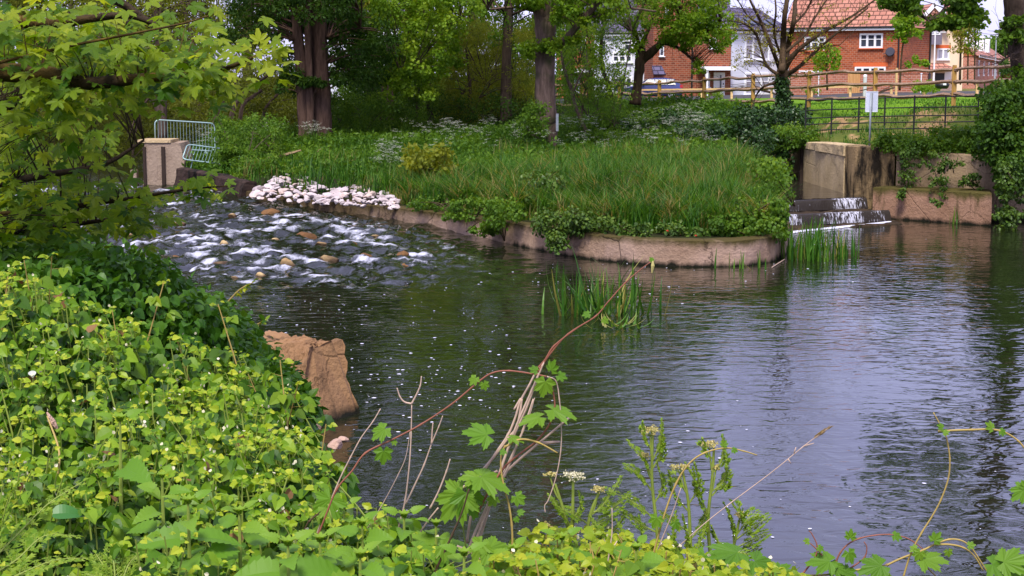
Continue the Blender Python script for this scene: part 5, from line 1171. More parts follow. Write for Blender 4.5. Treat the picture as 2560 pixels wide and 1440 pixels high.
for k, (a, lab) in enumerate((([(2250, 370, 2290, 470, 46.9, 47.4, 26, .15), (2245, 470, 2268, 500, 46.6, 46.9, 6, .1)], 'ivy strand trailing down the wall to the left end of the ledge'), ([(2330, 380, 2385, 430, 46.4, 46.9, 16, .14), (2326, 440, 2365, 500, 45.9, 46.5, 18, .13), (2330, 495, 2350, 515, 45.6, 45.9, 4, .08)], 'ivy strand falling over the middle of the ledge'), ([(2400, 435, 2450, 470, 46.0, 46.5, 16, .13)], 'small leafy ivy tuft growing on the back of the ledge'), ([(2290, 400, 2440, 425, 46.5, 46.9, 9, .1)], 'thin ivy patch on the bare wall face above the ledge'))):
    bush('ivy_strand', lab, a, ROUND, .07, M['ivy_lit'], 26, cat='ivy', droop=1.)
# ------------------------------------------------------------------ the wood behind: shrubs and trees one by one
S = []
def wood(label, boxes, tmpl, size, m, nleaf, stems=None, name='woodland_shrub', **k): bush(name, label, boxes, tmpl, size, M[m], nleaf, stems, **k)
wood('tall yellowish willow filling the far left behind the maple leaves', [(-60, 60, 330, 300, 78, 90, 150, .8), (-60, -200, 330, 60, 78, 90, 80, 1.)], NARROW, .17, 'olive', 90, [[(120, 400, 84, .2), (150, 200, 84, .15), (180, 0, 84, .1)]])
wood('olive willow with sky gaps behind the slender forked tree', [(200, -120, 640, 120, 82, 92, 120, .7), (330, 90, 640, 260, 82, 90, 90, .7)], NARROW, .16, 'olive', 70, [[(480, 400, 86, .2), (500, 200, 86, .15), (460, 20, 86, .1)], [(470, 330, 85, .12), (420, 150, 85, .08), (380, 20, 85, .05)]])
wood('shady thicket of crooked dark stems left of the huge twin trunk', [(540, 150, 750, 360, 74, 84, 150, .7), (430, 250, 560, 400, 74, 82, 80, .6)], KITE, .13, 'olive_dark', 80, [[(570, 330, 73, .13), (590, 260, 73, .11), (640, 210, 73, .08), (700, 170, 73, .05)], [(600, 300, 73, .1), (610, 260, 73, .09), (655, 225, 73, .07)], [(520, 340, 73, .08), (560, 250, 73, .06), (600, 190, 73, .04)], [(650, 330, 74, .1), (665, 270, 74, .07), (700, 230, 74, .05)]])
wood('dark reedy thicket beyond the pier on the left', [(100, 260, 420, 440, 72, 84, 200, .7), (-60, 280, 140, 440, 66, 80, 120, .8)], KITE, .13, 'olive_dark', 80, [[(330, 400, 70, .06), (345, 300, 70, .05), (380, 230, 70, .04)]])
wood('low weeping bush drooping to the dark upstream water', [(120, 330, 340, 440, 67, 72, 90, .45)], NARROW, .14, 'olive_dark', 80)
wood('dark understorey filling between the slender tree and the big trunk', [(420, 200, 760, 380, 86, 100, 200, 1.), (100, 100, 420, 300, 92, 104, 120, 1.2)], KITE, .2, 'olive_dark', 70)
wood('black green yew like bush right of the huge twin trunk', [(880, 110, 1040, 330, 78, 88, 190, .65)], KITE, .12, 'deep', 110, [[(975, 340, 78, .2), (975, 200, 78, .16), (970, 80, 78, .1)], [(950, 330, 77, .06), (958, 200, 77, .04)]])
wood('bright maple boughs lit from above between the twin trunk and the middle', [(930, -60, 1130, 60, 66, 74, 80, .5), (1000, 40, 1150, 190, 67, 74, 80, .42), (960, 130, 1090, 240, 68, 73, 46, .35), (1060, -100, 1260, 30, 66, 74, 60, .6)], ROUND, .13, 'lime', 60, [[(1080, 340, 74, .16), (1070, 200, 74, .13), (1060, 40, 74, .1), (1050, -150, 74, .07)], [(1068, 130, 74, .06), (1100, 80, 72, .05), (1150, 50, 71, .03)]], name='young_maple_tree', cat='tree')
wood('fine leaved olive willow between the middle and the centre tree', [(1090, 90, 1260, 300, 73, 82, 150, .55), (1190, 60, 1350, 260, 74, 84, 130, .5)], NARROW, .12, 'olive', 110, [[(1170, 330, 75, .1), (1175, 220, 75, .08), (1165, 120, 75, .05)], [(1200, 330, 75, .06), (1215, 240, 75, .05), (1240, 160, 75, .03)]])
wood('feathery green willow right of the centre tree over the houses', [(1400, 170, 1560, 330, 62, 70, 110, .42), (1400, 60, 1500, 180, 66, 74, 44, .4), (1540, 284, 1660, 330, 63, 67, 50, .32)], NARROW, .10, 'mid', 90, [[(1450, 330, 66, .05), (1460, 240, 66, .04), (1480, 160, 66, .03)]])
wood('hedge of mixed green trees closing the gap behind the middle of the wood', [(820, 60, 1110, 260, 86, 98, 130, .8), (1080, 40, 1420, 280, 84, 98, 190, .8), (860, 200, 1400, 300, 84, 96, 120, .7)], KITE, .18, 'mid', 80)
wood('second olive willow just behind and left of the slim brown trunk', [(1100, 20, 1260, 200, 74, 80, 90, .5), (1280, 40, 1350, 280, 70, 76, 60, .42)], NARROW, .12, 'olive', 110)
wood('thin hawthorn with pale leaf edges at the foot of the dark yew', [(1000, 170, 1090, 330, 71, 76, 60, .35)], KITE, .1, 'mid', 50, [[(1040, 335, 73, .05), (1042, 260, 73, .04), (1035, 190, 73, .02)]])
wood('loose leafy screen of young trees in front of the white boarded houses', [(1400, 40, 1500, 240, 63, 68, 60, .36), (1480, 90, 1570, 250, 63, 68, 44, .33), (1420, -60, 1640, 60, 63, 69, 60, .4)], KITE, .1, 'lime', 46, [[(1540, 330, 66, .05), (1560, 200, 66, .04), (1580, 80, 66, .02)]], name='young_tree')
wood('tall olive crowns closing the sky at the top left of the wood', [(-60, -260, 420, 120, 92, 104, 170, 1.1), (380, -260, 760, 110, 92, 104, 150, 1.0), (820, -200, 1150, 60, 92, 102, 100, 1.)], KITE, .26, 'olive', 70, name='background_tree', cat='tree')
wood('dark low bushes under the fine leaved willow', [(1080, 230, 1260, 350, 72, 80, 120, .5), (1260, 250, 1340, 340, 70, 76, 50, .45)], KITE, .11, 'deep', 80)
wood('leafy understorey bush right of the huge twin trunk foot', [(825, 245, 1000, 350, 68, 77, 130, .48)], KITE, .11, 'mid', 80)
wood('elder bush covering the end of the upright barrier', [(535, 290, 700, 400, 56, 62, 110, .4), (590, 395, 690, 460, 53.0, 56.5, 60, .33), (545, 368, 640, 402, 54.4, 55.4, 26, .2), (590, 440, 640, 478, 52.4, 53.4, 14, .2)], KITE, .10, 'mid', 90)
wood('young sycamore bush in the grass before the centre tree', [(1020, 370, 1120, 430, 46, 48, 34, .26)], ROUND, .13, 'olive', 30)
wood('hawthorn sprouts hiding the left foot of the centre tree', [(1300, 260, 1358, 350, 56.3, 57.4, 34, .26)], KITE, .11, 'mid', 46)
wood('dense ivy covered bank below the post and rail fence', [(1660, 290, 1860, 335, 61, 66, 130, .4), (1840, 278, 2010, 340, 57.5, 63, 150, .42), (1700, 320, 1960, 420, 56.5, 60, 170, .42), (1880, 330, 1970, 460, 54, 57.5, 90, .35), (1560, 294, 1700, 335, 63, 67, 70, .34)], ROUND, .10, 'ivy', 80, cat='bank of ivy')
wood('pale leafed nettle and bramble bank left of the weir wall', [(1930, 320, 2040, 372, 54.6, 56.6, 60, .28), (1985, 335, 2040, 362, 54.4, 55.4, 20, .2)], KITE, .11, 'mid', 50)
wood('weeds growing among the white stones', [(700, 466, 745, 492, 50.2, 51, 12, .15), (760, 462, 800, 484, 50.3, 51, 8, .14), (935, 470, 985, 492, 46.8, 47.4, 8, .12), (672, 480, 690, 492, 50.3, 50.7, 3, .12), (850, 455, 870, 466, 49.2, 49.6, 2, .1)], KITE, .09, 'mid', 34)
wood('green hedge along the drive left of the parked car', [(1440, 250, 1545, 266, 80, 86, 40, .35)], KITE, .13, 'mid', 60)
wood('small garden shrubs at the foot of the garden wall', [(2285, 208, 2345, 224, 83, 86, 22, .25), (1755, 228, 1800, 240, 105, 108, 14, .3), (2015, 222, 2050, 232, 102, 104, 8, .3)], KITE, .13, 'lime', 40)
wood('dark green clipped bush by the far terrace', [(2505, 148, 2526, 188, 118, 121, 26, .4)], KITE, .14, 'deep', 50)
# background trees, whose crowns the river mirrors
for k, (px, Y, h, w_, lab, m) in enumerate([(60, 96, 30, 6.5, 'tall background tree at the far left of the wood', 'olive'), (330, 100, 31, 6.5, 'tall background tree behind the slender forked tree', 'olive_dark'), (620, 92, 30, 6.5, 'tall background tree left of the huge twin trunk', 'deep'), (930, 96, 30, 6.5, 'tall background tree behind the dark yew bush', 'olive_dark'),
        (1180, 92, 29, 6, 'tall background tree behind the fine leaved willow', 'mid'), (1420, 98, 27, 5, 'background tree just right of the centre trunk', 'mid'), (-250, 80, 27, 6.5, 'tall tree left of the frame above the upstream water', 'deep'), (-150, 64, 24, 6, 'leaning tree above the upstream water at the left edge', 'olive_dark')]):
    g = at(px, 300, Y); z0 = 1.3; base = np.array([g[0], Y, z0]); t = thing('background_tree', lab, 'tree', base); mb = MB()
    P = smooth_path([base - [0, 0, .5], base + [.2, 0, h * .4], base + [-.1, 0, h * .7], base + [.2, 0, h * .95]], 5); tube(mb, P, np.linspace(.35, .05, len(P)), 8, bump=.2)
    n = 190; d = rdir(n); C = base + np.array([0, 0, h * .58]) + d * (rng.random(n) ** .4)[:, None] * np.array([w_, w_, h * .42]); twigs(mb, P[4:], C[::2], .03); mk('trunk', mb, M['bark_dark'], t, smooth=True)
    cb = MB(); clump_leaves(cb, C, 1.25, 60, KITE, .3); mk('crown', cb, M[m], t)

# trees on the camera's own bank shade and mirror nothing in view except by their sky-blocking: none built
# hill top wood
C, R = box_clumps([(2440, 104, 2580, 132, 560, 640, 150, 3.2)]); cb = MB(); clump_leaves(cb, C, R, 50, KITE, 1.1, flat=.8); tag(mk('hill_wood', cb, M['mid']), 'far wood on the hill top beyond the roofs', 'wood', kind='stuff')

# fallen logs
for pts, r, lab in (([(672, 398, 57), (712, 388, 57.3), (752, 376, 57.7)], .07, 'thin pale fallen branch lying left of the huge trunk'), ([(765, 392, 58.5), (790, 384, 58.8), (802, 372, 59)], .06, 'short pale fallen branch at the foot of the huge trunk')):
    P = smooth_path([at(*q) for q in pts], 5); mb = MB(); tube(mb, P, np.linspace(r, r * .5, len(P)), 7, bump=.25); tag(mk('fallen_branch', mb, M['dead_log'], org=P[0]), lab, 'branch')

# ------------------------------------------------------------------ grasses and herbs on the point (uncountable)
def land_points(n, poly, dens=None):
    poly = np.array(poly); lo, hi = poly.min(0), poly.max(0); P = rng.random((n, 2)) * (hi - lo) + lo
    P = P[inside(P, poly) & ~inside(P, POLY)]
    if dens is not None: P = P[rng.random(len(P)) < dens(P)]
    return np.c_[P, ground_z(P)]
def pl_(*q): return [at(*a)[:2] if len(a) == 3 else a for a in q]
BL = [blade_tmpl(4, w_, b_) for w_, b_ in ((.03, .35), (.028, .7), (.034, 1.0), (.026, .2))]
def blades(mb, P, h, mi=0, v=None, lean=.35, wide=1.):
    k = len(P); which = rng.integers(0, 4, k); vv = rng.random(k) * .85 if v is None else np.broadcast_to(v, (k,))
    d = rdir(k); d[:, 2] = 0; d = norm(d); D = norm(d * lean * rng.random((k, 1)) * 1.6 + np.array([0, 0, 1.])); hh = h * (.55 + .8 * rng.random(k))
    for q in range(4):
        w_ = which == q
        scatter(mb, BL[q], P[w_], D[w_], d[w_] * -1 + np.array([0, 0, .01]), np.c_[np.full(w_.sum(), .85 * wide), hh[w_], hh[w_]], vv[w_], mi)
pen = [(-8.6, 52), (-3.9, 46.4), (-1.6, 43), (.6, 40), (2.4, 37.4), (4, 36.3), (5.6, 36.4), (6.3, 37.2), (6.8, 40), (7.3, 44), (7.6, 48), (7.5, 54), (4, 57), (-2, 58), (-8, 58), (-10, 56)]
def front(P):                                            # grass is tall towards the tip, thin inland
    return np.clip(.15 + .85 * sstep(51, 44, P[:, 1] - .35 * P[:, 0]), 0, 1)
G1 = land_points(150000, pen, front)
G1 = G1[(seg_dist(G1[:, :2], POLY[:NF]) > .38)]
pat = vnoise(np.c_[G1[:, :2] * .9, 0 * G1[:, 0]], 21)
mb = MB(); hh = .26 + .55 * vnoise(np.c_[G1[:, :2] * .8, 0 * G1[:, 0]], 5) ** 1.5 + .14 * sstep(-2, 4, G1[:, 0])
dry = (rng.random(len(G1)) < .05 + .5 * sstep(.55, .7, pat))
blades(mb, G1[~dry], hh[~dry], 0, lean=.6, wide=1.25, v= np.clip(.2 + .5 * rng.random((~dry).sum()) + .35 * (pat[~dry] - .5), 0, .8))
blades(mb, G1[dry], hh[dry] * .85, 0, .97, .9)
HB_ = G1[rng.integers(0, len(G1), 1100)]; HB_ = HB_[vnoise(np.c_[HB_[:, :2] * .7, 0 * HB_[:, 0]], 91) > .45]; hbm = MB(); clump_leaves(hbm, HB_ + np.c_[np.zeros((len(HB_), 2)), .22 + .3 * rng.random(len(HB_))], .17, 30, KITE, .1, up=.8); tag(mk('weed_leaves', hbm, M['mid']), 'broad leaved weeds mixed through the long grass of the point', 'weeds', kind='stuff')
TC = G1[rng.integers(0, len(G1), 620)]; TC = TC[TC[:, 1] < 50]; k = len(TC); m_ = 55; idx = np.repeat(np.arange(k), m_); P = TC[idx] + np.c_[rng.normal(size=(k * m_, 2)) * .11, np.zeros(k * m_)]
th = .55 + .5 * rng.random(k); dd = rdir(k * m_); dd[:, 2] = 0; dd = norm(dd + (P - TC[idx]) * [4, 4, 0]); dv_ = rng.random(k)
TB = [blade_tmpl(5, .03, b_) for b_ in (.6, 1.0, 1.4)]; w3 = rng.integers(0, 3, k * m_); hq = th[idx] * (.6 + .6 * rng.random(k * m_)); DD = norm(dd * .35 * rng.random((k * m_, 1)) + [0, 0, 1.])
vv_ = np.where((dv_[idx] < .2) & (rng.random(k * m_) < .6), .97, np.clip(.25 + .5 * rng.random(k * m_) + .2 * (dv_[idx] - .5), 0, .8))
for q in range(3): s_ = w3 == q; scatter(mb, TB[q], P[s_], DD[s_], -dd[s_] + [0, 0, .01], np.c_[np.full(s_.sum(), 1.), hq[s_], hq[s_]], vv_[s_])
tag(mk('long_grass', mb, M['grass']), 'long green grass with dry stalks covering the point', 'grass', kind='stuff')
# inland herb layer
inl = [(-14, 57), (-9, 51.8), (-8, 52), (-3, 46.5), (0, 43), (3, 41), (7, 46), (8, 52), (9, 58), (10, 66), (6, 76), (-14, 76)]
H1 = land_points(42000, inl, lambda P: np.clip(.4 + .6 * sstep(45, 53, P[:, 1]), 0, 1)); H1 = H1[seg_dist(H1[:, :2], POLY[:NF]) > 1.0]
keep = ~((H1[:, 0] < -2.4) & (H1[:, 0] > -9) & (seg_dist(H1[:, :2], POLY[:NF]) < 2.6) & (H1[:, 1] < 53)); H1 = H1[keep]
mb = MB(); k = len(H1); hz = .08 + .5 * rng.random(k) * (.45 + .8 * vnoise(np.c_[H1[:, :2] * .7, 0 * H1[:, 0]], 6))
for q in range(5):
    P = H1 + np.c_[rng.normal(size=(k, 2)) * .12, hz * (q + 1) / 5]; D = rdir(k, .25); v_ = np.clip(.35 * rng.random(k) + .55 * vnoise(np.c_[H1[:, :2] * .5, 0 * H1[:, 0]], 16) + .12 * q - .15, 0, 1)
    scatter(mb, KITE, P, D, rdir(k, .9), .10 + .1 * rng.random(k), v_)
G2 = land_points(60000, inl, lambda P: .75 + 0 * P[:, 0]); G2 = G2[seg_dist(G2[:, :2], POLY[:NF]) > .7]
G2 = G2[~((G2[:, 0] < -2.6) & (G2[:, 0] > -9) & (seg_dist(G2[:, :2], POLY[:NF]) < 2.4) & (G2[:, 1] < 53))]
blades(mb, G2, .22 + .3 * rng.random(len(G2)), 1, np.clip(.25 + .5 * rng.random(len(G2)), 0, .7))
tag(mk('undergrowth', mb, [M['herb'], M['grass']]), 'low green herbs and grass under the trees', 'undergrowth', kind='stuff')
# weeds on the near bank slope down to the water
nb = [(4, 5.4), (2, 9.6), (.4, 10.8), (-.9, 13), (-1.9, 18), (-4.1, 24), (-6, 31), (-9.1, 38), (-13, 47), (-19, 57), (-34, 64), (-34, 20), (-14, 8), (-5, 5.6)]
P = land_points(30000, nb, lambda P: .35 + .65 * sstep(32, 12, P[:, 1])); P = P[(P[:, 2] > -.05)]; k = len(P); mb = MB(); hz = .06 + .26 * rng.random(k)
for q in range(4): scatter(mb, KITE, P + np.c_[rng.normal(size=(k, 2)) * .12, hz * (q + .6) / 4], rdir(k, .2), rdir(k, .9), .07 + .07 * rng.random(k), np.clip(rng.random(k) * .7 + .1 * q, 0, 1))
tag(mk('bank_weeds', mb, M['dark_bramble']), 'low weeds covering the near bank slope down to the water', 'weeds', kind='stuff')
# scrub and thin turf on the slope by the railing, lawn edge
sl = [(9.6, 56), (10.6, 51.5), (12, 48.9), (15, 48), (22, 48), (24, 55), (19, 57.5), (14, 60), (10, 64), (8.5, 62)]
P = land_points(15000, sl, lambda P: np.clip(sstep(.40, .66, vnoise(np.c_[P * .9, 0 * P[:, 0]], 31)) + .1, 0, 1)); mb = MB(); blades(mb, P, .12 + .16 * rng.random(len(P)), 1, np.clip(.3 + .7 * rng.random(len(P)) ** 2, 0, .9))
P = land_points(2500, sl, lambda P: sstep(.5, .72, vnoise(np.c_[P * .8, 0 * P[:, 0]], 44))); 
for q in range(4): k = len(P); scatter(mb, KITE, P + np.c_[rng.normal(size=(k, 2)) * .1, .05 + .22 * rng.random(k)], rdir(k, .3), rdir(k, .9), .1, rng.random(k))
tag(mk('slope_turf', mb, [M['herb'], M['grass']]), 'thin patchy turf and weeds on the bare slope', 'turf', kind='stuff')
lw = [(7.5, 66), (9, 69), (13, 63.5), (19, 58), (26, 57), (26, 64), (18, 72), (12, 84), (6, 90)]
P = land_points(30000, lw); mb = MB(); blades(mb, P, .05 + .05 * rng.random(len(P)), 0, .45 + .3 * rng.random(len(P)), wide=1.3); tag(mk('lawn_grass', mb, M['grass']), 'short bright mown grass below the fence', 'lawn', kind='stuff')
# bramble and ivy draping the river wall
for k, (a, lab) in enumerate((([(1210, 500, 1300, 560, 38.6, 40.6, 40, .2), (1180, 555, 1240, 580, 39.6, 40.0, 12, .14), (1120, 500, 1210, 540, 40.5, 42, 24, .18), (1030, 495, 1120, 520, 42.6, 44, 20, .17)], 'bramble patch draping the left part of the river wall'), ([(1345, 535, 1450, 590, 36.7, 38.2, 46, .2), (1375, 585, 1420, 622, 36.4, 36.9, 14, .13), (1420, 530, 1520, 580, 36.6, 38, 30, .2)], 'bramble hanging lowest over the middle of the river wall'), ([(1780, 540, 1960, 592, 35.8, 37.2, 70, .19), (1840, 500, 1955, 545, 36.3, 38, 44, .2)], 'ivy and bramble over the rounded right end of the river wall'), ([(1540, 560, 1780, 588, 35.9, 36.7, 44, .15)], 'thin fringe of ivy along the wall top right of the iris'), ([(1890, 400, 1960, 500, 39, 46, 70, .26)], 'light green leafy bush at the right side of the point beside the falls'), ([(1300, 430, 1420, 500, 40, 43, 24, .2), (1540, 425, 1620, 470, 41, 44, 14, .2)], 'low bramble mound inside the long grass'))):
    bush('wall_bramble', lab, a, ROUND, .075, M['ivy_lit' if k % 2 else 'mid'], 40, cat='bramble', droop=.9, bark='bark_twig')
for px, py in ((1667, 576), (1738, 588)):
    p = at(px, py, 35.75); mb = MB(); scatter(mb, OVATE, [p, p + [.03, 0, -.01]], [[.8, 0, -.3], [-.7, -.2, .2]], [[0, -.8, .5], [0, -.7, .6]], .05, .5); tag(mk('red_leaf', mb, M['red_leaf'], org=p), 'bright red leaf low in the fringe, ' + ('left one of the two' if px < 1700 else 'right one of the two'), 'leaf')

# ------------------------------------------------------------------ cow parsley, single plants
def parsley_mesh(seed, h=.9):
    r = np.random.default_rng(seed); mb = MB(); 
    for s in range(4):
        a = r.uniform(0, 6.28); top = np.array([math.cos(a) * .22, math.sin(a) * .22, h * r.uniform(.75, 1.05)]); tube(mb, smooth_path([[0, 0, 0], top * [.35, .35, .6], top], 3), .006, 4, .3, 0, cap=False)
        for b in range(7):
            c = top + np.array([r.normal() * .07, r.normal() * .07, r.uniform(-.03, .03)]); n = 16; P = c + np.c_[r.normal(size=(n, 2)) * .02, r.normal(size=n) * .006]
            scatter(mb, KITE, P, np.c_[r.normal(size=(n, 2)), np.full(n, .1)], np.tile([0, 0, 1.], (n, 1)) + r.normal(size=(n, 3)) * .3, .015, r.random(n), 1)
    n = 90; z = r.random(n) * h * .7; P = np.c_[r.normal(size=(n, 2)) * .13, z]; scatter(mb, NARROW, P, np.c_[r.normal(size=(n, 2)), r.random(n) * .6], np.tile([0, 0, 1.], (n, 1)), .12, r.random(n), 0)
    me = mb.mesh('cow_parsley'); me.materials.append(M['herb']); me.materials.append(M['petal']); return me
PM = [parsley_mesh(k, .7 + .12 * k) for k in range(4)]
spots = []
for x0, x1, y0, y1, n in ((1560, 1790, 330, 395, 34), (1400, 1560, 330, 395, 16), (1290, 1370, 330, 390, 14), (930, 1240, 335, 390, 20), (940, 1010, 400, 450, 14), (760, 830, 345, 372, 8), (430, 560, 335, 385, 40), (590, 700, 345, 372, 14), (1100, 1300, 320, 350, 14), (1650, 1740, 300, 330, 14)):
    for _ in range(n): spots.append((random.uniform(x0, x1), random.uniform(y0, y1)))
for px, py in spots:
    Y = None
    for q in np.arange(44, 80, .6):
        p = at(px, py + 14, q)
        if p[2] < gz(p[0], p[1]) + .1: Y = q; break
    if Y is None: Y = 62
    p = at(px, py + 14, Y); o = bpy.data.objects.new('cow_parsley', random.choice(PM)); COL.objects.link(o); o.location = (p[0], p[1], gz(p[0], p[1])); s = random.uniform(.8, 1.25); o.scale = (s, s, s); o.rotation_euler = (0, 0, random.uniform(0, 6.28))
    tag(o, 'white flowered cow parsley plant in the undergrowth on the far bank', 'cow parsley', 'cow parsley flowering on the far bank')

# ------------------------------------------------------------------ yellow flag iris in the water
IB = [blade_tmpl(5, w_, b_, .9) for w_, b_ in ((.045, .15), (.045, .4), (.04, .08), (.04, .9))]
def iris(label, px, py, n, sx, sy, h, lean=.25):
    c = on(px, py, 0); t = thing('iris_clump', label, 'iris', c); mb = MB(); P = c + np.c_[rng.normal(size=n) * sx, rng.normal(size=n) * sy, np.full(n, -.1)]
    d = rdir(n); d[:, 2] = 0; d = norm(d + (P - c) * np.array([1 / sx, 1 / sy, 0]) * .35 * .5); D = norm(d * (lean * rng.random(n)[:, None]) + np.array([0, 0, 1.])); hh = h * (.5 + .6 * rng.random(n)); w_ = rng.integers(0, 4, n); w_[(w_ == 3) & (rng.random(n) < .6)] = 0
    v = np.where(rng.random(n) < .11, .98, .75 * rng.random(n))
    for q in range(4): s = w_ == q; scatter(mb, IB[q], P[s], D[s], -d[s] + [0, 0, .02], np.c_[np.full(s.sum(), 1.), hh[s], hh[s]], v[s])
    mk('leaves', mb, M['iris'], t); return t
iris('largest iris clump standing alone in mid river', 1510, 785, 120, .38, .24, 1.05, 1.05)
iris('iris clump in the water at the end of the river wall by the falls', 2025, 648, 170, .36, .3, 1.05, .35); 
iris('thin sparse iris leaves right of the clump by the falls', 2105, 640, 26, .2, .25, .85, .2)
iris('few upright reeds against the rounded end of the river wall', 1835, 672, 16, .36, .2, .55, .2); iris('single tuft of reeds at the foot of the concrete ledge', 2388, 560, 10, .06, .08, .62, .25)
c = on(1560, 820, .02); mb = MB(); n = 24; P = c + np.c_[rng.normal(size=n) * .22, rng.normal(size=n) * .2, np.full(n, .03)]; d = rdir(n); d[:, 2] = .12; scatter(mb, IB[3], P, norm(d), np.tile([0, 0, 1.], (n, 1)), np.c_[np.full(n, 1.), np.full(n, .4), np.full(n, .15)], np.where(rng.random(n) < .5, .95, .6)); tag(mk('bent_reeds', mb, M['iris'], org=c), 'bent broken yellowing leaves floating below the mid river iris', 'reeds')
mb = MB(); p0, p1 = on(1930, 668, .02), at(1962, 648, 36.6); tube(mb, [p0, p1], .012, 5); tag(mk('floating_stick', mb, M['dry_stem'], org=p0), 'pale stick propped against the right end of the river wall', 'stick')

# ------------------------------------------------------------------ foam flecks drifting on the pool (uncountable)
D6 = (np.array([[math.cos(a), math.sin(a), 0] for a in np.arange(6) * PI / 3] + [[0, 0, .25]]), [np.array([[k, (k + 1) % 6, 6] for k in range(6)])])
P = []
for x0, x1, y0, y1, n in ((600, 1300, 700, 1000, 420), (1200, 1750, 640, 760, 260), (1650, 1950, 660, 720, 60), (850, 1250, 900, 1100, 110), (1250, 1900, 950, 1400, 110), (1000, 1350, 1100, 1300, 30), (2000, 2560, 580, 760, 20), (1900, 2560, 1150, 1440, 14)):
    for _ in range(n): P.append(on(random.uniform(x0, x1), random.uniform(y0, y1), .006))
P = np.array(P); P = P[inside(P[:, :2], POLY) & (vnoise(P * .5, 2) > .22)]; P = P[rng.random(len(P)) < .62]; k = len(P)
mb = MB(); s = .006 + .018 * rng.random(k) ** 3 * (1 + 0 * P[:, 1]); s *= 1.15; scatter(mb, D6, P, rdir(k) * [1, 1, 0] + [1e-3, 0, 0], np.tile([0, 0, 1.], (k, 1)), np.c_[s * 1.3, s, s], .5)
tag(mk('foam_flecks', mb, M['froth']), 'white flecks of foam drifting on the pool', 'foam', kind='stuff')
# ------------------------------------------------------------------ near bank: bramble
BT = [(-100, 620, 5.3), (0, 650, 5.2), (150, 720, 5.35), (300, 800, 5.4), (480, 860, 5.45), (650, 960, 5.4), (760, 1070, 5.4), (860, 1190, 5.3), (1000, 1310, 5.0), (-100, 1000, 4.5), (0, 900, 4.7), (300, 1000, 4.6), (550, 1080, 4.6), (300, 1180, 4.15), (700, 1220, 4.4), (0, 1250, 3.9), (500, 1330, 3.85), (900, 1390, 4.0),
      (-60, 1520, 3.3), (300, 1520, 3.3), (800, 1520, 3.4), (1200, 1500, 3.6), (1300, 1420, 4.0), (1600, 1420, 4.1), (1900, 1450, 4.1), (1500, 1520, 3.5), (1900, 1520, 3.6)]
BT = np.array([at(*q) for q in BT])
def btop(P): return idw(P, BT, 3.)
def shoots(mb, stem, P, h, leaf, young=.35, spread=1., tilt=.25, mi=0, si=1):
    """upright bramble shoots: leaves of three, drooping, yellower at the tip"""
    k = len(P); lean = np.c_[rng.normal(size=(k, 2)) * tilt, np.ones(k)]; lean = norm(lean)
    for i in range(k):
        hi = h[i]; top = P[i]; bot = top - lean[i] * hi * 1.5
        tube(stem, [bot, (bot + top) / 2 + rng.normal(size=3) * .012, top], [.0032, .0028, .0016], 4, .3, si, cap=False)
    for q, (f, sc) in enumerate(((1.0, .30), (.97, .5), (.86, .85), (.70, 1.05), (.52, 1.15), (.32, 1.15), (.12, 1.1))):
        a = rng.random(k) * 6.28 if q == 0 else a + 2.4; pos = P - lean * (h * (1 - f))[:, None]
        out = np.c_[np.cos(a), np.sin(a), np.full(k, .45 if q < 2 else .12)]; out = norm(out); pet = leaf * (.35 if q < 2 else 1.1) * spread
        node = pos + out * pet; 
        for j, da in enumerate((0, 1.25, -1.25)):
            ca, sa = math.cos(da), math.sin(da); D = np.c_[out[:, 0] * ca - out[:, 1] * sa, out[:, 0] * sa + out[:, 1] * ca - .25, (.4 if q < 2 else -.25) - .6 * rng.random(k)]
            Nn = np.c_[rng.normal(size=k) * .4, -.75 + rng.normal(size=k) * .45, np.full(k, .75)]; S = leaf * sc * (1.1 if j == 0 else .85) * (.6 + .75 * rng.random(k))
            v = np.clip((.74 if q == 0 else .66 if q < 2 else .60 - .095 * q) + young * (rng.random(k) - .5) * .8, 0, 1)  # lower leaves darkened, the shade deep between shoots put into their colour
            scatter(mb, OVATE, node, D, Nn, S, v, mi)
        for i in range(0, k, 1): 
            if q > 0 and q < 5: stem.add(np.array([pos[i], pos[i] + [.0015, 0, .0015], node[i]]), np.array([[0, 1, 2]]), .5, si)
def layer(n, x0, x1, y0, y1, cond): 
    P = np.c_[rng.uniform(x0, x1, n), rng.uniform(y0, y1, n)]; P = P[cond(P)]; return P
def pix(P3):                                             # photo coordinates of world points, for trimming outlines
    d = P3 - np.array([0, 0, EYE]); fz = d[:, 1] * CP - d[:, 2] * SP; uy = d[:, 1] * SP + d[:, 2] * CP
    return 1280 + FPX * d[:, 0] / fz, 720 - FPX * uy / fz
SIL = np.array([(-200, 600), (0, 640), (100, 690), (250, 760), (400, 815), (560, 850), (700, 930), (760, 1000), (850, 1150), (960, 1250), (1040, 1330), (1120, 1400), (1220, 1460)])
bl = thing('bramble_bush', 'big sunlit yellow green bramble bush filling the lower left', 'bramble', (-.8, 4.5, 2.6))
P = layer(4600, -1.9, .35, 3.1, 5.7, lambda P: vnoise(np.c_[P * 4.2, 0 * P[:, 0]], 3) > .27); z = btop(P) + rng.normal(size=len(P)) * .035 + (vnoise(np.c_[P * 2.6, 0 * P[:, 0]], 13) - .5) * .14; P = np.c_[P, z]
px_, py_ = pix(P); ok = (py_ > np.interp(px_, SIL[:, 0], SIL[:, 1]) + 14) & (px_ < 1230); P = P[ok]
P = P[rng.random(len(P)) < .5]; print('bramble shoots', len(P))
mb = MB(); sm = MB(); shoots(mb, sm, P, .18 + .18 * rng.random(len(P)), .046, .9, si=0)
mk('leaves', mb, M['bramble'], bl); mk('stems', sm, M['green_stem'], bl)
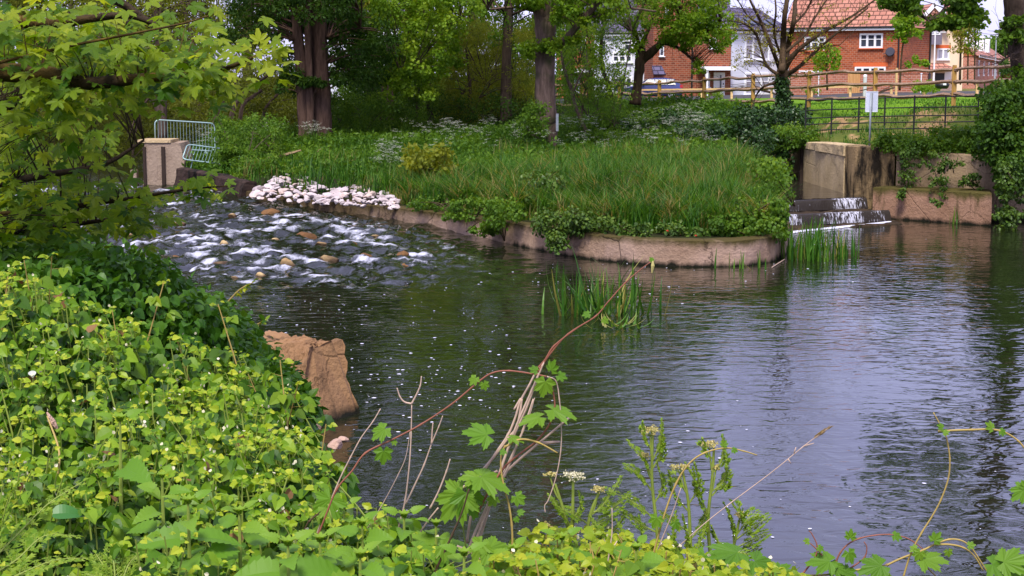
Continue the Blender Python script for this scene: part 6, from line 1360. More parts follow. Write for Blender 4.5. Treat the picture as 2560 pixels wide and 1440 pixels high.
n = 420; q = P[rng.integers(0, len(P), n)] + np.c_[rng.normal(size=(n, 2)) * .02, .012 + .012 * rng.random(n)]; mb = MB(); scatter(mb, ROUND, q, rdir(n, 1.), rdir(n), .011, rng.random(n)); mk('buds', mb, M['umbel_w'], bl)['kind'] = 'stuff'
n = 70; q = P[rng.integers(0, len(P), n)] + np.c_[rng.normal(size=(n, 2)) * .03, -.05 * rng.random(n)]; mb = MB(); scatter(mb, OVATE, q, rdir(n), rdir(n), .03 + .02 * rng.random(n), rng.random(n)); mk('dead_leaves', mb, M['dead_leaf'], bl)
br_ = thing('bramble_bush', 'low yellow leaved bramble along the bottom edge right of centre', 'bramble', (.3, 4., 2.7))
SIL2 = np.array([(1180, 1430), (1260, 1370), (1330, 1325), (1420, 1310), (1520, 1325), (1620, 1345), (1720, 1365), (1800, 1380), (1900, 1395), (1980, 1420), (2060, 1450)])
P = layer(3000, -.15, .82, 3.3, 4.5, lambda P: P[:, 1] > 0); P = np.c_[P, btop(P) + rng.normal(size=len(P)) * .05 + .04 + (vnoise(np.c_[P * 5, 0 * P[:, 0]], 77) - .5) * .1]; px_, py_ = pix(P); P = P[(py_ > np.interp(px_, SIL2[:, 0], SIL2[:, 1]) + 6) & (px_ > 1180) & (px_ < 2060)]; P = P[rng.random(len(P)) < .32]; print('bramble2', len(P))
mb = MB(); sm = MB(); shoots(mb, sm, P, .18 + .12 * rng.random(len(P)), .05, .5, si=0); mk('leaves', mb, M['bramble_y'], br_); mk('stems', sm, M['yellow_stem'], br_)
n = 90; q = P[rng.integers(0, len(P), n)] + np.c_[rng.normal(size=(n, 2)) * .02, .012 + .012 * rng.random(n)]; mb = MB(); scatter(mb, ROUND, q, rdir(n, 1.), rdir(n), .011, rng.random(n)); mk('buds', mb, M['umbel_w'], br_)['kind'] = 'stuff'
# tall lit shoots along the crest, each one plant
for k, (px, py, Y, h) in enumerate([(60, 650, 5.2, .5), (410, 705, 5.5, .4), (545, 760, 5.5, .35), (280, 775, 5.4, .4), (440, 840, 5.4, .4), (130, 640, 5.2, .4), (20, 690, 5.2, .4), (700, 900, 5.3, .4), (745, 960, 5.2, .35), (815, 1060, 5.0, .3), (620, 935, 5.3, .35)]):
    tp = at(px, py, Y); t = thing('bramble_shoot', 'tall bramble shoot standing clear along the crest of the sunlit bush', 'bramble', tp - [0, 0, h], 'bramble shoots along the crest'); mb = MB(); sm = MB(); shoots(mb, sm, tp[None], np.array([h]), .045, .4, si=0, tilt=.35); mk('leaves', mb, M['bramble_y'], t); mk('stem', sm, M['yellow_stem'], t)
# dark shaded bramble on the bank slope behind it
def dome(n, cx, cy, Y, rx, ry, rz): 
    d = rdir(n); d[:, 2] = np.abs(d[:, 2]) * 1.0 ; c = at(cx, cy, Y); return c + d * np.array([rx, ry, rz]) * (.75 + .25 * rng.random((n, 1)))
def dark(label, blobs, m, size, nl, tmpl=OVATE, cat='bramble', extra=None):
    C = np.vstack([dome(n, *b) for n, *b in blobs]); t = thing('dark_bramble', label, cat, C.mean(0) * [1, 1, 0] + [0, 0, C[:, 2].min() - .3]); mb = MB(); clump_leaves(mb, C, .15, nl, tmpl, size, droop=.5, up=.9, flat=.8)
    sm = MB(); root = np.array([[C[:, 0].mean() + .3 * q, C[:, 1].mean() + .2 * q, C[:, 2].min() - .2] for q in (-2, -1, 0, 1, 2)]); twigs(sm, root, C[::6], .005, 1., maxl=.45); mk('leaves', mb, m, t); mk('stems', sm, M['bark_twig'], t); return t
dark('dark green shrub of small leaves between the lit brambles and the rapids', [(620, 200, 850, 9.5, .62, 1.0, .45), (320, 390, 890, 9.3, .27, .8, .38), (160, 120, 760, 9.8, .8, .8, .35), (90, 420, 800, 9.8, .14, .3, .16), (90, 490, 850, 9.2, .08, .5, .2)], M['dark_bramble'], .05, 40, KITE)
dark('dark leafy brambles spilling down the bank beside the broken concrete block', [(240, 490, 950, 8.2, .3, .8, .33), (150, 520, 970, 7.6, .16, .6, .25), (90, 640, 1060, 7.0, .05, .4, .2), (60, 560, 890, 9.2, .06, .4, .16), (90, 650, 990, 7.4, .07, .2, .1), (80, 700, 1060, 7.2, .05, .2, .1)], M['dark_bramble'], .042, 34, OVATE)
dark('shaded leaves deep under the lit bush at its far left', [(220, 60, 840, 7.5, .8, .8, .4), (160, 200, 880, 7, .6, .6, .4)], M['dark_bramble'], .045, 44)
for px0, py0, px1, py1, Y, lab in ((565, 760, 634, 705, 9.3, 'lone yellow green spray reaching out over the water from the dark shrub'), (600, 850, 668, 800, 8.6, 'small leafy sprig above the broken concrete block')):
    a_, b_ = at(px0, py0, Y), at(px1, py1, Y); t = thing('leafy_spray', lab, 'spray', a_); sm = MB(); tube(sm, smooth_path([a_, (a_ + b_) / 2 + [0, 0, .02], b_], 4), np.linspace(.006, .002, 9), 5); mk('stem', sm, M['yellow_stem'], t)
    mb = MB(); s = np.linspace(.35, 1, 14); P = a_ + (b_ - a_) * s[:, None]; scatter(mb, OVATE, P, rdir(14) + (b_ - a_)[None] * 2, rdir(14, 1.), .035, rng.random(14)); mk('leaves', mb, M['bramble_y'], t)

# ------------------------------------------------------------------ nettles
def nettle(px, py, Y, h, s, label, col='nettle', pairs=6, tilt=(0, 0), spin=0.):
    top = at(px, py, Y); lean = norm(np.array([[tilt[0], tilt[1], 1.]]))[0]; t = thing('stinging_nettle', label, 'nettle', top - lean * h); sm = MB(); tube(sm, [top - lean * h, top - lean * h * .5, top], [.0055, .005, .003], 6, .4); mk('stem', sm, M['green_stem'], t); mb = MB()
    for q in range(pairs):
        f = q / (pairs - 1); c = top - lean * h * (.02 + .75 * f ** 1.15); sc = s * (.45 + .75 * min(1, f * 2.2)); a = spin + (q % 2) * PI / 2
        for w_ in (0, PI):
            b = a + w_ + random.uniform(-.2, .2); up_ = .55 - 1.0 * f + random.uniform(-.15, .15) if q else .9
            D = np.array([[math.cos(b), math.sin(b), up_ * .7]]); P = c + D[0] * .02; scatter(mb, NETTLE, P[None], D, np.array([[random.gauss(0, .15), -.55 + random.gauss(0, .15), .9]]), sc, np.array([.75 - .4 * f + random.uniform(-.15, .15)]))
            tube(sm, [c, P], .0015, 3)
    for w_ in range(8): 
        b = w_ * .8; scatter(mb, NETTLE, top[None] + [0, 0, -.005], np.array([[math.cos(b) * .5, math.sin(b) * .5, .8]]), np.array([[-math.cos(b), -math.sin(b), .5]]), s * .3, .95)
    mk('leaves', mb, M[col], t); return t
nettle(300, 1050, 4.0, .34, 0.100, 'tall nettle with four big drooping leaves standing out of the bramble', 'nettle', 3, (0.02, 0), .5)
nettle(470, 1255, 3.55, .30, 0.092, 'bushy nettle in the middle of the lower left edge', spin=.3)
nettle(598, 1280, 3.6, .28, 0.084, 'nettle with a reddish crown right of the bushy one', spin=.9)
nettle(405, 1190, 3.75, .3, 0.068, 'thin nettle just left behind the bushy one', spin=1.2)
nettle(720, 1360, 3.4, .22, 0.100, 'dense nettle at the bottom edge below the twisted dark twig', spin=.2)
nettle(800, 1350, 3.5, .22, 0.092, 'nettle second from the twisted dark twig along the bottom edge', spin=.6)
nettle(905, 1310, 3.8, .25, 0.092, 'broad nettle in front of the long dead cane', spin=1.0)
nettle(1010, 1290, 3.95, .25, 0.088, 'nettle under the forked dead stick', spin=.1)
nettle(900, 1390, 3.45, .2, 0.100, 'low dark nettle at the bottom edge below the broad one', spin=.8)
nettle(1090, 1310, 3.95, .25, 0.080, 'small nettle left of the bundle of canes', spin=.5)
nettle(860, 1265, 4.2, .25, 0.072, 'upright nettle at the bush edge by the water', spin=.5)
nettle(1160, 1385, 3.6, .22, .09, 'nettle on the bottom edge just right of the thick dark cane', spin=.4)
nettle(1285, 1375, 3.7, .22, .085, 'nettle on the bottom edge below the upright yellow green shoot', spin=1.1)
nettle(1405, 1345, 3.8, .2, .08, 'nettle rising through the yellow bramble under the white umbel', spin=.2)
nettle(1590, 1370, 3.7, .2, .08, 'nettle rising through the yellow bramble under the tallest umbellifer', spin=.8)
t = thing('broad_leaf', 'single smooth blue green dock leaf low in the brambles', 'dock leaf', at(135, 1290, 3.75)); mb = MB(); scatter(mb, DOCK, at(132, 1285, 3.75)[None], [[1., .1, .12]], [[-.1, -.6, .8]], .075, .5); sm = MB(); tube(sm, [at(132, 1285, 3.75), at(120, 1330, 3.8)], .002, 4); mk('leaf', mb, M['blue_leaf'], t); mk('stalk', sm, M['green_stem'], t)
# bindweed flower, withered bud
c = at(82, 935, 4.6); t = thing('white_flower', 'small white bindweed flower in the brambles at the far left', 'flower', c); mb = MB(); a = np.linspace(0, 2 * PI, 11)[:-1]; V = np.vstack([[c + [0, 0, -.012]], c + np.c_[np.cos(a) * .012, np.sin(a) * .006 - .006, np.sin(a) * .006 + .004]]); mb.add(V, np.array([[0, i + 1, (i + 1) % 10 + 1] for i in range(10)]), 1.); mk('petals', mb, M['petal'], t); mb = MB(); tube(mb, [c - [0, 0, .012], c - [0, 0, .05]], .002, 4); mk('stalk', mb, M['green_stem'], t)
a_, b_ = at(118, 1040, 4.2), at(140, 1210, 4.1); t = thing('withered_flower', 'leaning yellow stem with a withered pink bud among the brambles', 'stem', b_); mb = MB(); tube(mb, smooth_path([b_, at(148, 1130, 4.15), a_ ], 4), np.linspace(.0035, .0025, 9), 5); mk('stem', mb, M['yellow_stem'], t); mb = MB(); tube(mb, [at(143, 1072, 4.2), at(132, 1055, 4.2), at(117, 1030, 4.2)], [.004, .009, .002], 7); mk('bud', mb, M['rubble'], t)

# ------------------------------------------------------------------ feathery leaves and umbellifers
LOBE = (np.array([[0, 0, 0], [-.1, .35, .03], [-.3, .6, .05], [-.13, .65, .0], [0, 1, -.08], [.13, .65, .0], [.3, .6, .05], [.1, .35, .03]]), [np.array([[0, 4, 3, 1], [1, 3, 2, 1], [0, 7, 5, 4], [7, 6, 5, 7]])[:, :4]])
LOBE = (LOBE[0], [np.array([[0, 4, 3], [0, 3, 1], [1, 3, 2], [0, 5, 4], [0, 7, 5], [7, 6, 5]])])
def frond(mb, sm, P, leaf, n=9, wid=.5, v=.6):
    """pinnate leaf along path P with lobed leaflets"""
    P = smooth_path(P, 6); tube(sm, P, np.linspace(.0028, .0012, len(P)), 5); T = norm(np.gradient(P, axis=0)); L = len(P)
    for q in range(n):
        f = .18 + .8 * q / (n - 1); i = min(L - 1, int(f * (L - 1))); s = leaf * (1.25 - .75 * f); side = norm(np.cross(T[i], [0, 0, 1.])[None])[0]
        for w_ in (-1, 1):
            d = norm((side * w_ + T[i] * .7)[None])[0]
            for g in (.4, 1.):
                c = P[i] + d * s * wid * g; k_ = s * (.47 if g == 1. else .36)
                for z_ in (-.9, 0, .9): scatter(mb, LOBE, c[None], (d + z_ * (T[i] if g == 1. else side) * .8)[None], np.array([[random.gauss(0, .3), random.gauss(0, .3) - .6, 1.]]), k_, np.clip(v + random.uniform(-.3, .3), 0, 1))
            tube(sm, [P[i], P[i] + d * s * wid], .0008, 3)
    scatter(mb, KITE, P[-1][None], T[-1][None], [[0, 0, 1.]], leaf * .4, v)
def fronds(label, paths, leaf, m='umbel_leaf', n=9, wid=.5):
    P0 = at(*paths[0][0]); t = thing('feathery_plant', label, 'wild plant', P0); mb = MB(); sm = MB()
    for p in paths: frond(mb, sm, [at(*q) for q in p], leaf, n, wid)
    mk('leaves', mb, M[m], t); mk('stalks', sm, M['green_stem'], t)
fronds('feathery pale green plant at the bottom left corner', [[(-40, 1420, 3.5), (40, 1340, 3.55), (120, 1260, 3.6), (205, 1205, 3.65)], [(-40, 1450, 3.4), (40, 1400, 3.45), (110, 1340, 3.5), (190, 1340, 3.55)], [(-20, 1470, 3.3), (60, 1430, 3.35), (140, 1400, 3.4), (220, 1395, 3.45)], [(-30, 1400, 3.5), (0, 1320, 3.5), (20, 1250, 3.5), (40, 1215, 3.5)]], .055, n=9)
fronds('frilly bright green rosette at the bottom edge left of the nettles', [[(285, 1470, 3.4), (262, 1420, 3.42), (240, 1385, 3.45)], [(290, 1470, 3.4), (285, 1410, 3.42), (280, 1360, 3.45)], [(300, 1470, 3.4), (320, 1415, 3.42), (340, 1390, 3.45)], [(280, 1480, 3.3), (250, 1450, 3.3), (215, 1435, 3.3)], [(300, 1480, 3.3), (330, 1455, 3.3), (355, 1445, 3.3)]], .042, n=8, wid=.42)
def umbel(label, stem, heads, leaves, col='bud', leaf=.05):
    b = at(*stem[0]); t = thing('umbellifer', label, 'wild plant', b); sm = MB(); mb = MB(); S_ = smooth_path([at(*q) for q in stem], 5); tube(sm, S_, np.linspace(.0058, .0035, len(S_)), 7, .5)
    for px, py, Y, r, n, up_ in heads:
        fl = MB(); c = at(px, py, Y); a0 = S_[int(np.argmin(np.linalg.norm(S_ - c + [0, 0, .08], axis=1)))]; hub = c - [0, 0, r * .9]
        if np.linalg.norm(hub - a0) > .012: tube(sm, smooth_path([a0, (a0 + hub) / 2 + [0, 0, -.01], hub], 3), np.linspace(.0035, .002, 7), 5)
        for q in range(n):
            a = q * 2.4; rr = r * math.sqrt((q + .5) / n); e = c + np.array([math.cos(a) * rr, math.sin(a) * rr, -.35 * rr * rr / r + random.uniform(-.004, .004)]); tube(sm, [hub, e], .0009, 3)
            P = e + rng.normal(size=(14, 3)) * [.0042, .0042, .002]; scatter(fl, ROUND, P, rdir(14, .4), rdir(14, 1.), .0055, rng.random(14))
        mk('flower_head', fl, M[col], t)
    for p in leaves: frond(mb, sm, [at(*q) for q in p], leaf, 7, .95, .6)
    mk('stem', sm, M['green_stem'], t)
    if mb.n: mk('leaves', mb, M['umbel_leaf'], t)
Yk = 4.3
umbel('tallest green umbellifer with yellow buds in front of the pool', [(1652, 1440, Yk), (1640, 1300, Yk), (1630, 1200, Yk), (1632, 1080, Yk)], [(1626, 1072, Yk, .024, 13, 0), (1612, 1137, Yk, .012, 7, 0)],
      [[(1630, 1190, Yk), (1610, 1150, Yk), (1575, 1110, Yk)], [(1632, 1150, Yk), (1650, 1110, Yk), (1655, 1060, Yk)], [(1632, 1230, Yk), (1600, 1190, Yk), (1570, 1170, Yk)], [(1635, 1260, Yk), (1655, 1220, Yk), (1645, 1165, Yk)], [(1638, 1300, Yk), (1590, 1260, Yk), (1520, 1225, Yk)], [(1640, 1330, Yk), (1600, 1310, Yk), (1560, 1280, Yk)], [(1632, 1130, Yk), (1615, 1100, Yk), (1610, 1070, Yk)], [(1632, 1170, Yk), (1650, 1140, Yk), (1652, 1110, Yk)]])
umbel('branched green umbellifer right of the tallest one', [(1782, 1440, Yk), (1770, 1310, Yk), (1780, 1200, Yk), (1785, 1120, Yk)], [(1774, 1108, Yk, .021, 11, 0), (1790, 1168, Yk, .01, 6, 0)], [[(1785, 1180, Yk), (1805, 1150, Yk), (1808, 1100, Yk)], [(1780, 1240, Yk), (1810, 1200, Yk), (1818, 1150, Yk)], [(1770, 1300, Yk), (1745, 1240, Yk), (1735, 1180, Yk)], [(1770, 1290, Yk), (1740, 1210, Yk), (1720, 1170, Yk)], [(1785, 1150, Yk), (1770, 1135, Yk), (1762, 1112, Yk)], [(1776, 1230, Yk), (1800, 1215, Yk), (1822, 1190, Yk)]])
umbel('umbellifer with a flat brownish head between the two tall green ones', [(1728, 1440, Yk), (1725, 1330, Yk), (1720, 1250, Yk), (1706, 1175, Yk)], [(1700, 1163, Yk, .026, 13, 0)], [[(1722, 1280, Yk), (1690, 1240, Yk), (1675, 1190, Yk)], [(1722, 1260, Yk), (1745, 1220, Yk), (1740, 1170, Yk)], [(1725, 1330, Yk), (1690, 1310, Yk), (1660, 1290, Yk)], [(1715, 1230, Yk), (1700, 1210, Yk), (1680, 1200, Yk)], [(1725, 1350, Yk), (1750, 1320, Yk), (1765, 1290, Yk)], [(1725, 1390, Yk), (1700, 1370, Yk), (1680, 1350, Yk)]])
umbel('white flat topped umbel on a thin stem left of the green plants', [(1430, 1330, Yk), (1432, 1270, Yk), (1433, 1200, Yk)], [(1433, 1183, Yk, .030, 17, 0)], [[(1430, 1320, Yk), (1410, 1290, Yk), (1385, 1255, Yk)], [(1431, 1300, Yk), (1450, 1270, Yk), (1448, 1240, Yk)]], 'umbel_w', .04)
umbel('small yellow green umbel on a leaning stem by the hanging dead vine', [(1425, 1340, Yk), (1410, 1280, Yk), (1388, 1210, Yk)], [(1376, 1184, Yk, .014, 7, 0)], [[(1415, 1300, Yk), (1395, 1270, Yk), (1375, 1245, Yk)]], 'bud', .04)
umbel('low umbellifer with small lime heads above the yellow bramble', [(1455, 1400, Yk), (1475, 1290, Yk), (1498, 1230, Yk)], [(1496, 1222, Yk, .016, 9, 0), (1431, 1322, Yk, .015, 9, 0), (1366, 1312, Yk, .013, 7, 0)], [[(1475, 1290, Yk), (1510, 1260, Yk), (1550, 1200, Yk)], [(1470, 1310, Yk), (1440, 1290, Yk), (1400, 1270, Yk)], [(1480, 1280, Yk), (1530, 1270, Yk), (1570, 1240, Yk)], [(1460, 1380, Yk), (1490, 1350, Yk), (1500, 1320, Yk)], [(1465, 1350, Yk), (1530, 1330, Yk), (1560, 1290, Yk)], [(1465, 1340, Yk), (1500, 1310, Yk), (1530, 1295, Yk)]])
umbel('leafy bushy umbellifer lowest and furthest right of the green plants', [(1800, 1460, Yk), (1830, 1380, Yk), (1848, 1300, Yk)], [(1850, 1285, Yk, .012, 8, 0)], [[(1835, 1360, Yk), (1830, 1310, Yk), (1815, 1270, Yk)], [(1840, 1340, Yk), (1870, 1300, Yk), (1890, 1290, Yk)], [(1838, 1350, Yk), (1880, 1320, Yk), (1915, 1295, Yk)], [(1838, 1370, Yk), (1880, 1350, Yk), (1912, 1335, Yk)], [(1845, 1320, Yk), (1850, 1290, Yk), (1835, 1265, Yk)], [(1830, 1390, Yk), (1800, 1360, Yk), (1785, 1330, Yk)], [(1825, 1400, Yk), (1860, 1385, Yk), (1890, 1370, Yk)]], 'bud', .05)

fronds('bushy feathery green foliage around the feet of the tall umbellifers', [[(1600, 1440, 4.2), (1580, 1370, 4.2), (1545, 1310, 4.2)], [(1610, 1440, 4.2), (1610, 1370, 4.2), (1600, 1300, 4.2)], [(1660, 1440, 4.2), (1680, 1360, 4.2), (1690, 1290, 4.2)], [(1700, 1440, 4.2), (1740, 1380, 4.2), (1765, 1320, 4.2)], [(1560, 1440, 4.2), (1510, 1390, 4.2), (1450, 1350, 4.2)], [(1760, 1440, 4.2), (1800, 1400, 4.2), (1860, 1380, 4.2)], [(1540, 1440, 4.2), (1520, 1360, 4.2), (1480, 1300, 4.2)], [(1720, 1440, 4.2), (1720, 1360, 4.2), (1710, 1300, 4.2)]], .055, n=8, wid=.8)
# ------------------------------------------------------------------ hop vines and dead canes
HB = .35; HOPL = (np.asarray(HOP[0]), HOP[1])
def zc(L, sx, ox, oy, Y): return [(q[0] / sx + ox, q[1] / sx + oy, q[2] if len(q) > 2 else Y) for q in L]
def Z2(L, Y=3.9): return zc(L, 2.6667, 700, 900, Y)
def Z4(L, Y=4.0): return zc(L, 2.94, 1900, 950, Y)
def vine(name, label, cat, strands, m, r0, r1, leaves=(), lm='hop_leaf', group=None, nodes=True):
    b = at(*strands[0][0]); t = thing(name, label, cat, b, group); sm = MB()
    for s in strands:
        P = smooth_path([at(*q) for q in s], 6); R = np.linspace(r0, r1, len(P)) * .68; R = R * (1 + (.35 * (np.arange(len(P)) % 12 == 0) if nodes else 0)); tube(sm, P, R, 6, rng.random())
    mk('stem', sm, M[m], t, smooth=True)
    if len(leaves):
        mb = MB()
        for px, py, Y, s, dx, dy, nz_ in leaves:           # s in photo pixels: spread of the leaf
            c = at(px, py, Y); S = s / FPX * Y * .66; D = norm(np.array([[dx, -.15 + random.uniform(-.15, .1), -dy]]))[0]; Nn = np.array([random.uniform(-.2, .2), -.75 + nz_ * .3, nz_]); scatter(mb, HOPL, (c - D * S * .3)[None], D[None], Nn[None], S, random.uniform(.3, .75))
        mk('leaves', mb, M[lm], t)
    return t
def lf(L, f): return [(*q[:3], *q[3:]) for q in [(zc([(l[0], l[1])], *f)[0][0], zc([(l[0], l[1])], *f)[0][1], *l[2:]) for l in L]]
F2 = (2.6667, 700, 900, 3.9); F4 = (2.94, 1900, 950, 4.0)
vine('hop_vine', 'red brown hop vine arching over the water to the bundle of canes', 'vine', [Z2([(210, 1280), (300, 1050), (380, 860), (480, 740), (570, 620), (750, 530), (940, 430), (1150, 290), (1330, 140), (1420, 85), (1530, 72), (1700, 95), (1775, 110)])], 'red_stem', .0038, .003,
     lf([(1295, 128, 3.9, 34, -.5, .5, .6), (1362, 165, 3.9, 30, .3, .9, .5), (680, 470, 3.9, 62, -.8, .5, .6), (690, 625, 3.9, 56, 0, 1, .3), (760, 545, 3.9, 20, .4, .6, .5)], F2))
vine('hop_vine', 'long woody hop vine rising from the canes to a pale tip above the iris', 'vine', [[(1330, 935, 3.9), (1362, 900, 3.9), (1385, 865, 3.9), (1440, 822, 3.9), (1490, 790, 3.9), (1520, 755, 3.9), (1562, 708, 3.9), (1600, 675, 3.9), (1626, 655, 3.9)], [(1345, 930, 3.9), (1375, 885, 3.9), (1420, 835, 3.9), (1480, 797, 3.9)]], 'red_stem', .0036, .002,
     [(1468, 785, 3.9, 26, -.8, .1, .5), (1512, 800, 3.9, 24, .7, .5, .5), (1505, 770, 3.9, 14, .1, -.6, .5), (1630, 650, 3.9, 16, -.3, -.4, .3)])
mb = MB(); c = at(1632, 652, 3.9); tube(mb, [c, c - [0, 0, .012], c - [.002, 0, .03]], [.002, .005, .0015], 6); tag(mk('pale_bud', mb, M['bud'], org=c), 'pale yellowish hanging bud at the tip of the long woody vine', 'bud')
can = [[(1230, 1340), (1300, 1150), (1400, 930), (1470, 740), (1530, 560), (1600, 380), (1680, 200), (1760, 10)], [(1290, 1330), (1360, 1100), (1420, 900), (1480, 700), (1560, 500), (1640, 330), (1700, 160), (1740, 40)], [(1245, 1220), (1280, 1000), (1340, 780), (1440, 620), (1520, 500), (1570, 380), (1600, 280), (1660, 170), (1700, 90)], [(1300, 1220), (1380, 1000), (1500, 760), (1590, 540), (1620, 470), (1690, 260)], [(1220, 850), (1330, 790), (1450, 740)], [(1330, 760), (1430, 640), (1520, 520), (1580, 440), (1610, 260), (1560, 330)], [(1345, 1330), (1250, 1270), (1180, 1240)], [(1165, 1330), (1240, 1270), (1300, 1200)], [(1490, 760), (1600, 660), (1720, 560), (1935, 378)], [(1750, 555), (1865, 545)]]
vine('dead_canes', 'bundle of pale pinkish dead hop canes leaning up to the right', 'canes', [Z2(s, 3.9 + .02 * (i % 3)) for i, s in enumerate(can)], 'dry_stem', .0056, .004)
vine('hop_vine', 'reddish hop vine with two broad leaves beside the dead canes', 'vine', [Z2([(1310, 1040), (1400, 860), (1500, 710), (1620, 610), (1700, 550), (1770, 470), (1815, 390), (1832, 300), (1820, 210), (1800, 120)], 3.88)], 'red_stem', .0042, .0032,
     lf([(1765, 165, 3.86, 62, -.2, 1, .25), (1850, 335, 3.86, 95, .9, .12, 1.2), (1700, 385, 3.86, 80, -.9, .1, 1.2), (1350, 490, 3.86, 92, -.8, -.25, .7), (1810, 55, 3.86, 44, .1, -.5, .5), (1870, 105, 3.86, 34, .9, .2, .5), (1700, 65, 3.86, 30, -.6, -.3, .5), (1560, 520, 3.86, 50, .9, .1, 1.2)], F2))
vine('hop_vine', 'yellow green hop shoot standing upright right of the canes', 'vine', [Z2([(1525, 1400), (1548, 1250), (1545, 1100), (1525, 960), (1500, 870), (1475, 740), (1475, 640), (1500, 570)], 3.86), Z2([(1500, 580), (1600, 530), (1720, 550), (1850, 620)], 3.86)], 'yellow_stem', .0045, .003, lf([(1420, 930, 3.85, 40, -.6, .8, .4), (1585, 920, 3.85, 44, .7, .6, .4), (1600, 1015, 3.85, 24, .8, -.3, .5), (1575, 1060, 3.85, 20, .3, .4, .5), (1490, 610, 3.85, 22, -.5, .3, .5)], F2))
vine('hanging_vine', 'thin dead vine end hanging from the cane tops to the water', 'vine', [Z2([(1780, 110), (1840, 140), (1862, 260), (1875, 420), (1872, 600), (1840, 780), (1790, 930), (1765, 970), (1768, 1015)], 3.87)], 'dry_stem', .0024, .0018)
vine('dead_stick', 'upright dead stick forked at the top like a Y', 'stick', [Z2([(760, 1240), (800, 1080), (835, 930), (862, 700), (874, 500), (878, 290)], 4.0), Z2([(878, 290), (905, 240), (935, 170), (943, 108)], 4.0), Z2([(878, 292), (830, 280), (800, 245), (780, 186)], 4.0)], 'dry_stem', .004, .0022)
vine('dead_stick', 'pale dead stick leaning right from the foot of the forked one', 'stick', [Z2([(838, 960), (900, 830), (960, 700), (1010, 560), (1060, 440), (1085, 372)], 4.02), Z2([(1010, 560), (1015, 470), (1020, 420)], 4.02)], 'dry_stem', .0036, .002)
vine('dead_stick', 'grey dead stick leaning right in front of the broken block', 'stick', [Z2([(205, 1290), (260, 1120), (330, 960), (400, 790), (470, 650), (540, 520), (620, 410), (670, 325)], 4.05)], 'dry_stem', .004, .002)
vine('dead_stick', 'short straight pale stick above the lavender reflection', 'stick', [Z2([(1000, 990), (1060, 870), (1110, 740), (1134, 660)], 4.0), Z2([(922, 1170), (980, 1080), (1055, 985)], 4.0)], 'dry_stem', .004, .0026)
vine('dead_stick', 'thin dead stick leaning right behind the canes', 'stick', [Z2([(1478, 770), (1560, 600), (1620, 480), (1670, 350), (1698, 252)], 4.05)], 'dry_stem', .002, .0012)
vine('dead_stick', 'very thin bent stick left of the forked one', 'stick', [Z2([(585, 1120), (690, 950), (790, 760), (840, 640), (868, 470)], 4.05)], 'dry_stem', .002, .0012)
vine('dead_cane', 'thick dark cane leaning right at the left of the bundle', 'cane', [Z2([(1020, 1440), (1090, 1290), (1150, 1160), (1215, 1010), (1260, 860)], 3.8)], 'bark_twig', .0052, .003)
vine('dark_twig', 'twisted dark red twig poking up by the nettles', 'twig', [Z2([(95, 1225), (150, 1160), (190, 1080), (270, 1010)], 3.9), Z2([(190, 1080), (235, 1040), (262, 1030)], 3.9)], 'bark_twig', .0045, .002)
vine('dead_stalk', 'long feathery dead stalk reaching up right over the pool', 'stalk', [[(1690, 1372, 4.2), (1760, 1310, 4.2), (1830, 1255, 4.2), (1930, 1180, 4.2), (2010, 1115, 4.2), (2071, 1070, 4.2)], [(2010, 1115, 4.2), (2035, 1108, 4.2)], [(1985, 1133, 4.2), (1990, 1118, 4.2)], [(1970, 1147, 4.2), (1978, 1160, 4.2)]], 'dry_stem', .0022, .0016)
mb = MB(); P = np.array([at(2030 + 38 * q, 1099 - 27 * q, 4.2) for q in rng.random(26)]); scatter(mb, NARROW, P, np.tile([[.8, 0, .6]], (26, 1)) + rdir(26) * .25, rdir(26), .022, rng.random(26)); tag(mk('seed_plume', mb, M['straw'], org=P[0]), 'feathery seed plume at the end of the long dead stalk', 'plume')
vine('arching_shoot', 'yellow arching shoot with a drooping tip across the green umbellifers', 'vine', [[(1618, 1440, 3.9), (1660, 1290, 3.9), (1690, 1210, 3.9), (1722, 1160, 3.9), (1762, 1132, 3.9), (1815, 1120, 3.9), (1860, 1128, 3.9), (1893, 1138, 3.9)]], 'yellow_stem', .0042, .0022, [(1640, 1300, 3.88, 46, -.4, .9, .4), (1810, 1112, 3.88, 24, .3, -.6, .4), (1835, 1125, 3.88, 20, .9, .3, .4), (1690, 1310, 3.9, 34, .5, .9, .4)])
vine('dead_stick', 'bleached forked stick at the bottom edge under the arching shoot', 'stick', [[(1512, 1445, 3.7), (1522, 1390, 3.7), (1530, 1330, 3.7), (1530, 1270, 3.7)], [(1524, 1385, 3.7), (1543, 1352, 3.7)]], 'dry_stem', .0032, .0015)
vine('dead_stick', 'tall bleached stick leaning right through the umbellifers', 'stick', [[(1620, 1440, 3.95), (1650, 1360, 3.95), (1680, 1285, 3.95), (1702, 1220, 3.95)]], 'dry_stem', .0034, .0015)
# hop tendrils at the lower right
vine('hop_vine', 'tall curving hop tendril with bright tip at the lower right', 'vine', [Z4([(1050, 1460), (1110, 1270), (1190, 1120), (1260, 1010), (1330, 880), (1385, 720), (1395, 580), (1380, 470), (1362, 400), (1320, 320), (1275, 240)])], 'yellow_stem', .0038, .0022, lf([(1335, 345, 3.98, 24, -.6, -.4, .4), (1360, 385, 3.98, 22, .7, -.3, .5), (1290, 1170, 3.98, 40, .5, -.8, .4), (1140, 1240, 3.98, 30, -.8, .2, .6)], F4))
vine('hop_vine', 'horizontal yellow hop shoot crossing the tall tendril to the right edge', 'vine', [Z4([(1310, 378), (1430, 370), (1560, 366), (1680, 362), (1760, 372), (1830, 400), (1900, 450), (1960, 520)])], 'yellow_stem', .0042, .0035, lf([(1700, 345, 3.98, 34, -.5, -.5, .4), (1780, 380, 3.98, 26, .4, .2, .4)], F4))
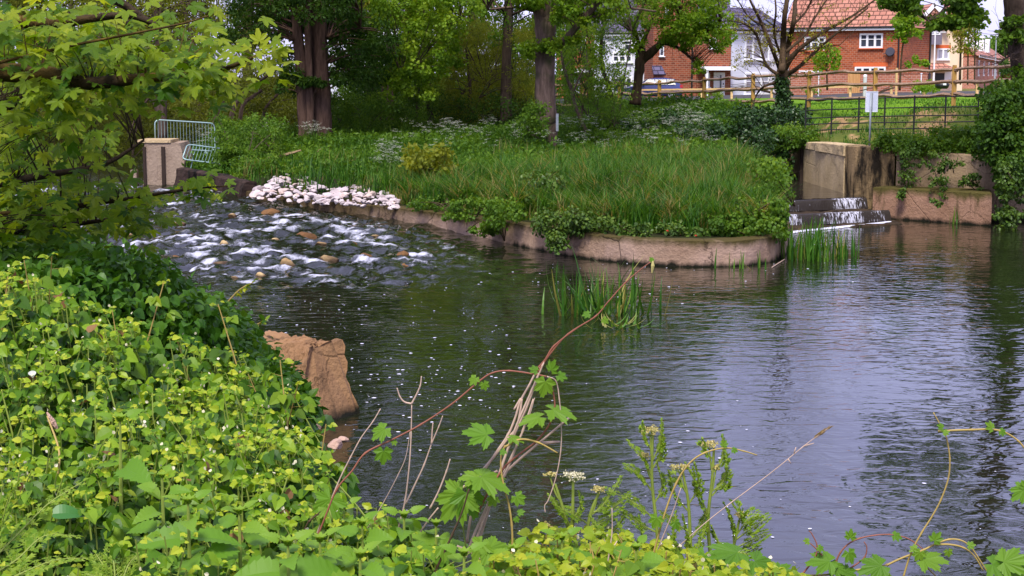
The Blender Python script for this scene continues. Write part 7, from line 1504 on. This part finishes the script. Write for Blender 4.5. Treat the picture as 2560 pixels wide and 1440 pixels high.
vine('hop_vine', 'brown hop vine arching left to right along the lower right edge', 'vine', [Z4([(528, 1460), (555, 1350), (590, 1270), (650, 1205), (730, 1165), (840, 1142), (950, 1136), (1060, 1155), (1130, 1190), (1200, 1245)]), Z4([(520, 1440), (500, 1360), (450, 1280), (380, 1210), (330, 1180)]), Z4([(580, 1430), (700, 1360), (770, 1300), (785, 1230), (765, 1190)]), Z4([(310, 1430), (400, 1310), (420, 1220), (380, 1130), (360, 1110)])], 'red_stem', .0036, .002,
     lf([(665, 1150, 3.98, 36, 0, -1, .3), (660, 1285, 3.98, 48, .4, .8, .4), (480, 1330, 3.98, 90, -.9, -.1, .8), (560, 1380, 3.98, 60, .8, .3, .7), (440, 1235, 3.98, 24, .6, .3, .4), (350, 1185, 3.98, 22, -.6, -.2, .4), (1000, 1145, 3.98, 34, .8, .2, .6), (640, 1420, 3.98, 60, .9, .3, .6)], F4))
vine('hop_vine', 'forked yellow hop vine with a large leaf at the bottom right', 'vine', [Z4([(930, 1362), (1040, 1310), (1200, 1250), (1290, 1205), (1390, 1172), (1480, 1180), (1550, 1230), (1620, 1330), (1690, 1440)]), Z4([(1290, 1210), (1400, 1210), (1500, 1235), (1580, 1300), (1640, 1400)]), Z4([(1130, 1270), (1220, 1370), (1300, 1450)]), Z4([(250, 1440), (500, 1430), (720, 1395), (930, 1360)])], 'yellow_stem', .0044, .0026,
     lf([(860, 1370, 3.97, 92, -.9, .1, .6), (1240, 1315, 3.97, 90, .6, -.1, 1.0), (1170, 1280, 3.97, 40, -.3, .6, .4), (1385, 1265, 3.97, 28, .2, .9, .4), (1545, 1215, 3.97, 26, .7, -.2, .4), (1740, 1370, 3.97, 90, .7, .3, .7), (1830, 1330, 3.97, 100, .9, -.3, .6), (1880, 1420, 3.97, 110, .5, .5, .5), (900, 1440, 3.97, 60, .3, .2, .6)], F4))
vine('hop_vine', 'single green hop leaf spray entering at the right edge', 'vine', [Z4([(2000, 800), (1960, 810), (1925, 830)])], 'yellow_stem', .003, .002, lf([(1925, 820, 3.98, 62, -.7, .5, .4), (1960, 780, 3.98, 40, .1, -.7, .4)], F4))
for label, L in (('broad hop leaves spreading low left of the canes', [(1180, 930, 3.85, 130, -.6, .7, .7), (1260, 920, 3.85, 110, .4, .8, .5), (1380, 790, 3.85, 120, .8, .2, 1.1), (1290, 780, 3.85, 70, -.8, -.1, .8)]), ('hop leaves at the bottom edge below the canes', [(830, 1400, 3.7, 130, .8, .3, .9), (930, 1260, 3.8, 90, .7, .2, 1.), (1430, 1270, 3.75, 110, .8, .3, .8), (1330, 1250, 3.75, 80, -.4, .6, .7), (1100, 1260, 3.8, 70, .5, .4, .6)]), ('pale hop leaf standing among nettles by the thin bent stick', [(320, 960, 4.0, 105, -.3, .7, .7), (330, 1000, 4.0, 80, .7, .4, .6)])):
    vine('hop_leaves', label, 'hop', [Z2([(L[0][0] + 60, L[0][1] + 330), (L[0][0] + 30, L[0][1] + 120), (L[0][0], L[0][1])], 3.9)] + [Z2([(L[0][0] + 30, L[0][1] + 120), (l[0], l[1])], 3.88) for l in L[1:]], 'green_stem', .003, .002, lf(L, F2))
vine('hop_leaves', 'lobed hop leaves on the bottom edge right of the yellow bramble', 'hop', [[(1840, 1470, 3.9), (1830, 1400, 3.9)], [(1840, 1470, 3.9), (1880, 1400, 3.9)]], 'green_stem', .003, .002, [(1830, 1380, 3.88, 130, -.5, -.1, 1.), (1800, 1420, 3.86, 110, -.8, .4, .8), (1900, 1410, 3.88, 110, .6, .3, .8), (1760, 1400, 3.86, 90, -.2, .6, .8), (1950, 1430, 3.88, 80, .8, -.1, .7)])

# ------------------------------------------------------------------ sycamore leaning in from the left
sy = thing('sycamore_tree', 'sycamore reaching in from the left with large lobed leaves hanging over the river', 'tree', (-4.1, 6.2, 2.2))
BG = [([(-900, 600, 6.0), (-760, 300, 6.2), (-700, 0, 6.3), (-680, -400, 6.4), (-650, -900, 6.5)], .16, .12),
      ([(-740, 330, 6.2), (-400, 240, 6.3), (-100, 180, 6.5), (100, 185, 6.5), (170, 195, 6.5), (235, 206, 6.5), (330, 197, 6.5), (430, 188, 6.5), (520, 180, 6.45), (580, 165, 6.4), (640, 140, 6.35)], .05, .005),
      ([(-700, 60, 6.3), (-300, 40, 6.8), (0, 50, 7), (130, 57, 7), (230, 45, 7), (320, 38, 7), (400, 66, 7)], .04, .008), ([(-690, -100, 6.3), (-200, -60, 7), (150, -60, 7.2), (290, 0, 7.3), (360, 45, 7.3), (420, 75, 7.3)], .04, .008),
      ([(-740, 350, 6.2), (-300, 330, 6.6), (-60, 300, 7), (100, 228, 7.2), (230, 190, 7.2)], .035, .006), ([(-800, 450, 6.1), (-400, 480, 6.6), (-100, 470, 7.2), (100, 440, 7.6), (260, 410, 7.8), (360, 350, 7.9)], .035, .006),
      ([(-820, 500, 6.1), (-400, 560, 6.8), (-50, 540, 7.6), (150, 520, 7.8), (300, 500, 7.8), (420, 480, 7.8), (500, 470, 7.8), (570, 465, 7.8)], .02, .003), ([(-820, 520, 6.1), (-300, 620, 7), (0, 590, 7.8), (120, 570, 8), (260, 550, 8), (330, 540, 8)], .03, .005), ([(-100, 180, 6.5), (150, 120, 6.4), (300, 90, 6.4), (450, 60, 6.4), (520, 40, 6.4)], .007, .003)]
mb = MB(); nodes = []
for P, a, b in BG: Q = smooth_path([at(*p) for p in P], 6); tube(mb, Q, np.linspace(a, b, len(Q)), 7, bump=.15); nodes += list(Q[6:])
nodes = np.array(nodes)
REG = [(-80, 300, 20, 170, 6.2, 8.5, 120), (280, 540, 60, 190, 6.2, 7.4, 44), (80, 560, 130, 230, 6.3, 7.2, 64), (400, 610, 140, 200, 6.2, 6.6, 16), (-80, 230, 170, 330, 6.5, 9, 70), (220, 320, 190, 240, 6.6, 8, 14), (-80, 170, 320, 470, 7, 9.5, 66), (170, 280, 330, 390, 7.2, 8.6, 18), (-80, 300, 440, 580, 7.2, 9, 110), (280, 390, 490, 550, 7.6, 8.2, 30), (450, 572, 464, 480, 7.75, 7.85, 8), (-80, 230, 540, 640, 7.8, 9, 60), (630, 700, 110, 150, 6.3, 6.4, 4), (60, 200, 200, 300, 6.3, 6.8, 16)]
C = []
for x0, x1, y0, y1, Y0, Y1, n in REG:
    for _ in range(int(n * .8)): C.append(at(random.uniform(x0, x1), random.uniform(y0, y1), random.uniform(Y0, Y1)))
C = np.array(C); twigs(mb, nodes, C, .003, .8, maxl=.8); mk('trunk', mb, M['bark_lichen'], sy, smooth=True)
k = len(C); mb = MB()
for q in range(4):
    P = C + rng.normal(size=(k, 3)) * .055; D = norm(np.c_[rng.normal(size=k) * .8 + .25, rng.normal(size=k) * .6 - .25, -.55 + .4 * rng.random(k)]); Nn = norm(np.c_[rng.normal(size=(k, 2)) * .35 + [0, -.35], np.ones(k)]); v = np.clip(.5 + .25 * rng.normal(size=k) + .15 * (P[:, 0] > -1.3), 0, 1)
    scatter(mb, MAPLE, P, D, Nn, (.042 + .033 * rng.random(k)), v)
tip = np.array([at(px, py, 6.36) for px, py in [(640, 135), (655, 122), (625, 118), (680, 128), (665, 150), (700, 125), (648, 105)]]); scatter(mb, MAPLE, tip, [[.8, -.2, .1], [.3, -.1, .5], [-.5, -.2, .2], [.9, -.2, -.1], [.5, -.2, -.6], [.9, 0, 0], [-.1, 0, .9]], np.tile([0, -.6, .8], (7, 1)), .05, .95)
cat_ = np.array([at(665 + random.uniform(-6, 6), 145 + 22 * q, 6.36) for q in rng.random(40)]); scatter(mb, KITE, cat_, rdir(40), rdir(40), .012, .9)
mk('leaves', mb, M['maple'], sy)

# ------------------------------------------------------------------ sky, sun, camera
W = bpy.data.worlds.new('World'); SC.world = W; W.use_nodes = True; nt = W.node_tree; nt.nodes.clear()
SUN_EL, SUN_AZ = math.radians(55), math.radians(192)     # compass: high, behind the camera and to the left
sky = N(nt, 'ShaderNodeTexSky', sky_type='NISHITA', sun_disc=False, sun_elevation=SUN_EL, sun_rotation=SUN_AZ)
tc = N(nt, 'ShaderNodeTexCoord'); cl = noise(nt, 2.4, 6, tc.outputs['Generated'], .6, (1, 1, 2.2))
cloud = ramp(nt, cl, [(.3, (3.9, 3.75, 7.0)), (.7, (6.4, 6.1, 10.2))])
mixv = mixc(nt, .72, sky.outputs[0], cloud)
bg = N(nt, 'ShaderNodeBackground'); bg.inputs[1].default_value = .12; nt.links.new(mixv, bg.inputs[0]); wo = N(nt, 'ShaderNodeOutputWorld'); nt.links.new(bg.outputs[0], wo.inputs[0])
sl_ = bpy.data.lights.new('sun', 'SUN'); sl_.energy = 3.2; sl_.angle = math.radians(16); sl_.color = (1, .95, .86); so = bpy.data.objects.new('sun', sl_); COL.objects.link(so)
az = SUN_AZ; dv = Vector((math.sin(az) * math.cos(SUN_EL), math.cos(az) * math.cos(SUN_EL), math.sin(SUN_EL))); so.rotation_euler = (-dv).to_track_quat('-Z', 'Y').to_euler(); so.location = (0, 0, 60)
cam = bpy.data.cameras.new('camera'); cam.sensor_width = 36; cam.lens = 36 * FPX / 2560; cam.clip_end = 6000; cam.clip_start = .05; co = bpy.data.objects.new('camera', cam); COL.objects.link(co); co.location = (0, 0, EYE); co.rotation_euler = (PI / 2 - PITCH, 0, 0); SC.camera = co
SC.view_settings.view_transform = 'Standard'; SC.view_settings.look = 'None'; SC.view_settings.exposure = .65; SC.view_settings.gamma = 1
cy_ = SC.cycles; cy_.max_bounces = 7; cy_.diffuse_bounces = 3; cy_.glossy_bounces = 3; cy_.transmission_bounces = 3; cy_.transparent_max_bounces = 4; cy_.sample_clamp_indirect = 6; cy_.use_denoising = True; cy_.caustics_reflective = False; cy_.caustics_refractive = False
